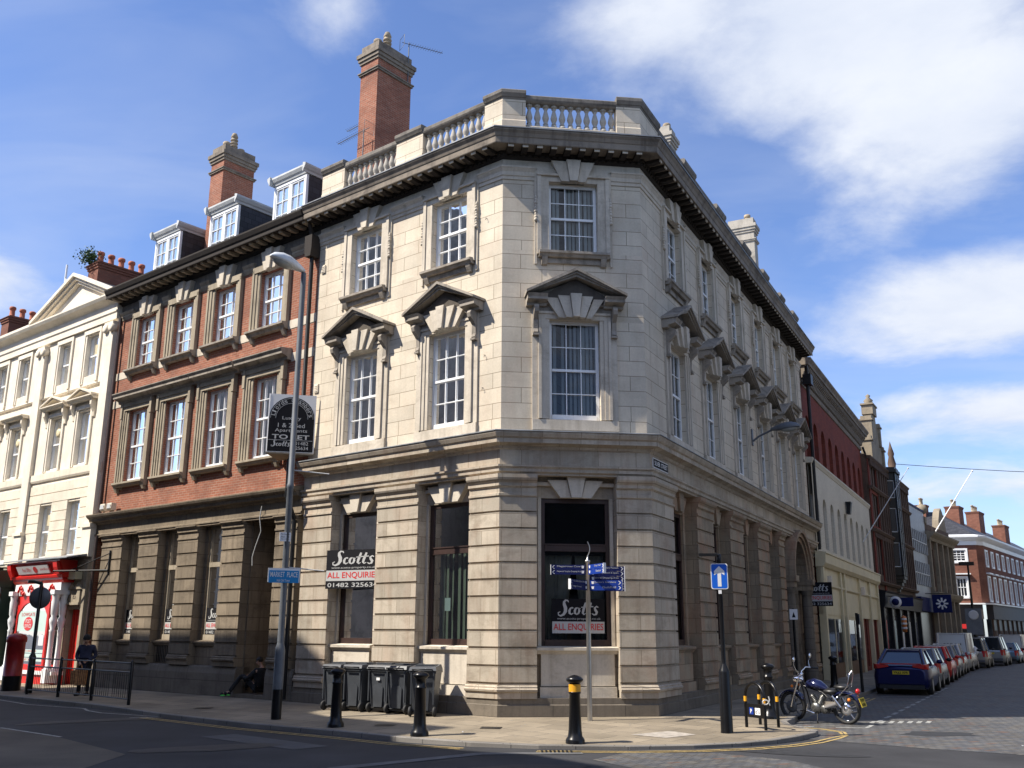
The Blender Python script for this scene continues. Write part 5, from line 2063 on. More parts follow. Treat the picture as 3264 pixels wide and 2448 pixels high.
def star(t):
    c = FGL.P(3.85, 1.1, 4.0)
    for k in range(4):
        m = MB()
        a = k * math.pi / 4
        d = FGL.n * math.cos(a) + Vector((0, 0, math.sin(a)))
        p = FGL.n * -math.sin(a) + Vector((0, 0, math.cos(a)))
        m.quad(c - d * .42 + p * .06, c - d * .12 + p * .06, c - d * .12 - p * .06, c - d * .42 - p * .06)
        m.quad(c + d * .42 + p * .06, c + d * .12 + p * .06, c + d * .12 - p * .06, c + d * .42 - p * .06)
        m.build('emblem_arm', M_SWHT, t, recalc=False)


FGL = Fr(28.67, 69.96, 32, 122)
FSS = Fr(32.16, 75.55, 34.3, 124.3)
hang_sign(FGL, 3.92, .45, 1.75, 3.35, 4.65, M_NAVY, 'navy square projecting bank sign with white star of arrows', star)
t_ = thing('barber_pole', 'orange and white striped barber pole on a shopfront', 'barber pole', FG.P(3.9, .7, 2.0))
m_ = MB()
m_.lathe(FG.P(3.9, .7, 1.9), [(.0, 0), (.15, .05), (.16, .9), (0, 1.0)], 10)
m_.build('cylinder', plain('orange_stripe', (.6, .2, .05), .4), t_)
m_ = MB()
for i in range(3):
    c = FG.P(3.9, .7, 2.1 + i * .26)
    m_.lathe(c, [(.165, 0), (.17, .04), (.17, .08), (.165, .11)], 10, cap=False)
m_.build('stripe', M_SWHT, t_)

GP = thing('glazed_building', 'pale panelled modern building with a grid of windows between older fronts', 'building', FGL.P(3.3, 0, 0))
m_ = MB()
m_.box(FGL, 0, 6.55, -6, 0, 4.4, 11.0)
m_.build('wall', plain('grey_panel', (.30, .32, .34), .45), GP)
m_ = MB()
for zb, zt in ((5.3, 7.0), (7.7, 9.3)):
    m_.box(FGL, .3, 6.3, 0, .04, zb, zt)
m_.build('glazing', MATS['dark_glass'], GP)
m_ = MB()
for zb, zt in ((5.3, 7.0), (7.7, 9.3)):
    for i in range(9):
        u = .3 + i * .75
        m_.box(FGL, u - .03, u + .03, .04, .1, zb, zt)
    m_.box(FGL, .3, 6.3, .04, .09, (zb + zt) / 2 - .03, (zb + zt) / 2 + .03)
m_.build('mullions', M_SIL, GP)
m_ = MB()
m_.box(FGL, 0, 6.55, -6, .05, 11.0, 11.15)
m_.box(FGL, 0, 6.55, 0, .35, 3.4, 4.4)
m_.build('fascia', M_NAVY, GP)
m_ = MB()
m_.box(FGL, 0, 6.55, -6, -.1, -.2, 3.4)
m_.build('shop_glass', MATS['dark_glass'], GP)

SS = thing('sandstone_building', 'brown sandstone building with heavy cornice, pilasters and carved gable', 'building', FSS.P(4.7, 0, 0))
m_ = MB()
hs = [(a, a + 1.0, zb, zt) for a in (1.2, 3.4, 5.6, 7.6) for zb, zt in ((.8, 4.0), (5.4, 8.3))]
wall(m_, FSS, 0, 9.4, -.2, 10.2, 0, hs, .4)
m_.quad(FSS.P(0, -.4, 0), FSS.P(9.4, -.4, 0), FSS.P(9.4, -.4, 9), FSS.P(0, -.4, 9))
m_.quad(FSS.P(9.4, 0, -.2), FSS.P(9.4, -7, -.2), FSS.P(9.4, -7, 10.2), FSS.P(9.4, 0, 10.2))
m_.quad(FSS.P(0, 0, -.2), FSS.P(0, -7, -.2), FSS.P(0, -7, 10.2), FSS.P(0, 0, 10.2))
m_.quad(FSS.P(0, 0, 10.2), FSS.P(9.4, 0, 10.2), FSS.P(9.4, -7, 10.2), FSS.P(0, -7, 10.2))
m_.build('wall', M_GOTH, SS)
m_ = MB()
for u in (.3, 2.75, 5.0, 7.1, 9.1):
    m_.box(FSS, u - .22, u + .22, 0, .3, -.2, 4.4)
    m_.box(FSS, u - .2, u + .2, 0, .25, 5.0, 8.9)
m_.sweep(straight(FSS, -.1, 9.7), [(-.2, 4.4), (.3, 4.4), (.5, 4.6), (.62, 4.85), (.62, 4.95), (-.2, 5.0)])
m_.sweep(straight(FSS, -.1, 9.8), [(-.2, 8.9), (.28, 8.9), (.35, 9.1), (.6, 9.3), (.7, 9.45), (.7, 9.55), (-.2, 9.65)])
m_.build('cornice', M_GOTL, SS)
m_ = MB()
m_.uz(FSS, [(5.5, 10.2), (8.5, 10.2), (8.3, 11.0), (7.6, 11.8), (7.0, 12.1), (6.4, 11.8), (5.7, 11.0)], -.5, 0)
m_.build('carved_gable', M_GOTL, SS)
m_ = MB()
m_.box(FSS, .0, .5, -.4, .1, 10.2, 10.7)
m_.ellip(FSS.P(.25, -.15, 11.3), .42, .42, .42, 12, 8)
m_.lathe(FSS.P(.25, -.15, 10.7), [(.15, 0), (.1, .2), (.15, .3)], 8)
m_.build('ball_finial', M_GOTL, SS)

# far red brick corner building
FE = Fr(39.3, 91.6, 103, 193)
FE2 = Fr(43.6, 90.6, 36.5, 126.5)
EB = thing('red_brick_corner_building', 'distant red brick building with white cornice and white framed windows at the bend', 'building', (44, 95, 0))


def far_building():
    ZC = 10.0
    w = MB()
    e1 = 4.0
    hs = [(1.85, 3.05, 8.4, 9.45), (2.0, 2.9, 5.2, 6.9)]
    wall(w, FE, -1.0, e1, 4.6, ZC, 0, hs, .12)
    c0, c1 = FE.P(e1, 0, 0), FE2.P(.8, 0, 0)
    w.quad(c0 + Vector((0, 0, 4.6)), c1 + Vector((0, 0, 4.6)), c1 + Vector((0, 0, ZC)), c0 + Vector((0, 0, ZC)))
    us = [2.0 + i * 2.6 for i in range(14)]
    hs = [(u - .45, u + .45, 8.1, 9.4) for u in us] + [(u - .5, u + .5, 4.9, 7.0) for u in us]
    wall(w, FE2, .8, 45, 4.6, ZC, 0, hs, .12)
    w.quad(FE.P(-1, 0, 0), FE.P(-1, -9, 0), FE.P(-1, -9, ZC), FE.P(-1, 0, ZC))
    w.build('wall', M_BRICK3, EB)
    k = MB()
    pth = [(FE.P(-1.2, 0, 0), FE.n), (FE.P(e1, 0, 0), (FE.n + FE2.n * .4).normalized() * 1.03), (FE2.P(.8, 0, 0), (FE2.n + FE.n * .4).normalized() * 1.03), (FE2.P(45, 0, 0), FE2.n)]
    k.sweep(pth, [(-.2, ZC - .1), (.06, ZC - .1), (.1, ZC + .25), (.3, ZC + .4), (.5, ZC + .6), (.5, ZC + .75), (-.2, ZC + .9)])
    k.build('cornice', M_WHITE, EB)
    r = MB()
    a, b, c_, d_ = FE.P(-1.2, -.1, ZC + .8), FE.P(e1, -.1, ZC + .8), FE2.P(.8, -.1, ZC + .8), FE2.P(45, -.1, ZC + .8)
    rz = ZC + 3.6
    r0, r1 = FE.P(-1.0, -4.5, rz), FE2.P(3.5, -4.5, rz)
    r2 = FE2.P(45, -4.5, rz)
    r.quad(a, b, r1, r0)
    r.quad(b, c_, r1)
    r.quad(c_, d_, r2, r1)
    r.quad(r0, r1, r2, FE2.P(45, -9, ZC), FE.P(-1, -9, ZC))
    r.build('roof', M_SLATE, EB, recalc=False)
    for fr, c, zb, zt, hw in [(FE, 2.45, 8.4, 9.45, .6), (FE, 2.45, 5.2, 6.9, .45)] + [(FE2, u, 8.1, 9.4, .45) for u in us[:9]] + [(FE2, u, 4.9, 7.0, .5) for u in us[:9]]:
        o = MB()
        for s in (-1, 1):
            x, y = sorted((c + s * hw, c + s * (hw + .16)))
            o.box(fr, x, y, 0, .06, zb - .16, zt + .16)
        o.box(fr, c - hw, c + hw, 0, .06, zt, zt + .16)
        o.box(fr, c - hw, c + hw, 0, .1, zb - .16, zb)
        if zb < 6:
            o.box(fr, c - hw - .35, c + hw + .35, 0, .3, zt + .3, zt + .42)
        w_ = o.build('window', M_WHITE, EB)
        sash(fr, c - hw, c + hw, zb, zt, -.03, 3, 4 if zb > 6 else 2, M_WHITE, w_, bar=.05, frame=.09)
        g = MB()
        g.quad(fr.P(c - hw, -.09, zb), fr.P(c + hw, -.09, zb), fr.P(c + hw, -.09, zt), fr.P(c - hw, -.09, zt))
        g.build('pane', MATS['dark_glass'], w_, recalc=False)
    s = MB()
    s.box(FE, -1.0, e1 - .05, -.3, .3, 3.2, 4.5)
    s.box(FE2, .9, 45, -.3, .3, 3.2, 4.5)
    s.build('fascia', plain('brown_fascia', (.05, .042, .038), .6), EB)
    s = MB()
    for i in range(16):
        s.box(FE2, 1.2 + i * 2.4, 1.45 + i * 2.4, 0, .12, -.2, 3.2)
        s.box(FE2, 2.2 + i * 2.4, 3.0 + i * 2.4, .02, .04, .6 + (i % 3) * .4, 2.2)
    s.box(FE2, .9, 40, 0, .1, -.2, .6)
    s.build('shop_mullions', M_GOTH, EB)
    s = MB()
    s.sweep(pth, [(-.2, 4.5), (.5, 4.5), (.5, 4.62), (-.2, 4.62)])
    s.build('white_ledge', M_WHITE, EB)
    s = MB()
    s.box(FE, -1.0, e1 - .05, -.4, .0, -.2, 3.2)
    s.box(FE2, .9, 45, -.4, .0, -.2, 3.2)
    s.build('shop_glass', plain('dull_shop_glass', (.035, .04, .045), .4, spec=.3, var=.5, scale=.8), EB)
    s = MB()
    s.box(FE, .6, 3.2, .31, .36, 2.2, 4.2)
    b_ = s.build('shop_board', M_SBLK, EB)
    s = MB()
    s.box(FE, 2.0, 3.1, .361, .37, 2.35, 2.75)
    s.build('red_strip', M_SRED, b_)
    for u, n, wd, dp_, zt, nm in ((6.5, -4.2, 2.0, 1.3, 14.2, 4), (2.0, -6.0, 1.2, 1.0, 14.0, 3), (15., -4.0, 2.6, 1.3, 14.5, 4), (26, -3.5, 2.6, 1.3, 14.0, 4)):
        stack(FE2, u, u + wd, n, n + dp_, ZC, zt, M_BRICK3, M_BRICK3, EB, capz=.2, out=.1, band=False, top=0, name='chimney',
              pots=[(u + .3 + i * (wd - .6) / (nm - 1), n + dp_ / 2, .75, 'p') for i in range(nm)], potmat=M_BUFF)


far_building()

for a, b, r_, lab in ((FG.P(-4.5, .2, 6.6), FG.P(.5, 2.2, 11.2), .03, 'long grey pole leaning out from the cream arcade wall'),
                      (FSS.P(3.0, .2, 9.8), FSS.P(4.2, 3.2, 14.6), .05, 'white flagpole slanting up over the sandstone cornice')):
    m_ = MB()
    m_.tube([a, b], [r_, r_ * .6], 8)
    m_.ellip(b, r_ * 1.8, r_ * 1.8, r_ * 1.8, 8, 6)
    tag(m_.build('flagpole', M_SIL if r_ < .04 else M_WHITE, None), lab, 'flagpole')
m_ = MB()
a, b = FG.P(11.3, -.2, 13.3), Vector((62, 62, 13.8))
m_.tube([a + (b - a) * (i / 14) + Vector((0, 0, -1.2 * math.sin(math.pi * i / 14))) for i in range(15)], .02, 4)
tag(m_.build('overhead_cable', M_BLACKM, None), 'thin black cable strung across the street high above the cars', 'cable')

# street lamp on the stone wall
t_ = thing('wall_lamp', 'grey street lamp on a bracket fixed to the stone side wall', 'lamp', FR_.P(10.6, -.1, 8.1))
m_ = MB()
m_.box(FR_, 10.52, 10.68, -.1, -.06, 7.85, 8.4)
m_.tube([FR_.P(10.6, -.06, 8.0), FR_.P(10.6, .15, 8.15), FR_.P(10.6, .6, 8.33)], .035, 8)
m_.build('bracket', M_GREY, t_)


def lamp_head(base, d, L, mat, t, glassy=True):
    """cobra-head lantern pointing along d"""
    d = Vector(d).normalized()
    s = d.cross(Vector((0, 0, 1))).normalized()
    u = s.cross(d).normalized()
    if u.z < 0:
        u = -u
    st = [(0, .06, .07), (.10, .09, .11), (.3, .14, .17), (.5, .18, .21), (.72, .18, .20), (.9, .13, .13), (1.0, .04, .03)]
    vs, fs = [], []
    k = 12
    for x, wd, h in st:
        for i in range(k):
            a = 2 * math.pi * i / k
            y, z = math.cos(a) * wd, math.sin(a) * h
            if z < 0:
                z *= .35
            vs.append(Vector(base) + d * x * L + s * y * L + u * z * L)
    for i in range(len(st) - 1):
        for j in range(k):
            j2 = (j + 1) % k
            fs.append((i * k + j, i * k + j2, (i + 1) * k + j2, (i + 1) * k + j))
    m = MB()
    m.add(vs, fs, True)
    m.add(vs[:k], [tuple(range(k))])
    m.add(vs[-k:], [tuple(range(k))])
    m.build('lamp_head', mat, t)
    b = MB()
    c = Vector(base) + d * .62 * L - u * .035 * L
    vs, fs = [], []
    for j in range(5):
        tt = j / 4 * math.pi / 2
        for i in range(k):
            a = 2 * math.pi * i / k
            vs.append(c + d * math.cos(a) * .29 * L * math.cos(tt) + s * math.sin(a) * .15 * L * math.cos(tt) - u * .12 * L * math.sin(tt))
    for j in range(4):
        for i in range(k):
            i2 = (i + 1) % k
            fs.append((j * k + i, j * k + i2, (j + 1) * k + i2, (j + 1) * k + i))
    b.add(vs, fs, True)
    b.build('lamp_bowl', plain('lamp_bowl_plastic', (.3, .3, .27), .15), t)


lamp_head(FR_.P(10.6, .55, 8.32), FR_.n + Vector((0, 0, .06)), .95, M_GREY, t_)

# ------------------------------------------------------------------ ground
ZR = -.18
M_ASPH = slabs('asphalt', (.040, .040, .043), 40, 40, (.05, .05, .05), .0, .0, .42, .85)
M_SETT = slabs('stone_setts', (.12, .115, .11), .24, .12, (.035, .033, .032), .3, .011, .25, .7, R(-27), pal=[(0, (.085, .087, .092)), (.34, (.115, .114, .114)), (.60, (.10, .092, .082)), (.80, (.135, .128, .115)), (.95, (.14, .09, .068))])
M_PAVE = slabs('concrete_paving', (.25, .208, .15), .75, .6, (.10, .085, .07), .14, .009, .36, .85, R(38))
M_KERB = slabs('kerb_stone', (.20, .185, .165), .9, 10, (.08, .075, .07), .12, .01, .3, .8)
M_LINE = plain('worn_white_line', (.31, .31, .29), .7, var=.35, scale=14)
M_YLINE = plain('worn_yellow_line', (.42, .30, .11), .7, var=.3, scale=14)
M_PATCH = plain('pale_trench_patch', (.10, .10, .10), .85, var=.2, scale=5)
M_BRPAT = slabs('brown_surfacing', (.12, .10, .075), 40, 40, (.05, .05, .05), .0, .0, .4, .85)


def sheet(pts, z, mat, name, z1=None):
    m = MB()
    m.add([Vector((x, y, z)) for x, y in pts], [tuple(range(len(pts)))])
    o = m.build(name, mat, None, recalc=False)
    o.data.flip_normals() if o.data.polygons[0].normal.z < 0 else None
    return tag(o, kind='structure')


sheet([(-400, -200), (500, -200), (500, 700), (-400, 700)], ZR, M_ASPH, 'road')
sheet([(5.4, 19.7), (7.2, 18.1), (8.6, 17.1), (12, 15.4), (45, 14), (130, 150), (45, 130), (5, 24)], ZR + .004, M_SETT, 'cobbled_street')
sheet([(1.9, 17.15), (3.4, 17.2), (4.4, 16.3), (4.9, 14.6), (2.3, 14.4), (1.3, 16.2)], ZR + .004, M_SETT, 'cobbled_patch')
sheet([(-10.4, 20.8), (-8.4, 19.1), (-6.2, 16.6), (-6, 8), (-40, 8), (-40, 44)], ZR + .004, M_BRPAT, 'brown_road_surface')

KP = [(-42, 53.4), (-22, 35.9), (-14.92, 29.65), (-12.8, 27.95), (-10.55, 26.06), (-8.16, 23.64), (-5.39, 21.22), (-3.11, 19.57), (-1.9, 18.58), (-.69, 17.95), (.49, 17.64), (2.05, 17.62), (3.2, 17.82), (4.1, 18.15), (4.8, 18.6), (5.4, 19.15), (5.95, 19.9), (6.12, 20.3), (6.0, 20.75), (5.88, 21.4), (6.0, 22.1), (6.42, 22.95)]
NR = 2.45
for u in (2.0, 6, 11, 17, 24, 32, 40):
    p = FR_.P(u, NR, 0)
    KP.append((p.x, p.y))
for u in (4, 8, 12, 16):
    p = FG.P(u, 2.3, 0)
    KP.append((p.x, p.y))
for u in (4, 10, 16):
    p = FSS.P(u, 2.3, 0)
    KP.append((p.x, p.y))
KP.append((46, 92))


def ndist(p):
    a = (p - FL.o).dot(FL.n)
    b = (p - FR_.o).dot(FR_.n)
    c = (p - FC.o).dot(FC.n)
    return max(a, b, c)


def pz(x, y):
    d = min(ndist(Vector((x, y, 0))), 6)
    return -.028 * max(0, d)


def pavement():
    # dense kerb
    pts = []
    for (a, b) in zip(KP, KP[1:]):
        L = math.hypot(b[0] - a[0], b[1] - a[1])
        k = max(1, int(L / 1.2))
        for i in range(k):
            pts.append(Vector((a[0] + (b[0] - a[0]) * i / k, a[1] + (b[1] - a[1]) * i / k, 0)))
    pts.append(Vector((*KP[-1], 0)))
    A3, B3 = FL.o.copy(), FR_.o.copy()
    inn = []
    for p in pts:
        uL, uR = (p - A3).dot(FL.d), (p - B3).dot(FR_.d)
        nL, nR, nC = (p - A3).dot(FL.n), (p - B3).dot(FR_.n), (p - A3).dot(FC.n)
        uC = (p - A3).dot(FC.d)
        if uL > 0 and nL > 0 and uC < 0:
            q = FL.P(uL, -.9 if uL > 6.9 else -.55, 0)
            if 8 < uL < 10:
                q = FL.P(uL, -1.3, 0)
        elif uR > 0 and nR > 0:
            q = FR_.P(uR, -.6, 0)
        else:
            q = FC.P(min(max(uC, .0), CW), -.4, 0)
        inn.append(q)
    m = MB()
    N = 6
    rows = []
    tang = []
    for i, p in enumerate(pts):
        a, b = pts[max(0, i - 1)], pts[min(len(pts) - 1, i + 1)]
        t = (b - a).normalized()
        tang.append(Vector((-t.y, t.x, 0)))     # points inward (towards the buildings)
    for i, (p, q) in enumerate(zip(pts, inn)):
        ek = p + tang[i] * .15
        r = []
        for j in range(N + 1):
            x = ek.lerp(q, j / N)
            r.append(Vector((x.x, x.y, pz(x.x, x.y) if j < N else 0)))
        rows.append(r)
    for i in range(len(rows) - 1):
        for j in range(N):
            m.quad(rows[i][j], rows[i + 1][j], rows[i + 1][j + 1], rows[i][j + 1])
    o = m.build('pavement', M_PAVE, None)
    tag(o, kind='structure')
    k = MB()
    for i in range(len(rows) - 1):
        def kp(ii, off, dz=0):
            p = pts[ii] + tang[ii] * off
            return Vector((p.x, p.y, rows[ii][0].z + .002 + dz))
        a0, a1 = kp(i, .15), kp(i + 1, .15)
        b0, b1 = kp(i, .01), kp(i + 1, .01)
        c0, c1 = kp(i, 0, -.012), kp(i + 1, 0, -.012)
        d0, d1 = Vector((c0.x, c0.y, ZR - .02)), Vector((c1.x, c1.y, ZR - .02))
        k.quad(a0, a1, b1, b0)
        k.quad(b0, b1, c1, c0)
        k.quad(c0, c1, d1, d0)
    tag(k.build('kerb', M_KERB, None), kind='structure')


pavement()


def stripe(pts, w, mat, name, z=ZR + .008):
    m = MB()
    pts = [Vector((x, y, z)) for x, y in pts]
    l, r = [], []
    for i, p in enumerate(pts):
        a, b = pts[max(0, i - 1)], pts[min(len(pts) - 1, i + 1)]
        t = (b - a).normalized()
        n = Vector((-t.y, t.x, 0)) * w / 2
        l.append(p + n)
        r.append(p - n)
    for i in range(len(pts) - 1):
        m.quad(l[i], l[i + 1], r[i + 1], r[i])
    return tag(m.build(name, mat, None), kind='structure')


def kerb_off(i0, i1, d):
    out = []
    for i in range(i0, i1):
        a, b = KP[max(0, i - 1)], KP[min(len(KP) - 1, i + 1)]
        t = Vector((b[0] - a[0], b[1] - a[1], 0)).normalized()
        out.append((KP[i][0] + t.y * d, KP[i][1] - t.x * d))
    return out


for d in (.30, .46):
    stripe(kerb_off(10, 17, d) + [(6.42 + d * .5, 20.1 + d * .2), (6.72 + (d - .3) * .6, 20.85), (6.55 + (d - .3) * .5, 21.45), (6.15 + (d - .3) * .4, 21.85)], .06, M_YLINE, 'yellow_line')
    stripe(kerb_off(5, 10, d), .06, M_YLINE, 'yellow_line')
    stripe([(FR_.P(u, NR + d, 0).x, FR_.P(u, NR + d, 0).y) for u in (5.5, 9, 12.2)], .06, M_YLINE, 'yellow_line')
stripe([(-16.5, 30.6), (-14.6, 29.0), (-13.4, 27.75), (-13.0, 27.3), (-10.9, 26.0), (-10.5, 25.3), (-9.9, 24.65), (-8.1, 23.65)], .08, M_LINE, 'white_line')
stripe([(-8.1, 23.65), (-8.7, 23.3)], .08, M_LINE, 'white_line')
stripe([(-10.4, 20.85), (-8.4, 19.15)], .08, M_LINE, 'white_line')
stripe([(6.15, 22.05), (6.55, 22.0)], .1, M_LINE, 'parking_line')
stripe([(6.97, 21.86), (7.62, 21.8), (7.98, 22.5)], .1, M_LINE, 'parking_line')
for i in range(14):
    a = Vector((8.35, 23.2, 0)) + Vector((math.sin(R(28.5)), math.cos(R(28.5)), 0)) * i * 1.25
    stripe([(a.x, a.y), (a.x + .35, a.y + .62)], .1, M_LINE, 'parking_line')
stripe([(12.0, 32.6), (13.9, 32.8)], .1, M_LINE, 'parking_line')
for i in range(7):
    a = Vector((8.1 + i * .22, 22.9 + i * .02, 0))
    stripe([(a.x, a.y), (a.x + .28, a.y + .55)], .1, M_LINE, 'road_lettering')
stripe([(-2.6, 15.0), (-1.6, 15.9), (-.5, 16.9), (1.2, 17.05)], .28, M_PATCH, 'trench_patch')
stripe([(-5.6, 19.6), (-3.4, 17.6)], .75, plain('dull_patch', (.066, .066, .068), .85, var=.15, scale=4), 'trench_patch', ZR + .006)


def psheet(pts, mat, name, dz=.004):
    m = MB()
    m.add([Vector((x, y, pz(x, y) + dz)) for x, y in pts], [tuple(range(len(pts)))])
    return m.build(name, mat, None, recalc=False)


mh = psheet([(2.25, 19.15), (2.85, 18.72), (3.5, 19.22), (3.1, 19.74)], plain('pale_cover', (.36, .32, .27), .8, var=.2, scale=8), 'inspection_cover', .006)
tag(mh, 'pale diamond shaped inspection cover set in the sunny corner pavement', 'cover')
for i, (x, y, lb) in enumerate(((-7.5, 24.8, 'small dark drain cover in the pavement before the doorway'), (-2.55, 20.6, 'small dark drain cover in the pavement between the bins and kerb'), (-.4, 20.0, 'small dark drain cover in sunlit pavement left of the corner'))):
    o = psheet([(x - .2, y - .15), (x + .2, y - .2), (x + .25, y + .12), (x - .15, y + .16)], M_BLACKM, 'drain_cover', .006)
    tag(o, lb, 'cover', 'small drain covers in the pavement')
g = thing('gully_grate', 'black iron gully grate in the road beside the corner kerb', 'drain', (.78, 17.25, ZR))
m_ = MB()
for i in range(8):
    m_.box(ID, .52 + i * .07, .55 + i * .07, 17.12, 17.38, ZR + .002, ZR + .02)
m_.build('bars', M_BLACKM, g)

# unseen blocks added across the road; rooflines shaped to cast the road shade
M_OPP = stone('added_block_stone', (.24, .235, .22), None, (.10, .10, .09), .7, seed=31.)
OPP = [('added_shade_block', 'tall unseen block added across the road to shade the brick front', [(17.0, 0), (27.2, 0), (27.2, 22.5), (17.0, 22.5)], M_OPP),
       ('added_shade_block', 'lower unseen block added beyond the tall one to shade the pavement', [(27.25, 0), (36, 0), (36, 19.0), (27.25, 19.0)], M_OPP),
       ('added_shade_block', 'unseen block added across the road, roofline shaped to the shade edge', [(7.7, 0), (16.95, 0), (16.95, 22.5), (15.5, 21.6), (13.2, 18.5), (11.8, 18.0), (8.2, 18.1), (7.7, 17)], M_OPP),
       ('added_shade_block', 'low unseen block added nearest the camera, top shaped to the road shade', [(1.2, 0), (7.65, 0), (7.65, 15.6), (5.0, 15.3), (3.9, 15.75), (1.9, 15.2), (1.2, 14)], M_OPP)]
for nm, lb, pts, mt in OPP:
    m = MB()
    m.uz(FL, pts, 15.0, 20.0)
    tag(m.build(nm, mt, None), lb, 'building', 'unseen blocks added to shape the light')
m = MB()
m.box(FR_, 9, 90, 12.5, 22, ZR, 15)  # unseen block added across the side street for bounced light and reflections
tag(m.build('added_row', M_OPP, None), 'long unseen block added across the side street for bounced light', 'building', 'unseen blocks added to shape the light')
m = MB()
m.box(ID, -30, 26, -16, -9, ZR, 13)  # unseen block added to give the windows something to reflect
tag(m.build('added_row', M_OPP, None), 'unseen grey block added behind the camera for the windows to reflect', 'building', 'unseen blocks added to shape the light')

# ------------------------------------------------------------------ street furniture


def bollard(x, y, label, band, h=1.16, rb=.17, grp='black bollards round the corner'):
    t = thing('bollard', label, 'bollard', (x, y, pz(x, y)), grp)
    m = MB()
    m.lathe((0, 0, -.02), [(rb, 0), (rb, .07), (rb * .93, .1), (rb * .75, .14), (.118, .22), (.115, .24), (.095, h - .32), (.11, h - .3), (.11, h - .28), (.095, h - .27), (.092, h - .14), (.11, h - .13), (.15, h - .09), (.152, h - .06), (.12, h - .03), (.05, h - .0), (0, h + .01)], 20)
    m.build('post', M_BLACK, t, world=False)
    if band:
        m = MB()
        m.lathe((0, 0, -.02), [(.106, h - .28), (.107, h - .15)], 20, cap=False)
        m.build('reflective_band', M_YB, t, world=False)
    return t


bollard(-3.5, 20.45, 'plain black bollard in front of the leftmost wheelie bins', False)
bollard(-1.67, 18.83, 'plain black bollard in front of the rightmost wheelie bin', False)
bollard(1.14, 17.94, 'black bollard with a yellow band standing on the sunny corner', True)
bollard(5.77, 22.61, 'stout black bollard behind the cycle hoops', False, 1.2, .2)
bollard(11.1, 34.6, 'black bollard beyond the motorcycle beside the cream shopfront', False, 1.1)

lp = thing('street_lamp', 'tall grey street lamp with street name plate standing before the downpipe', 'street lamp', (-5.06, 22.01, -.08))
z0 = -.08
m_ = MB()
X, Y = -5.06, 22.01
m_.lathe((X, Y, z0), [(.112, .62), (.112, 1.42), (.10, 1.5), (.075, 1.58), (.074, 1.6), (.072, 5.0), (.082, 5.02), (.082, 5.1), (.070, 5.12), (.066, 10.0), (.06, 10.25)], 16)
m_.build('column', M_GREY, lp)
m_ = MB()
m_.lathe((X, Y, z0), [(.113, 0), (.113, .62)], 16)
m_.build('painted_base', M_BLACK, lp)
lamp_head((X, Y, 10.2), FL.n + Vector((0, 0, .12)), 1.0, plain('lamp_white', (.62, .64, .65), .35), lp)
for z, w in ((5.35, .85), (3.15, .85)):
    m_ = MB()
    m_.tube([(X + .05, Y + .02, z), (X + w, Y + .12, z - .07)], .014, 6)
    m_.build('banner_arm', M_SIL, lp)


def flat_sign(parent, c, w, h, az, mat, name='plate', t=.02, border=None, post_off=.07):
    """upright plate centred at c, facing azimuth az. returns (obj, frame)"""
    f = Fr(c[0], c[1], az - 90, az)
    f.o = f.o + f.n * post_off
    m = MB()
    m.box(f, -w / 2, w / 2, 0, t, c[2] - h / 2, c[2] + h / 2)
    o = m.build(name, mat, parent)
    return o, f


o_, f_ = flat_sign(lp, (X - .03, Y, 2.97), .70, .31, 160, M_SWHT, 'name_plate')
m_ = MB()
m_.box(f_, -.325, .325, .02, .024, 2.805, 3.075)
o2 = m_.build('plate_face', M_CYAN, o_)
text('MARKET  PLACE', M_SWHT, o2, f_.P(-.30, .024, 2.93), f_.d, (0, 0, 1), .60, .115, f_.n, bold=.01)
text('Hull Old Town', M_SWHT, o2, f_.P(-.15, .024, 2.83), f_.d, (0, 0, 1), .28, .055, f_.n)
o_, f_ = flat_sign(lp, (X - .06, Y, 3.82), .25, .20, 158, M_SWHT, 'parking_plate')
for i, s_ in enumerate(('No loading', 'Mon - Sat', '7am - 6.30pm')):
    text(s_, M_SBLK, o_, f_.P(-.09, .02, 3.86 - i * .055), f_.d, (0, 0, 1), .18, .035, f_.n)

# finger post
fpX, fpY = 1.67, 21.38
ft = thing('finger_post', 'slim steel finger post with navy direction blades in front of the chamfer window', 'signpost', (fpX, fpY, -.02))
m_ = MB()
m_.lathe((fpX, fpY, -.02), [(.055, 0), (.05, 1.8), (.05, 1.82), (.045, 3.27), (.06, 3.28), (.06, 3.31), (.02, 3.33), (.015, 3.42)], 14)
m_.build('pole', M_STEEL, ft)
m_ = MB()
m_.tube([(fpX + .05 * math.sin(i * .45), fpY, 3.38 + .32 * i / 7) for i in range(8)], .011, 6)
m_.build('finial', M_STEEL, ft)
BL = [(268, 3.09, .80, ['Magistrates Court', 'Hepworth Victorian Shopping Arcade'], M_NAVY), (212, 2.755, .82, ['Ye Olde Black Boy', 'High Street'], M_NAVY),
      (86, 2.905, .80, ['Hands on History Museum', 'Holy Trinity Church & Square', 'Central Shopping Area', 'Museums Quarter', 'Old Town'], M_NAVY),
      (100, 2.755, .74, ["Queen's Gardens", 'Guildhall'], M_SBLU), (156, 3.09, .74, ['City Hall', 'Station'], M_SBLU)]
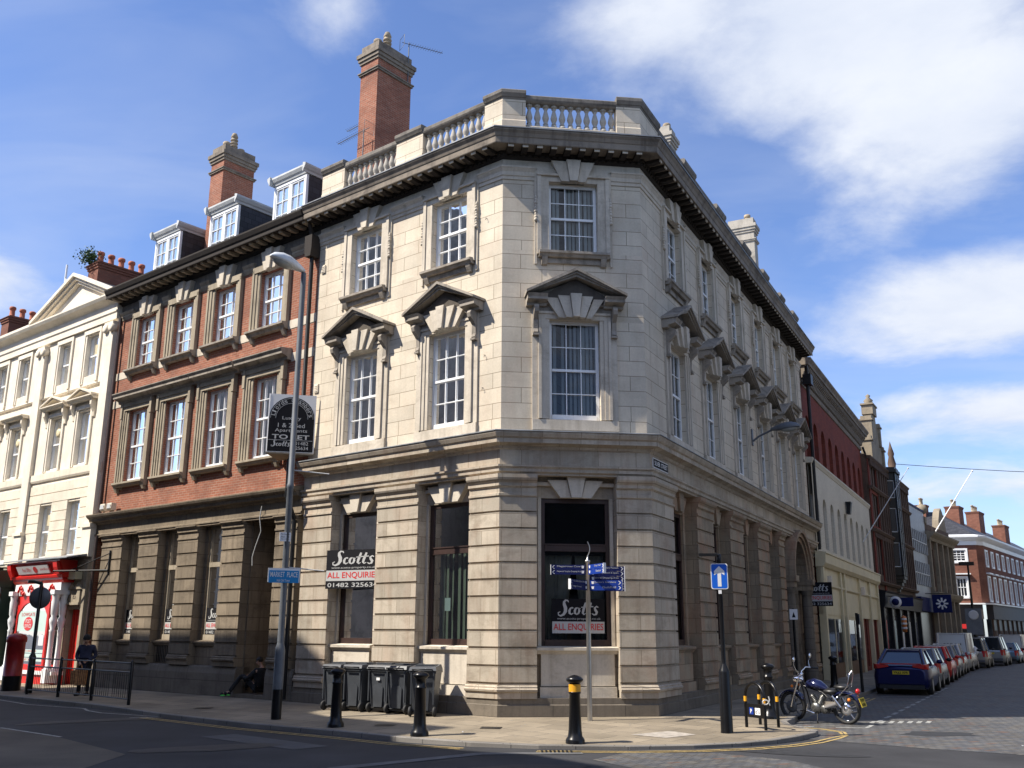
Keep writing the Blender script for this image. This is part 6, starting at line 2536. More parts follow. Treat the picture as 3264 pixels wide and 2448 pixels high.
for az, zc, L_, names, mt in BL:
    d = Vector((math.sin(R(az)), math.cos(R(az)), 0))
    nn = Vector((-d.y, d.x, 0))
    if nn.y > 0:
        nn = -nn
    h = .107
    zt = zc + h * len(names) / 2
    off = .0 if mt is M_NAVY else -.05
    fb = Fr(fpX, fpY, 0, 0)
    fb.d, fb.n = d, nn
    for i, s_ in enumerate(names):
        zb = zt - (i + 1) * h
        m_ = MB()
        n0 = -.012 - off * (1 if mt is M_SBLU and az == 100 else 0)
        m_.box(fb, .05, L_, n0, n0 + .024, zb + .003, zt - i * h - .003)
        o_ = m_.build('blade', mt, ft)
        rd = d if d.x > 0 else -d
        wd = min(.55, .033 * len(s_)) * min(1, L_ / .75)
        xs = (L_ - .13 - wd) if d.x > 0 else (L_ - .13)
        text(s_, M_SIL, o_, fb.P(xs, n0 + .024, zb + .045), rd, (0, 0, 1), wd, .045, nn)
        tp = L_ - .02
        m_ = MB()
        m_.quad(fb.P(tp - .06, n0 + .027, zb + h * .85), fb.P(tp - .04, n0 + .027, zb + h * .85), fb.P(tp, n0 + .027, zb + h * .5), fb.P(tp - .02, n0 + .027, zb + h * .5))
        m_.quad(fb.P(tp - .06, n0 + .027, zb + h * .15), fb.P(tp - .04, n0 + .027, zb + h * .15), fb.P(tp, n0 + .027, zb + h * .5), fb.P(tp - .02, n0 + .027, zb + h * .5))
        m_.quad(fb.P(.09, n0 + .027, zb + .03), fb.P(.13, n0 + .027, zb + .03), fb.P(.14, n0 + .027, zb + .085), fb.P(.08, n0 + .027, zb + .085))
        m_.build('chevron', M_SWHT, o_, recalc=False)
    m_ = MB()
    m_.box(fb, L_, L_ + .012, -.03, .03, zt - h * len(names), zt)
    m_.build('end_cap', M_SWHT, ft)

# one way sign
ox, oy = 4.15, 19.56
ow = thing('one_way_sign', 'blue one way arrow sign on a black post with a small light above', 'road sign', (ox, oy, -.09))
m_ = MB()
m_.lathe((ox, oy, -.09), [(.125, 0), (.118, .05), (.112, 1.12), (.10, 1.16), (.05, 1.27), (.045, 1.3), (.045, 3.22), (.05, 3.23), (.05, 3.38), (0, 3.40)], 16)
m_.build('post', M_BLACK, ow)
m_ = MB()
m_.tube([(ox, oy, 3.27), (ox - .1, oy - .12, 3.29)], .03, 8)
m_.box(Fr(ox - .08, oy - .12, 275, 185), -.02, .34, -.06, .06, 3.25, 3.30)
m_.build('sign_light', M_BLACKM, ow)
f_ = Fr(ox - .02, oy - .06, 98, 188)


def rrect(f, w, h, zc, r, n):
    pts = []
    for cx, cz, a0 in ((w / 2 - r, h / 2 - r, 0), (-w / 2 + r, h / 2 - r, 90), (-w / 2 + r, -h / 2 + r, 180), (w / 2 - r, -h / 2 + r, 270)):
        for k in range(5):
            a = R(a0 + k * 22.5)
            pts.append((cx + r * math.cos(a), zc + cz + r * math.sin(a)))
    return pts


m_ = MB()
m_.uz(f_, rrect(f_, .33, .50, 2.86, .04, 0), 0, .012)
o_ = m_.build('sign_plate', M_SWHT, ow)
m_ = MB()
m_.uz(f_, rrect(f_, .30, .47, 2.86, .035, 0), .0121, .014)
m_.build('sign_face', plain('bright_sign_blue', (.012, .11, .55), .3, var=.03), o_)
m_ = MB()
m_.uz(f_, [(-.035, 2.66), (.035, 2.66), (.035, 2.92), (.10, 2.88), (.10, 2.96), (0, 3.06), (-.10, 2.96), (-.10, 2.88), (-.035, 2.92)], .0142, .016)
m_.build('arrow', M_SWHT, o_)
m_ = MB()
m_.box(f_, -.03, .03, .0, .03, 2.52, 2.59)
m_.build('clip', M_SWHT, ow)

# cycle hoops
hk = thing('cycle_hoops', 'pair of black cycle hoops with yellow bands and a parking plate', 'cycle rack', (5.1, 20.6, -.07))
H_ = [((4.76, 20.54), (5.01, 20.01)), ((5.19, 21.16), (5.43, 20.65))]
for a, b in H_:
    A_, B_ = Vector((*a, pz(*a))), Vector((*b, pz(*b)))
    m_ = MB()
    pts = [A_, A_ + Vector((0, 0, .58))]
    c = (A_ + B_) / 2
    for k in range(1, 10):
        t = math.pi * k / 10
        pts.append(c + (A_ - c) * math.cos(t) + Vector((0, 0, .60 + .27 * math.sin(t) + 0)))
    pts += [B_ + Vector((0, 0, .58)), B_]
    m_.tube(pts, .032, 10)
    m_.build('hoop', M_BLACK, hk)
    for P_ in (A_, B_):
        m_ = MB()
        m_.lathe(P_, [(.034, .50), (.034, .60)], 12, cap=False)
        m_.build('yellow_band', M_YB, hk)
A_, B_ = Vector((*H_[0][0], 0)), Vector((*H_[0][1], 0))
d = (B_ - A_).normalized()
fb = Fr(A_.x, A_.y, 0, 0)
fb.d, fb.n = d, Vector((d.y, -d.x, 0)) if d.y > 0 else Vector((d.y, -d.x, 0))
if fb.n.y > 0:
    fb.n = -fb.n
m_ = MB()
m_.box(fb, .03, .56, -.01, .01, .14, .40)
o_ = m_.build('board', M_BLACK, hk)
m_ = MB()
m_.box(fb, .12, .25, .011, .014, .20, .33)
o3 = m_.build('parking_symbol', M_SBLU, o_)
text('P', M_SWHT, o3 if False else o_, fb.P(.16, .015, .22), d, (0, 0, 1), .05, .085, fb.n, bold=.02)
m_ = MB()
m_.box(fb, .30, .46, .011, .014, .20, .33)
m_.build('cycle_symbol', M_SWHT, o_)
m_ = MB()
for u in (.34, .42):
    c = fb.P(u, .016, .245)
    for k in range(10):
        a0, a1 = k * math.pi / 5, (k + 1) * math.pi / 5
        e = lambda a, r: c + d * r * math.cos(a) + Vector((0, 0, r * math.sin(a)))
        m_.quad(e(a0, .026), e(a1, .026), e(a1, .018), e(a0, .018))
m_.quad(fb.P(.34, .016, .245), fb.P(.36, .016, .30), fb.P(.366, .016, .30), fb.P(.346, .016, .245))
m_.quad(fb.P(.36, .016, .285), fb.P(.41, .016, .285), fb.P(.41, .016, .291), fb.P(.36, .016, .291))
m_.build('cycle_pictogram', M_SBLK, o_, recalc=False)
lk = MB()
c = Vector((5.03, 19.98, .40))
lk.tube([c + Vector((.07 * math.cos(i * .7), -.03, .07 * math.sin(i * .7) + .012 * i)) for i in range(11)], .013, 6)
tag(lk.build('cable_lock', M_SIL, None), 'grey cable lock looped round the near leg of the cycle hoops', 'lock')

# pedestrian guard rail
PF = [(-14.29, 29.94), (-12.84, 28.76), (-11.35, 27.46), (-9.75, 25.94)]
gr = thing('guard_rail', 'black pedestrian guard rail with vertical bars along the kerb at left', 'railing', (-12, 28, -.08))
for p in PF:
    m_ = MB()
    m_.lathe((p[0], p[1], -.1), [(.045, 0), (.045, 1.08), (.02, 1.12), (0, 1.12)], 8)
    m_.build('post', M_BLACK, gr)
for a, b in zip(PF, PF[1:]):
    A_, B_ = Vector((*a, -.08)), Vector((*b, -.08))
    m_ = MB()
    for z in (1.03, .80, .14):
        m_.tube([A_ + Vector((0, 0, z)), B_ + Vector((0, 0, z))], .02, 6)
    k = 18
    for i in range(1, k):
        if i in (k // 2,):
            continue
        q = A_.lerp(B_, i / k)
        m_.tube([q + Vector((0, 0, .14)), q + Vector((0, 0, .80))], .007, 5)
    m_.build('panel', M_BLACK, gr)

# round sign seen from behind
rs_ = thing('round_road_sign', 'grey back of a round road sign on a black post behind the guard rail', 'road sign', (-14.42, 30.3, -.06))
m_ = MB()
m_.lathe((-14.42, 30.3, -.06), [(.11, 0), (.1, 1.05), (.055, 1.15), (.05, 3.2), (.0, 3.3)], 12)
m_.tube([(-14.42, 30.3, 3.15), (-14.6, 30.2, 3.2), (-14.75, 30.1, 3.2)], .05, 8)
m_.build('post', M_BLACK, rs_)
m_ = MB()
m_.lathe((-14.44, 30.36, 2.72), [(0, -.008), (.33, -.008), (.33, .008), (0, .008)], 24, axis='y')
m_.build('disc', plain('sign_back_grey', (.12, .125, .14), .5), rs_)

pb = thing('post_box', 'dark red pillar post box with black base standing at the left edge', 'post box', (-15.55, 31.5, -.07))
m_ = MB()
m_.lathe((-15.55, 31.5, -.07), [(.29, .45), (.27, .46), (.27, 1.45), (.3, 1.47), (.3, 1.6), (.25, 1.68), (.1, 1.73), (0, 1.74)], 24)
m_.build('box_body', M_DRED, pb)
m_ = MB()
m_.lathe((-15.55, 31.5, -.07), [(.28, 0), (.28, .45)], 24)
m_.build('base', M_BLACK, pb)

for (x, y, h, lb, plate) in ((11.49, 33.0, 2.45, 'slim black parking post beside the blue car', False), (9.45, 33.2, 2.6, 'slim black post with a white notice near the arched door', True)):
    t = thing('parking_post', lb, 'post', (x, y, pz(x, y)))
    m_ = MB()
    m_.tube([(x, y, -.1), (x, y, h)], .05, 8)
    m_.build('post', M_BLACK, t)
    o_, f_ = flat_sign(t, (x, y, h - .2), .26 if plate else .2, .34, 190 if plate else 100, M_SWHT if plate else M_GREY, 'notice', post_off=.055)
    if plate:
        m_ = MB()
        m_.uz(f_, [(-.06, h - .3), (.06, h - .3), (0, h - .12)], .021, .023)
        m_.build('symbol', M_SBLK, o_)

fl_ = thing('street_lamp', 'distant black lamp post with a grey sign plate near the street bend', 'street lamp', (29.3, 62.9, -.1))
m_ = MB()
m_.tube([(29.3, 62.9, -.1), (29.3, 62.9, 6.2)], [.11, .06], 8)
m_.build('column', M_BLACK, fl_)
m_ = MB()
m_.box(Fr(29.3, 62.9, 100, 190), -.5, .35, -.15, .15, 6.1, 6.32)
m_.build('lamp_head', M_BLACKM, fl_)
o_, f_ = flat_sign(fl_, (29.3, 62.9, 2.6), .95, 1.6, 200, M_GREY, 'sign_plate', post_off=.1)
m_ = MB()
m_.lathe(f_.P(0, .03, 3.0), [(.22, 0), (.3, 0), (.3, .01), (.22, .01)], 18, rot=Matrix.Rotation(R(90), 3, f_.d))
m_.build('ring', M_SIL, o_)

# estate agent boards
lb = thing('letting_board', 'black arched TO LET board in a V fixed to the brick and stone party wall', 'sign', FL.P(7.3, 0, 6.5))
apex, wr, wl = (7.45, 1.0), (6.66, .0), (8.2, .0)
ar, bl_, cl_ = FL.P(*apex, 0), FL.P(*wr, 0), FL.P(*wl, 0)
for nm, a, b in (('right_panel', ar, bl_), ('left_panel', cl_, ar)):
    d = (b - a).normalized()
    n = Vector((d.y, -d.x, 0))
    if n.dot(FL.n) < 0:
        n = -n
    f = Fr(a.x, a.y, 0, 0)
    f.d, f.n = d, n
    Wd = (b - a).length
    m_ = MB()
    m_.box(f, 0.02, Wd, -.03, 0, 6.48, 8.1)
    o_ = m_.build('board', M_SWHT, lb)
    r = Wd / 2 - .03
    cx = Wd / 2
    pts = [(cx - r, 6.5), (cx + r, 6.5), (cx + r, 7.42)] + [(cx + r * math.cos(math.pi * i / 16), 7.42 + r * math.sin(math.pi * i / 16)) for i in range(1, 16)] + [(cx - r, 7.42)]
    m_ = MB()
    m_.uz(f, pts, .001, .006)
    m_.build('black_arch', M_SBLK, o_)
    m_ = MB()
    for rr in (r - .03, r - .17):
        for i in range(20):
            t0, t1 = math.pi * i / 20, math.pi * (i + 1) / 20
            e = lambda t, q: f.P(cx + q * math.cos(t), .008, 7.42 + q * math.sin(t))
            m_.quad(e(t0, rr), e(t1, rr), e(t1, rr - .01), e(t0, rr - .01))
    m_.quad(f.P(cx - r + .02, .008, 6.81), f.P(cx + r - .02, .008, 6.81), f.P(cx + r - .02, .008, 6.82), f.P(cx - r + .02, .008, 6.82))
    m_.build('arch_lines', M_SIL, o_, recalc=False)
    word = 'Lloyds Chambers'
    for i, ch in enumerate(word):
        if ch == ' ':
            continue
        t = R(168 - i * 156 / (len(word) - 1))
        rd = Vector(d) * math.sin(t) - Vector((0, 0, 1)) * math.cos(t)
        ud = Vector(d) * math.cos(t) + Vector((0, 0, 1)) * math.sin(t)
        c = f.P(cx + (r - .15) * math.cos(t), .008, 7.42 + (r - .15) * math.sin(t))
        hh = .12 if ch in 'LCldbh' else .085
        text(ch, M_SIL, o_, c - rd * .03, rd, ud, .035 if ch == 'l' else .075, hh, n)
    for s_, z, h, w_ in (('Luxury', 7.36, .12, .5), ('1 & 2 Bed', 7.17, .12, .72), ('Apartments', 7.015, .12, .86), ('TO LET', 6.88, .13, 1.0)):
        if s_ == 'TO LET':
            h, z = .13, 6.845
        text(s_, M_SIL, o_, f.P(cx - w_ / 2, .008, z), d, (0, 0, 1), w_, h if s_ != 'TO LET' else .125, n, bold=.02 if s_ == 'TO LET' else 0)
    script_scotts(M_SIL, o_, f.P(cx - .52, .006, 6.62), d, (0, 0, 1), .55, .2, n)
    text('01482', M_SIL, o_, f.P(cx + .12, .008, 6.69), d, (0, 0, 1), .36, .09, n)
    text('325634', M_SIL, o_, f.P(cx + .08, .008, 6.56), d, (0, 0, 1), .4, .09, n)
m_ = MB()
m_.un(FL, [apex, wr, wl], 6.44, 6.478)
m_.build('underside', M_BDR, lb)

sbd = thing('enquiries_board', 'black and white enquiries board angled into the ground floor window recess', 'sign', FL.P(5.3, -.1, 2.8))
a, b = FL.P(5.84, .02, 0), FL.P(4.44, -.36, 0)
f = Fr(a.x, a.y, 0, 0)
f.d = (b - a).normalized()
f.n = Vector((f.d.y, -f.d.x, 0))
if f.n.dot(FL.n) < 0:
    f.n = -f.n
enquiries_poster(f, 0, 2.83, 1.64, sbd, 0, 1, name='board', ratio=.60)
sbr = thing('enquiries_board', 'enquiries board projecting over the side street beside the arched door', 'sign', FR_.P(18.3, .3, 2.8))
f = Fr(0, 0, 0, 0)
f.o, f.d, f.n = FR_.P(18.3, -.3, 0), FR_.n.copy(), -FR_.d
enquiries_poster(f, 0, 2.82, 1.16, sbr, 0, 1, name='board')

# ------------------------------------------------------------------ wheelie bins


def make_bin():
    t = thing('wheelie_bin', 'x', 'wheelie bin', (0, 0, 0), 'wheelie bins against the stone wall')
    m = MB()
    b = [Vector((-.23, -.25, .06)), Vector((.23, -.25, .06)), Vector((.21, .28, .06)), Vector((-.21, .28, .06))]
    c = [Vector((-.285, -.31, .93)), Vector((.285, -.31, .93)), Vector((.285, .36, .93)), Vector((-.285, .36, .93))]
    m.prism(b, c)
    m.box(ID, -.30, .30, -.33, .38, .90, .95)
    m.uz(Fr(0, -.27, 90, 180), [(-.13, .12), (.13, .12), (.15, .55), (.10, .60), (-.10, .60), (-.15, .55)], 0, .035)
    for s in (-1, 1):
        m.box(ID, s * .25 - .015, s * .25 + .015, -.345, -.31, .25, .92)
    m.build('bin_body', M_BIN, t, world=False)
    m = MB()
    m.prism([Vector((-.31, -.36, .955)), Vector((.31, -.36, .955)), Vector((.30, .40, .955)), Vector((-.30, .40, .955))],
            [Vector((-.29, -.32, 1.03)), Vector((.29, -.32, 1.03)), Vector((.27, .35, 1.075)), Vector((-.27, .35, 1.075))])
    m.box(ID, -.22, .22, -.10, .2, 1.04, 1.08)
    m.build('lid', M_BIN, t, world=False)
    m = MB()
    m.tube([(-.22, -.30, .97), (-.22, -.41, .98), (.22, -.41, .98), (.22, -.30, .97)], .016, 8)
    m.tube([(-.26, -.27, .1), (.26, -.27, .1)], .014, 6)
    m.build('handle', M_BLACKM, t, world=False)
    for s in (-1, 1):
        m = MB()
        m.lathe((s * .27, -.27, .10), [(.03, -.03), (.09, -.03), (.105, -.015), (.105, .015), (.09, .03), (.03, .03)], 18, axis='x')
        m.build('wheel', M_RUB, t, world=False)
    return t


BINS = [(-4.02, 24.02, 216, 'wheelie bin standing leftmost in the row, half hidden by the first bollard'),
        (-3.48, 23.72, 216, 'wheelie bin in the row just right of the first bollard'),
        (-2.86, 23.36, 214, 'grey wheelie bin with a small white mark in the middle of the row'),
        (-2.40, 22.98, 212, 'wheelie bin squeezed between the marked bin and the nearest bin'),
        (-1.88, 22.42, 188, 'nearest and rightmost wheelie bin, turned square to the road')]
b0 = make_bin()
protos = [b0] + [copy_tree(b0) for _ in BINS[1:]]
for o, (x, y, n, lab) in zip(protos, BINS):
    o.location = (x, y, pz(x, y))
    o.rotation_euler.z = math.pi - R(n)
    o['label'] = lab
m_ = MB()
m_.box(Fr(0, -.29, 90, 180), -.03, .07, .036, .038, .70, .76)
m_.build('white_mark', M_SWHT, protos[2], world=False)

# ------------------------------------------------------------------ cars


def car(name, label, pos, az, L, Wd, Hh, col, gh, belt=.86, plate=None, lights='corner', van=False, stripe=None, cat='car', spare=False):
    """x forward, y left. gh=(x0,x1,x2,x3): greenhouse base rear, top rear, top front, base front from the tail"""
    t = thing(name, label, cat, pos, 'vehicles parked along the side street', rz=math.pi / 2 - R(az))
    paint = plain('car_paint_%s' % col[0], col[1], .22, .3, .6, var=.03)
    hw = Wd / 2
    xs = [0, .04, .18, L * .25, L * .5, L * .75, L - .5, L - .12, L]
    ws = [.80, .90, .97, 1, 1, 1, .96, .84, .7]
    zb = [belt - .10, belt - .02, belt, belt, belt, belt - .02, belt - .16, belt - .32, belt - .42]
    zl = [.34, .26, .20, .20, .20, .20, .20, .24, .32]
    sh = []
    for x, w, zt, z0 in zip(xs, ws, zb, zl):
        w *= hw
        sh.append([(x, -w * .90, z0), (x, -w * .985, z0 + .12), (x, -w, (z0 + zt) * .52), (x, -w * .96, zt - .07), (x, -w * .86, zt), (x, 0, zt + .03), (x, w * .86, zt), (x, w * .96, zt - .07), (x, w, (z0 + zt) * .52), (x, w * .985, z0 + .12), (x, w * .90, z0)])
    m = MB()
    k = len(sh[0])
    vs = [p for r_ in sh for p in r_]
    fs = []
    for i in range(len(sh) - 1):
        for j in range(k):
            fs.append((i * k + j, i * k + (j + 1) % k, (i + 1) * k + (j + 1) % k, (i + 1) * k + j))
    m.add(vs, fs, True)
    m.add(sh[0], [tuple(range(k))])
    m.add(sh[-1], [tuple(range(k))])
    # roof panel and pillars
    x0, x1, x2, x3 = gh
    wb, wt = hw * .90, hw * (.70 if not van else .86)
    zt = Hh
    rb = belt + .01
    rp = [Vector((x1 - .04, -wt * .9, zt - .035)), Vector((x1 + .3, -wt, zt)), Vector((x2 - .2, -wt, zt)), Vector((x2 + .03, -wt * .88, zt - .04)),
          Vector((x2 + .03, wt * .88, zt - .04)), Vector((x2 - .2, wt, zt)), Vector((x1 + .3, wt, zt)), Vector((x1 - .04, wt * .9, zt - .035))]
    m.prism([p - Vector((0, 0, .03)) for p in rp], [p + Vector((0, 0, .012)) for p in rp])
    for s in (-1, 1):
        for (xa, xb, ya, yb) in ((x0 + .05, x1, wb * .9, wt * .9), (x3 - .05, x2, wb * .88, wt * .86), ((x1 + x2) / 2, (x1 + x2) / 2, wb, wt)):
            m.tube([(xa, s * ya, rb), (xb, s * yb, zt - .03)], .035 if xa > x0 + .1 else .07, 6)
    if van:
        for s in (-1, 1):
            m.prism([Vector((x0, s * wb, rb - .03)), Vector((x2 - .7, s * wb, rb - .03)), Vector((x2 - .7, s * wt, zt)), Vector((x1, s * wt, zt))],
                    [Vector((x0, s * (wb - .05), rb - .03)), Vector((x2 - .7, s * (wb - .05), rb - .03)), Vector((x2 - .7, s * (wt - .05), zt)), Vector((x1, s * (wt - .05), zt))])
        m.prism([Vector((x0, -wb, rb - .03)), Vector((x0, wb, rb - .03)), Vector((x1, wt, zt)), Vector((x1, -wt, zt))],
                [Vector((x0 + .05, -wb, rb - .03)), Vector((x0 + .05, wb, rb - .03)), Vector((x1 + .05, wt, zt)), Vector((x1 + .05, -wt, zt))])
    m.build('body', paint, t, world=False)
    g = MB()
    bo = [Vector((x0, -wb * .82, rb)), Vector((x0 + .35, -wb, rb)), Vector((x3 - .5, -wb, rb)), Vector((x3, -wb * .8, rb)), Vector((x3, wb * .8, rb)), Vector((x3 - .5, wb, rb)), Vector((x0 + .35, wb, rb)), Vector((x0, wb * .82, rb))]
    to = [p - Vector((0, 0, .03)) for p in rp]
    to = [Vector((q.x + (.14 if van and q.x < 1 else 0), q.y * (.93 if van and q.x < x2 - .7 else .98), q.z)) for q in to]
    if van:
        bo = [Vector((q.x + .06, q.y * .93, q.z)) if q.x < x2 - .7 else q for q in bo]
    g.prism(bo, to)
    g.build('windows', plain('car_glass', (.02, .025, .03), .06, spec=.9, var=.02), t, world=False)
    for x in (.78, L - .82):
        for s in (-1, 1):
            w = MB()
            w.lathe((x, s * (hw - .10), .31), [(.02, -.10), (.27, -.10), (.31, -.07), (.31, .07), (.27, .10), (.02, .10)], 20, axis='y')
            o = w.build('wheel', M_RUB, t, world=False)
            r_ = MB()
            r_.lathe((x, s * (hw - .10) + s * .102, .31), [(.0, 0), (.06, .012 * s), (.19, 0), (.20, .0)], 10, axis='y', cap=False)
            r_.build('rim', M_SIL, o, world=False)
    dk = MB()
    dk.box(ID, -.02, .05, -hw * .78, hw * .78, .20, .33)
    dk.build('rear_skirt', M_RUB, t, world=False)
    red = plain('tail_light_red', (.45, .01, .01), .2, spec=.8, var=.05)
    for s in (-1, 1):
        l = MB()
        if lights == 'wedge':
            l.prism([Vector((-.015, s * hw * .80, belt - .08)), Vector((.0, s * hw * .42, belt - .02)), Vector((.0, s * hw * .42, belt + .04)), Vector((-.01, s * hw * .85, belt + .06))],
                    [Vector((.16, s * hw * .96, belt - .10)), Vector((.1, s * hw * .42, belt - .02)), Vector((.1, s * hw * .42, belt + .05)), Vector((.18, s * hw * .97, belt + .08))])
        else:
            l.prism([Vector((-.008, s * hw * .70, belt - .33)), Vector((-.008, s * hw * .81, belt - .33)), Vector((.0, s * hw * .83, belt + .02)), Vector((.0, s * hw * .66, belt + .02))],
                    [Vector((.1, s * hw * .70, belt - .33)), Vector((.12, s * hw * .985, belt - .33)), Vector((.16, s * hw * .985, belt + .02)), Vector((.1, s * hw * .66, belt + .02))])
        l.build('tail_light', red, t, world=False)
        mr = MB()
        mr.ellip((x3 - .45, s * (hw + .09), belt + .10), .07, .11, .075, 10, 6)
        mr.build('wing_mirror', M_BLACK if stripe != 'body' else paint, t, world=False)
    if lights == 'wedge':
        sp_ = MB()
        sp_.box(ID, .0, .12, -hw * .72, hw * .72, belt + .06, belt + .095)
        sp_.build('light_bar', red, t, world=False)
    pm = MB()
    pz_ = belt - .26 if not van else belt - .1
    pm.box(ID, -.018, .01, -.26, .26, pz_, pz_ + .115)
    po = pm.build('number_plate', plain('plate_yellow', (.62, .46, .03), .35, var=.03), t, world=False)
    if plate:
        text(plate, M_SBLK, po, (-.019, .23, pz_ + .02), (0, -1, 0), (0, 0, 1), .46, .078, (-1, 0, 0), bold=.02, world=False)
    bm_ = MB()
    bm_.box(ID, -.05, .06, -hw * .80, hw * .80, .36, .50)
    bm_.build('bumper', paint if stripe == 'body' else plain('bumper_grey', (.10, .10, .11), .5), t, world=False)
    if spare:
        s_ = MB()
        s_.lathe((-.16, -.1, 1.0), [(.0, -.1), (.28, -.1), (.33, -.05), (.33, .08), (.0, .08)], 20, axis='x')
        s_.build('spare_wheel_cover', M_WHITE, t, world=False)
    if van:
        text('cenor' if Hh < 1.9 and plate != 'b' else 'cenor', M_SBLK, t, (x0 * .5 - .0 - .03 + .04 * 0, hw * .52, belt + .28), (0, -1, 0), (.12, 0, 1), hw * 1.05, .22, (-1, 0, 0), bold=.03, world=False, lift=.06) if stripe == 'sign' else None
    return t


CP = {'blue': ('blue', (.004, .008, .07)), 'silver': ('silver', (.30, .31, .31)), 'red': ('red', (.52, .022, .018)), 'grey': ('grey', (.22, .225, .235)), 'white': ('white', (.52, .51, .48)), 'pale': ('pale_blue', (.16, .26, .34)), 'champ': ('champagne', (.34, .32, .28))}


def slot(s, lat=0., az=27.6):
    """point on the parked line: s metres beyond the tail of the first car, centre line"""
    o = Vector((13.0, 33.55, ZR))
    d = Vector((math.sin(R(27.6)), math.cos(R(27.6)), 0))
    r = Vector((math.cos(R(27.6)), -math.sin(R(27.6)), 0))
    if s > 22:
        e = s - 22
        d2 = Vector((math.sin(R(az)), math.cos(R(az)), 0))
        return o + d * 22 + d2 * e + r * lat
    return o + d * s + r * lat


car('blue_hatchback', 'dark blue hatchback with red wedge lights parked nearest at the kerb', slot(0), 27.6, 4.3, 1.80, 1.44, CP['blue'], (.10, 1.15, 2.7, 3.45), .92, 'YK62 XFR', 'wedge', stripe='body')
car('parked_car', 'silver estate car with dark bumper parked behind the blue hatchback', slot(5.3), 27.6, 4.2, 1.70, 1.44, CP['silver'], (.12, .75, 2.7, 3.3), .88, 'W254 OAT')
car('parked_car', 'bright red hatchback parked third in the row', slot(10.3), 27.6, 4.0, 1.72, 1.46, CP['red'], (.12, .55, 2.4, 3.1), .9, 'YS54 KFE', stripe='body')
car('parked_car', 'grey hatchback parked between the red car and the white one', slot(15.0), 27.6, 4.0, 1.70, 1.46, CP['grey'], (.12, .5, 2.4, 3.1), .9, 'FX05 LDE', stripe='body')
car('parked_car', 'off white hatchback parked just before the lettered van', slot(19.6), 27.6, 4.0, 1.70, 1.50, CP['white'], (.12, .5, 2.4, 3.1), .9, None, stripe='body')
car('parked_van', 'white van with black lettering on its rear, rising above the parked cars', slot(25.0, -.1, 29.5), 29.5, 4.8, 1.85, 2.05, CP['white'], (.0, .12, 3.4, 4.1), 1.0, None, van=True, stripe='sign', cat='van')
car('off_road_car', 'pale off road car with a round white spare wheel cover on its tail', slot(31.5, .2, 30), 30, 4.4, 1.80, 1.80, CP['champ'], (.02, .1, 2.7, 3.3), 1.0, None, spare=True)
car('parked_car', 'silver tall car parked beyond the spare wheel cover', slot(37.5, .5, 31), 31, 4.5, 1.85, 1.85, CP['silver'], (.05, .2, 2.9, 3.6), 1.0)
car('parked_car', 'small pale blue car near the bend in front of the white van', slot(44.0, .5, 32), 32, 4.0, 1.70, 1.45, CP['pale'], (.12, .5, 2.4, 3.1), .88)
car('parked_van', 'distant plain white van at the right edge of the street bend', slot(50.0, .2, 32.3), 33, 4.9, 1.9, 2.0, CP['white'], (.0, .12, 3.4, 4.1), 1.0, None, van=True, cat='van')

# ------------------------------------------------------------------ motorcycle
mt = thing('motorcycle', 'dark blue and chrome cruiser motorcycle leaning on its stand at the corner', 'motorcycle', (7.05, 23.12, ZR), rz=R(135))
mt.rotation_euler.x = R(-6)
WB = .66


def mc(name, mat, fn, parent=None):
    m = MB()
    fn(m)
    return m.build(name, mat, parent or mt, world=False)


for x, rad, wd in ((WB, .33, .05), (-WB, .33, .065)):
    o = mc('wheel', M_RUB, lambda m: m.lathe((x, 0, rad), [(rad - .07, -wd * .6), (rad - .05, -wd), (rad - .015, -wd * .8), (rad, -wd * .3), (rad, wd * .3), (rad - .015, wd * .8), (rad - .05, wd), (rad - .07, wd * .6), (rad - .07, -wd * .6)], 28, axis='y', cap=False))

    def spokes(m):
        m.lathe((x, 0, rad), [(.0, -.06), (.045, -.06), (.045, .06), (0, .06)], 12, axis='y')
        m.lathe((x, 0, rad), [(rad - .075, -.03), (rad - .068, -.03), (rad - .068, .03), (rad - .075, .03)], 24, axis='y', cap=False)
        for i in range(5):
            a = i * 2 * math.pi / 5 + .3
            m.tube([(x + .03 * math.cos(a), 0, rad + .03 * math.sin(a)), (x + (rad - .07) * math.cos(a), 0, rad + (rad - .07) * math.sin(a))], .016, 6)
        m.lathe((x, .055, rad), [(.06, -.003), (.14, -.003), (.14, .003), (.06, .003)], 16, axis='y')
    mc('spoked_rim', M_CHROME if x < 0 else M_GREY, spokes, o)


def fender(m, cx, cz, r, a0, a1, w):
    n = 12
    for i in range(n):
        t0, t1 = R(a0 + (a1 - a0) * i / n), R(a0 + (a1 - a0) * (i + 1) / n)
        for y0, y1, dr0, dr1 in ((-w, -w * .6, -.03, 0), (-w * .6, w * .6, 0, 0), (w * .6, w, 0, -.03)):
            m.quad((cx + (r + dr0) * math.cos(t0), y0, cz + (r + dr0) * math.sin(t0)), (cx + (r + dr0) * math.cos(t1), y0, cz + (r + dr0) * math.sin(t1)),
                   (cx + (r + dr1) * math.cos(t1), y1, cz + (r + dr1) * math.sin(t1)), (cx + (r + dr1) * math.cos(t0), y1, cz + (r + dr1) * math.sin(t0)))


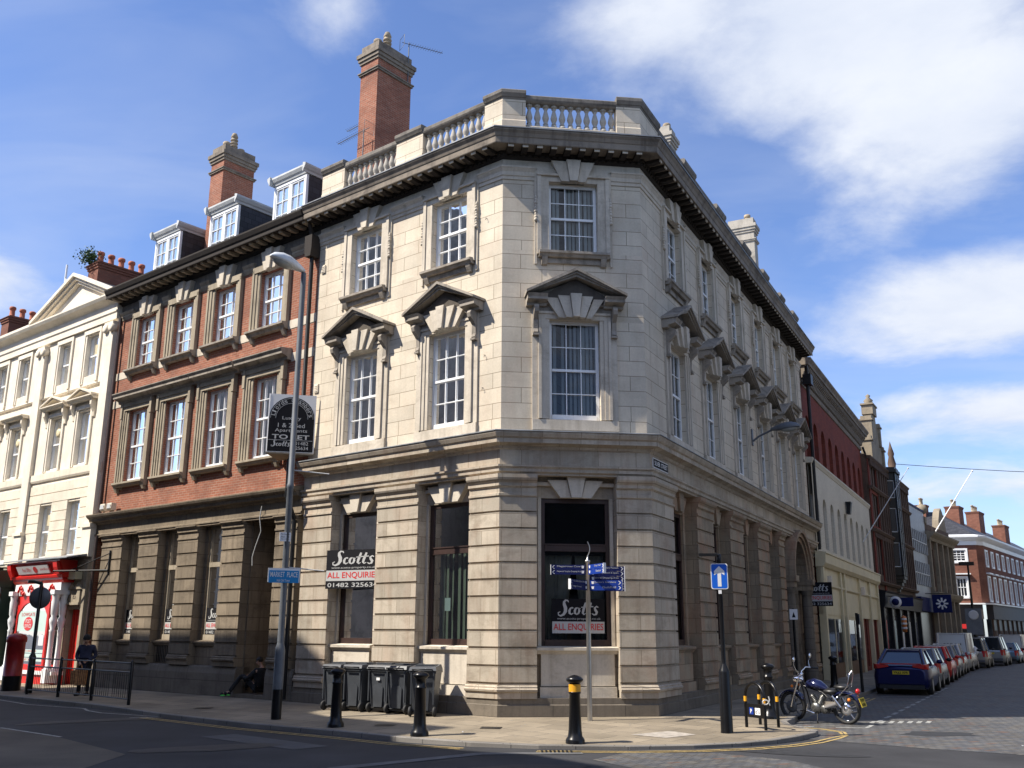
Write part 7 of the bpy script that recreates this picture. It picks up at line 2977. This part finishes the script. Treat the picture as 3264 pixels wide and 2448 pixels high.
M_MB = plain('motorbike_blue', (.012, .016, .06), .15, .3, .8, var=.05)
mc('front_mudguard', M_MB, lambda m: fender(m, WB, .33, .37, 25, 150, .075))
mc('white_number', M_SWHT, lambda m: fender(m, WB, .33, .378, 28, 62, .06))
mc('rear_mudguard', M_MB, lambda m: fender(m, -WB, .33, .39, 30, 165, .10))
mc('fork', M_CHROME, lambda m: [m.tube([(WB, s * .09, .33), (WB - .20, s * .09, .80), (WB - .27, s * .08, .98)], [.028, .024, .02], 8) for s in (-1, 1)])
mc('handlebar', M_CHROME, lambda m: [m.tube([(WB - .28, s * .05, .95), (WB - .26, s * .10, 1.10), (WB - .30, s * .24, 1.18), (WB - .42, s * .38, 1.15)], .014, 8) for s in (-1, 1)])
mc('grip', M_RUB, lambda m: [m.tube([(WB - .38, s * .33, 1.16), (WB - .50, s * .44, 1.13)], .022, 8) for s in (-1, 1)])
for s in (-1, 1):
    def mir(m):
        m.tube([(WB - .36, s * .31, 1.17), (WB - .33, s * .35, 1.30), (WB - .36, s * .38, 1.38)], .007, 5)
        m.ellip((WB - .37, s * .38, 1.42), .02, .055, .06, 8, 6)
    mc('mirror', M_CHROME, mir)
hl_ = mc('headlight', M_CHROME, lambda m: m.lathe((WB - .20, 0, .93), [(.0, -.14), (.06, -.12), (.09, -.05), (.10, .05), (.10, .08)], 16, axis='x'))
mc('lens', plain('headlight_lens', (.35, .5, .65), .05, var=.1), lambda m: m.lathe((WB - .20, 0, .93), [(.0, .10), (.06, .095), (.095, .08)], 16, axis='x'), hl_)
mc('instruments', M_CHROME, lambda m: m.ellip((WB - .30, 0, 1.05), .05, .06, .04, 10, 6))


def tank(m):
    vs, fs = [], []
    st = [(.26, .05, .80, .05), (.20, .12, .82, .11), (.05, .155, .83, .14), (-.10, .14, .80, .12), (-.22, .09, .75, .07), (-.27, .04, .73, .03)]
    k = 14
    for x, w, z, h in st:
        for i in range(k):
            a = 2 * math.pi * i / k
            vs.append((x, w * math.cos(a), z + h * math.sin(a) * (1 if math.sin(a) > 0 else .6)))
    for i in range(len(st) - 1):
        for j in range(k):
            fs.append((i * k + j, i * k + (j + 1) % k, (i + 1) * k + (j + 1) % k, (i + 1) * k + j))
    m.add(vs, fs, True)


mc('fuel_tank', M_MB, tank)
mc('seat', plain('black_leather', (.015, .015, .016), .4), lambda m: [m.ellip((-.33, 0, .70), .20, .15, .07), m.ellip((-.60, 0, .80), .19, .12, .06), m.ellip((-.80, 0, 1.0), .03, .10, .12)])
mc('backrest_rail', M_CHROME, lambda m: [m.tube([(-.62, s * .11, .68), (-.78, s * .11, .82), (-.86, s * .09, 1.08), (-.87, 0, 1.14)], .011, 6) for s in (-1, 1)] + [m.tube([(-.62, s * .12, .66), (-.45, s * .14, .55), (-.95, s * .12, .70)], .010, 6) for s in (-1, 1)])
mc('frame_tubes', M_BLACK, lambda m: [m.tube([(WB - .26, s * .03, .95), (.30, s * .08, .66), (.26, s * .11, .26), (-.30, s * .12, .25), (-.38, s * .12, .52), (-.15, s * .08, .68), (.3, s * .05, .80)], .018, 6) for s in (-1, 1)])


def engine(m):
    for a, x in ((28, .10), (-28, -.10)):
        rot = Matrix.Rotation(R(a), 3, 'Y')
        prof = []
        for i in range(7):
            prof += [(.085, .02 + i * .032), (.085, .032 + i * .032), (.065, .034 + i * .032), (.065, .05 + i * .032)]
        m.lathe((x * .3, 0, .38), [(.05, 0)] + prof + [(.07, .25), (.0, .26)], 12, rot=rot)
    m.lathe((.02, 0, .33), [(.0, -.16), (.11, -.16), (.13, -.12), (.13, .12), (.11, .16), (0, .16)], 18, axis='y')
    m.lathe((-.17, 0, .31), [(.0, -.14), (.08, -.14), (.1, -.1), (.1, .1), (.08, .14), (0, .14)], 16, axis='y')


mc('engine', plain('engine_alloy', (.20, .20, .19), .35, .8, var=.3, scale=20), engine)
mc('exhaust', M_CHROME, lambda m: [m.tube([(.2, -.14, .42), (.26, -.16, .28), (.0, -.17, .20), (-.35, -.17, .22), (-.85, -.18, .27)], [.025, .025, .028, .045, .045], 8), m.tube([(.2, .14, .42), (.24, .16, .28), (.05, .15, .22)], .022, 8)])
mc('shock_absorber', M_CHROME, lambda m: [m.tube([(-.42, s * .15, .62), (-.60, s * .15, .38)], .03, 8) for s in (-1, 1)] + [m.box(ID, -.5, -.2, .13, .17, .36, .50)])
mc('side_stand', M_BLACKM, lambda m: [m.tube([(.0, .12, .26), (-.08, .30, .04)], .014, 6), m.tube([(.30, .1, .28), (.34, .26, .28)], .014, 6), m.tube([(.30, -.1, .28), (.34, -.26, .28)], .014, 6)])
mc('tail_light', plain('tail_light_red', (.45, .01, .01), .2), lambda m: m.ellip((-.97, 0, .72), .05, .065, .06, 10, 8))
mc('indicator', plain('indicator_orange', (.75, .2, .02), .25, var=.05), lambda m: [m.ellip((-.84, s * .20, .56), .04, .035, .04, 8, 6) for s in (-1, 1)] + [m.ellip((WB - .12, s * .16, .80), .035, .03, .035, 8, 6) for s in (-1, 1)])


def nplate(m):
    m.prism([Vector((-1.09, -.115, .40)), Vector((-1.09, .115, .40)), Vector((-1.03, .115, .59)), Vector((-1.03, -.115, .59))],
            [Vector((-1.08, -.115, .395)), Vector((-1.08, .115, .395)), Vector((-1.02, .115, .585)), Vector((-1.02, -.115, .585))])


np_ = mc('number_plate', plain('plate_yellow', (.62, .46, .03), .35), nplate)
nn = Vector((-.95, 0, .30))
text('FX09', M_SBLK, np_, (-1.055, .085, .505), (0, -1, 0), (.30, 0, .95), .17, .065, nn, bold=.02, world=False, lift=.006)
text('NBB', M_SBLK, np_, (-1.083, .075, .415), (0, -1, 0), (.30, 0, .95), .15, .065, nn, bold=.02, world=False, lift=.006)

# ------------------------------------------------------------------ people


def skin_mesh(name, mat, parent, joints, edges, levels=1, root='pelvis'):
    me = bpy.data.meshes.new(name)
    keys = list(joints)
    me.from_pydata([joints[k][0] for k in keys], [(keys.index(a), keys.index(b)) for a, b in edges], [])
    ob = bpy.data.objects.new(name, me)
    COL.objects.link(ob)
    sk = ob.modifiers.new('s', 'SKIN')
    sk.use_smooth_shade = True
    for i, k in enumerate(keys):
        r = joints[k][1]
        me.skin_vertices[0].data[i].radius = (r, r) if not isinstance(r, tuple) else r
        me.skin_vertices[0].data[i].use_root = (k == root)
    sb = ob.modifiers.new('u', 'SUBSURF')
    sb.levels = sb.render_levels = levels
    bpy.context.view_layer.update()
    m2 = bpy.data.meshes.new_from_object(ob.evaluated_get(bpy.context.evaluated_depsgraph_get()))
    bpy.data.objects.remove(ob)
    m2.materials.clear()
    m2.materials.append(mat)
    m2.name = name
    for p in m2.polygons:
        p.use_smooth = True
    o = bpy.data.objects.new(name, m2)
    COL.objects.link(o)
    o.parent = parent
    return o


def person(root, J, hat=None, hair=True, coat_mat=M_CLOTH, leg_mat=M_DCLOTH, coat_len=None, shoe_mat=M_DCLOTH, grip=False):
    """J: joint positions. Builds body, hands with fingers, clothing"""
    g = {k: Vector(v) for k, v in J.items()}
    b = {}
    R_ = dict(pelvis=.105, waist=.095, chest=.115, neck=.048, head0=.052, head1=.088, head2=.080, sl=.055, sr=.055, el=.040, er=.040, wl=.026, wr=.026, hl=.085, hr=.085, kl=.055, kr=.055, al=.038, ar=.038, tl=.034, tr=.034)
    for k, r in R_.items():
        b[k] = (g[k], r)
    E_ = [('pelvis', 'waist'), ('waist', 'chest'), ('chest', 'neck'), ('neck', 'head0'), ('head0', 'head1'), ('head1', 'head2'), ('chest', 'sl'), ('chest', 'sr'), ('sl', 'el'), ('sr', 'er'), ('el', 'wl'), ('er', 'wr'), ('pelvis', 'hl'), ('pelvis', 'hr'), ('hl', 'kl'), ('hr', 'kr'), ('kl', 'al'), ('kr', 'ar'), ('al', 'tl'), ('ar', 'tr')]
    for s, w, e in (('l', 'wl', 'el'), ('r', 'wr', 'er')):
        d = (g[w] - g[e]).normalized()
        side = d.cross(Vector((0, 1, 0)))
        side = side.normalized() if side.length > .1 else Vector((1, 0, 0))
        curl = d.cross(side).normalized()
        pc = g[w] + d * .05
        b['palm' + s] = (pc, (.036, .020))
        E_.append((w, 'palm' + s))
        for i, (off, ln) in enumerate(((-.030, .065), (-.010, .075), (.010, .072), (.028, .058))):
            p1 = pc + d * .045 + side * off
            p2 = p1 + d * ln * .45 + curl * .008
            p3 = p2 + d * ln * .35 + curl * (.03 if grip else .018)
            n = 'f%s%d' % (s, i)
            b[n + 'a'], b[n + 'b'], b[n + 'c'] = (p1, .0095), (p2, .0085), (p3, .007)
            E_ += [('palm' + s, n + 'a'), (n + 'a', n + 'b'), (n + 'b', n + 'c')]
        t1 = pc + side * -.036 + d * .005
        t2 = t1 + side * -.018 + d * .03
        b['t1' + s], b['t2' + s] = (t1, .011), (t2, .0085)
        E_ += [('palm' + s, 't1' + s), ('t1' + s, 't2' + s)]
    skin_mesh('body', M_SKIN, root, b, E_)
    # face
    f = Vector(J['face']).normalized()
    hc = (g['head1'] + g['head2']) / 2
    upv = (g['head2'] - g['head0']).normalized()
    sd_ = f.cross(upv).normalized()
    m = MB()
    m.ellip(hc + f * .092 - upv * .02, .014, .014, .022, 8, 6)
    m.build('nose', M_SKIN, root, world=False)
    m = MB()
    for s in (-1, 1):
        m.ellip(hc + f * .080 + sd_ * .032 * s + upv * .010, .011, .011, .008, 8, 5)
    m.build('eyes', M_DCLOTH, root, world=False)
    m = MB()
    m.ellip(hc + f * .080 - upv * .058, .020, .010, .006, 8, 5)
    m.build('mouth', plain('lip', (.30, .10, .08), .5), root, world=False)
    m = MB()
    for s in (-1, 1):
        m.ellip(hc + sd_ * .088 * s - upv * .01, .012, .018, .028, 8, 6)
    m.build('ears', M_SKIN, root, world=False)
    m = MB()
    if hat:
        m.ellip(hc + upv * .045 - f * .012, .106, .108, .092, 14, 8)
        m.lathe(hc + upv * .015 - f * .012, [(.109, -.02), (.112, 0), (.109, .025)], 14, cap=False)
        m.build('hat', M_DCLOTH, root, world=False)
    else:
        m.ellip(hc + upv * .04 - f * .022, .098, .100, .085, 14, 8)
        m.build('hair', M_HAIR, root, world=False)
    up_j = {k: (g[k], r) for k, r in (('pelvis', .155), ('waist', .15), ('chest', .165), ('neckb', .07), ('sl', .085), ('sr', .085), ('el', .060), ('er', .060), ('wl', .045), ('wr', .045)) if k in g}
    g['neckb'] = g['chest'].lerp(g['neck'], .75)
    up_j['neckb'] = (g['neckb'], .065)
    up_e = [('pelvis', 'waist'), ('waist', 'chest'), ('chest', 'neckb'), ('chest', 'sl'), ('chest', 'sr'), ('sl', 'el'), ('sr', 'er'), ('el', 'wl'), ('er', 'wr')]
    if coat_len:
        up_j['hem'] = (Vector(coat_len), .205)
        up_e.append(('pelvis', 'hem'))
    skin_mesh('coat', coat_mat, root, up_j, up_e)
    tj = {k: (g[k], r) for k, r in (('pelvis', .13), ('hl', .105), ('hr', .105), ('kl', .072), ('kr', .072), ('al', .056), ('ar', .056))}
    skin_mesh('trousers', leg_mat, root, tj, [('pelvis', 'hl'), ('pelvis', 'hr'), ('hl', 'kl'), ('hr', 'kr'), ('kl', 'al'), ('kr', 'ar')])
    for a, t_ in (('al', 'tl'), ('ar', 'tr')):
        m = MB()
        A_, T_ = g[a], g[t_]
        d = (T_ - A_)
        for i, (q, rr) in enumerate(((0, .05), (.5, .052), (1.0, .045))):
            p = A_ + d * q - Vector((0, 0, .03 * (1 - q)))
            m.ellip(p, .06, .06, rr, 10, 6)
        m.build('shoe', shoe_mat, root, world=False)


p1 = thing('person', 'person in dark coat and hat standing behind the guard rail with a bag', 'person', (-12.36, 29.25, -.07), rz=R(8))
person(p1, dict(pelvis=(0, 0, .90), waist=(0, 0, 1.04), chest=(0, -.02, 1.30), neck=(0, -.05, 1.45), head0=(0, -.09, 1.50), head1=(0, -.12, 1.545), head2=(0, -.12, 1.62), face=(0, -1, -.35),
                sl=(.19, -.02, 1.36), sr=(-.19, -.02, 1.36), el=(.27, .02, 1.10), er=(-.27, .0, 1.10), wl=(.10, -.20, .98), wr=(-.10, -.24, .93),
                hl=(.10, 0, .86), hr=(-.10, 0, .86), kl=(.11, -.01, .47), kr=(-.10, -.04, .47), al=(.12, .02, .09), ar=(-.11, -.02, .09), tl=(.14, -.13, .04), tr=(-.13, -.17, .04)),
       hat=True, coat_len=(0, 0, .62), grip=True)
bag = thing('carrier_bag', 'tan patterned carrier bag held in front of the standing person', 'bag', (-12.40, 28.98, .25))
m_ = MB()
m_.prism([Vector((-.20, -.07, 0)), Vector((.20, -.07, 0)), Vector((.20, .07, 0)), Vector((-.20, .07, 0))], [Vector((-.235, -.04, .40)), Vector((.235, -.05, .42)), Vector((.235, .05, .42)), Vector((-.235, .04, .40))])
m_.build('bag_body', M_BAG, bag, world=False)
m_ = MB()
for y in (-.03, .03):
    m_.tube([(-.09, y, .40), (-.05, y * .5, .55), (.0, 0, .60), (.05, y * .5, .55), (.09, y, .40)], .009, 6)
m_.build('handle', M_BAG, bag, world=False)

sp0 = FL.P(9.0, -.30, 0)


def LPv(u, n, z):
    return FL.P(u + .38, n + .04, z + .04) - Vector((sp0.x, sp0.y, 0))


p2 = thing('person', 'person in black clothes and green soled shoes sitting in the dark doorway', 'person', (sp0.x, sp0.y, 0))
person(p2, dict(pelvis=LPv(8.48, -.38, .22), waist=LPv(8.42, -.38, .36), chest=LPv(8.36, -.37, .62), neck=LPv(8.38, -.36, .78), head0=LPv(8.42, -.34, .84), head1=LPv(8.46, -.33, .88), head2=LPv(8.46, -.33, .96), face=FL.d * 1. + FL.n * .5 + Vector((0, 0, -.25)),
                sl=LPv(8.37, -.18, .68), sr=LPv(8.37, -.56, .68), el=LPv(8.55, -.06, .48), er=LPv(8.6, -.62, .48), wl=LPv(8.80, -.12, .50), wr=LPv(8.84, -.40, .52),
                hl=LPv(8.52, -.28, .22), hr=LPv(8.52, -.48, .22), kl=LPv(8.92, -.12, .55), kr=LPv(8.90, -.50, .58), al=LPv(9.12, .12, .10), ar=LPv(9.22, -.46, .17), tl=LPv(9.22, .27, .05), tr=LPv(9.35, -.42, .13)),
       coat_mat=M_DCLOTH, leg_mat=M_DCLOTH)
m_ = MB()
c = LPv(9.2, .26, .02)
m_.ellip(c, .075, .075, .022, 10, 6)
m_.ellip(LPv(9.12, .14, .03), .055, .055, .025, 10, 6)
m_.build('green_sole', M_GRN, p2, world=False)

# ------------------------------------------------------------------ small fittings on the fronts
m_ = MB()
m_.tube([FL.P(8.75, .05, 5.2), FL.P(8.8, .06, 4.86), FL.P(8.78, .0, 4.5), FL.P(8.95, .02, 4.1), FL.P(9.1, .0, 3.8), FL.P(9.08, .0, 3.55)], .014, 6)
tag(m_.build('loose_cable', M_SIL, None), 'pale loose cable hanging in front of the dark brick doorway', 'cable')
for i, (u, z, lb_) in enumerate(((6.78, 11.9, 'small cream wall vent high on the stone front beside the downpipe'), (6.80, 8.35, 'small cream wall vent on the stone front above the TO LET board'))):
    v = thing('wall_vent', lb_, 'vent', FL.P(u, -.1, z))
    MB().box(FL, u - .08, u + .08, -.098, -.06, z - .12, z + .12).build('frame', M_CREAMD, v)
    m_ = MB()
    for k in range(4):
        m_.box(FL, u - .06, u + .06, -.06, -.045, z - .09 + k * .05, z - .07 + k * .05)
    m_.build('louvre', M_CREAM, v)
for u, lb_ in ((17.45, 'cream floodlight box on the brick building ledge nearest the cream front'), (17.0, 'second cream floodlight box on the brick building ledge')):
    v = thing('floodlight', lb_, 'floodlight', FL.P(u, .05, 5.66))
    m_ = MB()
    m_.nz(FL, [(.02, 5.68), (.18, 5.68), (.22, 5.74), (.20, 5.92), (.02, 5.92)], u - .14, u + .14)
    m_.build('housing', M_CREAMD, v)
    m_ = MB()
    m_.box(FL, u - .11, u + .11, .222, .228, 5.74, 5.88)
    m_.build('lens', M_SIL, v)
for u, z in ((.55, 11.75), (.55, 8.2), (.6, 7.4)):
    m_ = MB()
    m_.tube([FL.P(u, -.1, z), FL.P(u, -.05, z), FL.P(u - .02, -.04, z - .03), FL.P(u, -.05, z - .06)], .007, 5)
    tag(m_.build('wall_hook', M_BLACKM, None), 'small rusty iron hook fixed to the stone front near the chamfered corner', 'hook', 'iron hooks on the stone front')

# worn marks, patches and litter on the ground
M_STAIN = plain('tar_patch', (.024, .024, .025), .7, var=.3, scale=6)
M_GUM = plain('pale_gum_spot', (.30, .29, .27), .8)
rnd = random.Random(4)
for (x, y, a, b, t) in ((-5.0, 17.6, 1.3, .5, .5), (.3, 15.2, .9, .35, .1), (4.9, 17.2, 1.1, .3, -.4), (8.6, 20.6, .8, .5, .2), (-9.2, 22.6, 1.6, .4, .7), (2.6, 13.4, .7, .3, .3)):
    pts = []
    for i in range(14):
        an = 2 * math.pi * i / 14
        r_ = 1 + rnd.uniform(-.22, .22)
        u, v = a * math.cos(an) * r_, b * math.sin(an) * r_
        pts.append((x + u * math.cos(t) - v * math.sin(t), y + u * math.sin(t) + v * math.cos(t)))
    sheet(pts, ZR + .007, M_STAIN, 'tar_patch')
m_ = MB()
for i in range(150):
    x, y = rnd.uniform(-8, 5.5), rnd.uniform(18.6, 24)
    p = Vector((x, y, 0))
    d_ = ndist(p)
    if d_ < .15 or d_ > 3.3:
        continue
    r_ = rnd.uniform(.012, .03)
    zz = pz(x, y) + .004
    m_.add([(x + r_ * math.cos(k * math.pi / 3), y + r_ * math.sin(k * math.pi / 3), zz) for k in range(6)], [tuple(range(6))])
tag(m_.build('gum_spots', M_GUM, None, recalc=False), kind='stuff')
for (x, y, s_, lb_) in ((9.2, 18.4, .06, 'small scrap of white paper on the cobbles at right'), (-.9, 19.2, .05, 'small scrap of white paper on the sunny pavement near the kerb')):
    zz = (ZR if x > 6 else pz(x, y)) + .012
    m_ = MB()
    m_.quad((x, y, zz), (x + s_, y + .02, zz + .01), (x + s_ * .8, y + s_, zz), (x - .01, y + s_ * .7, zz + .015))
    tag(m_.build('paper_scrap', M_SWHT, None, recalc=False), lb_, 'litter')
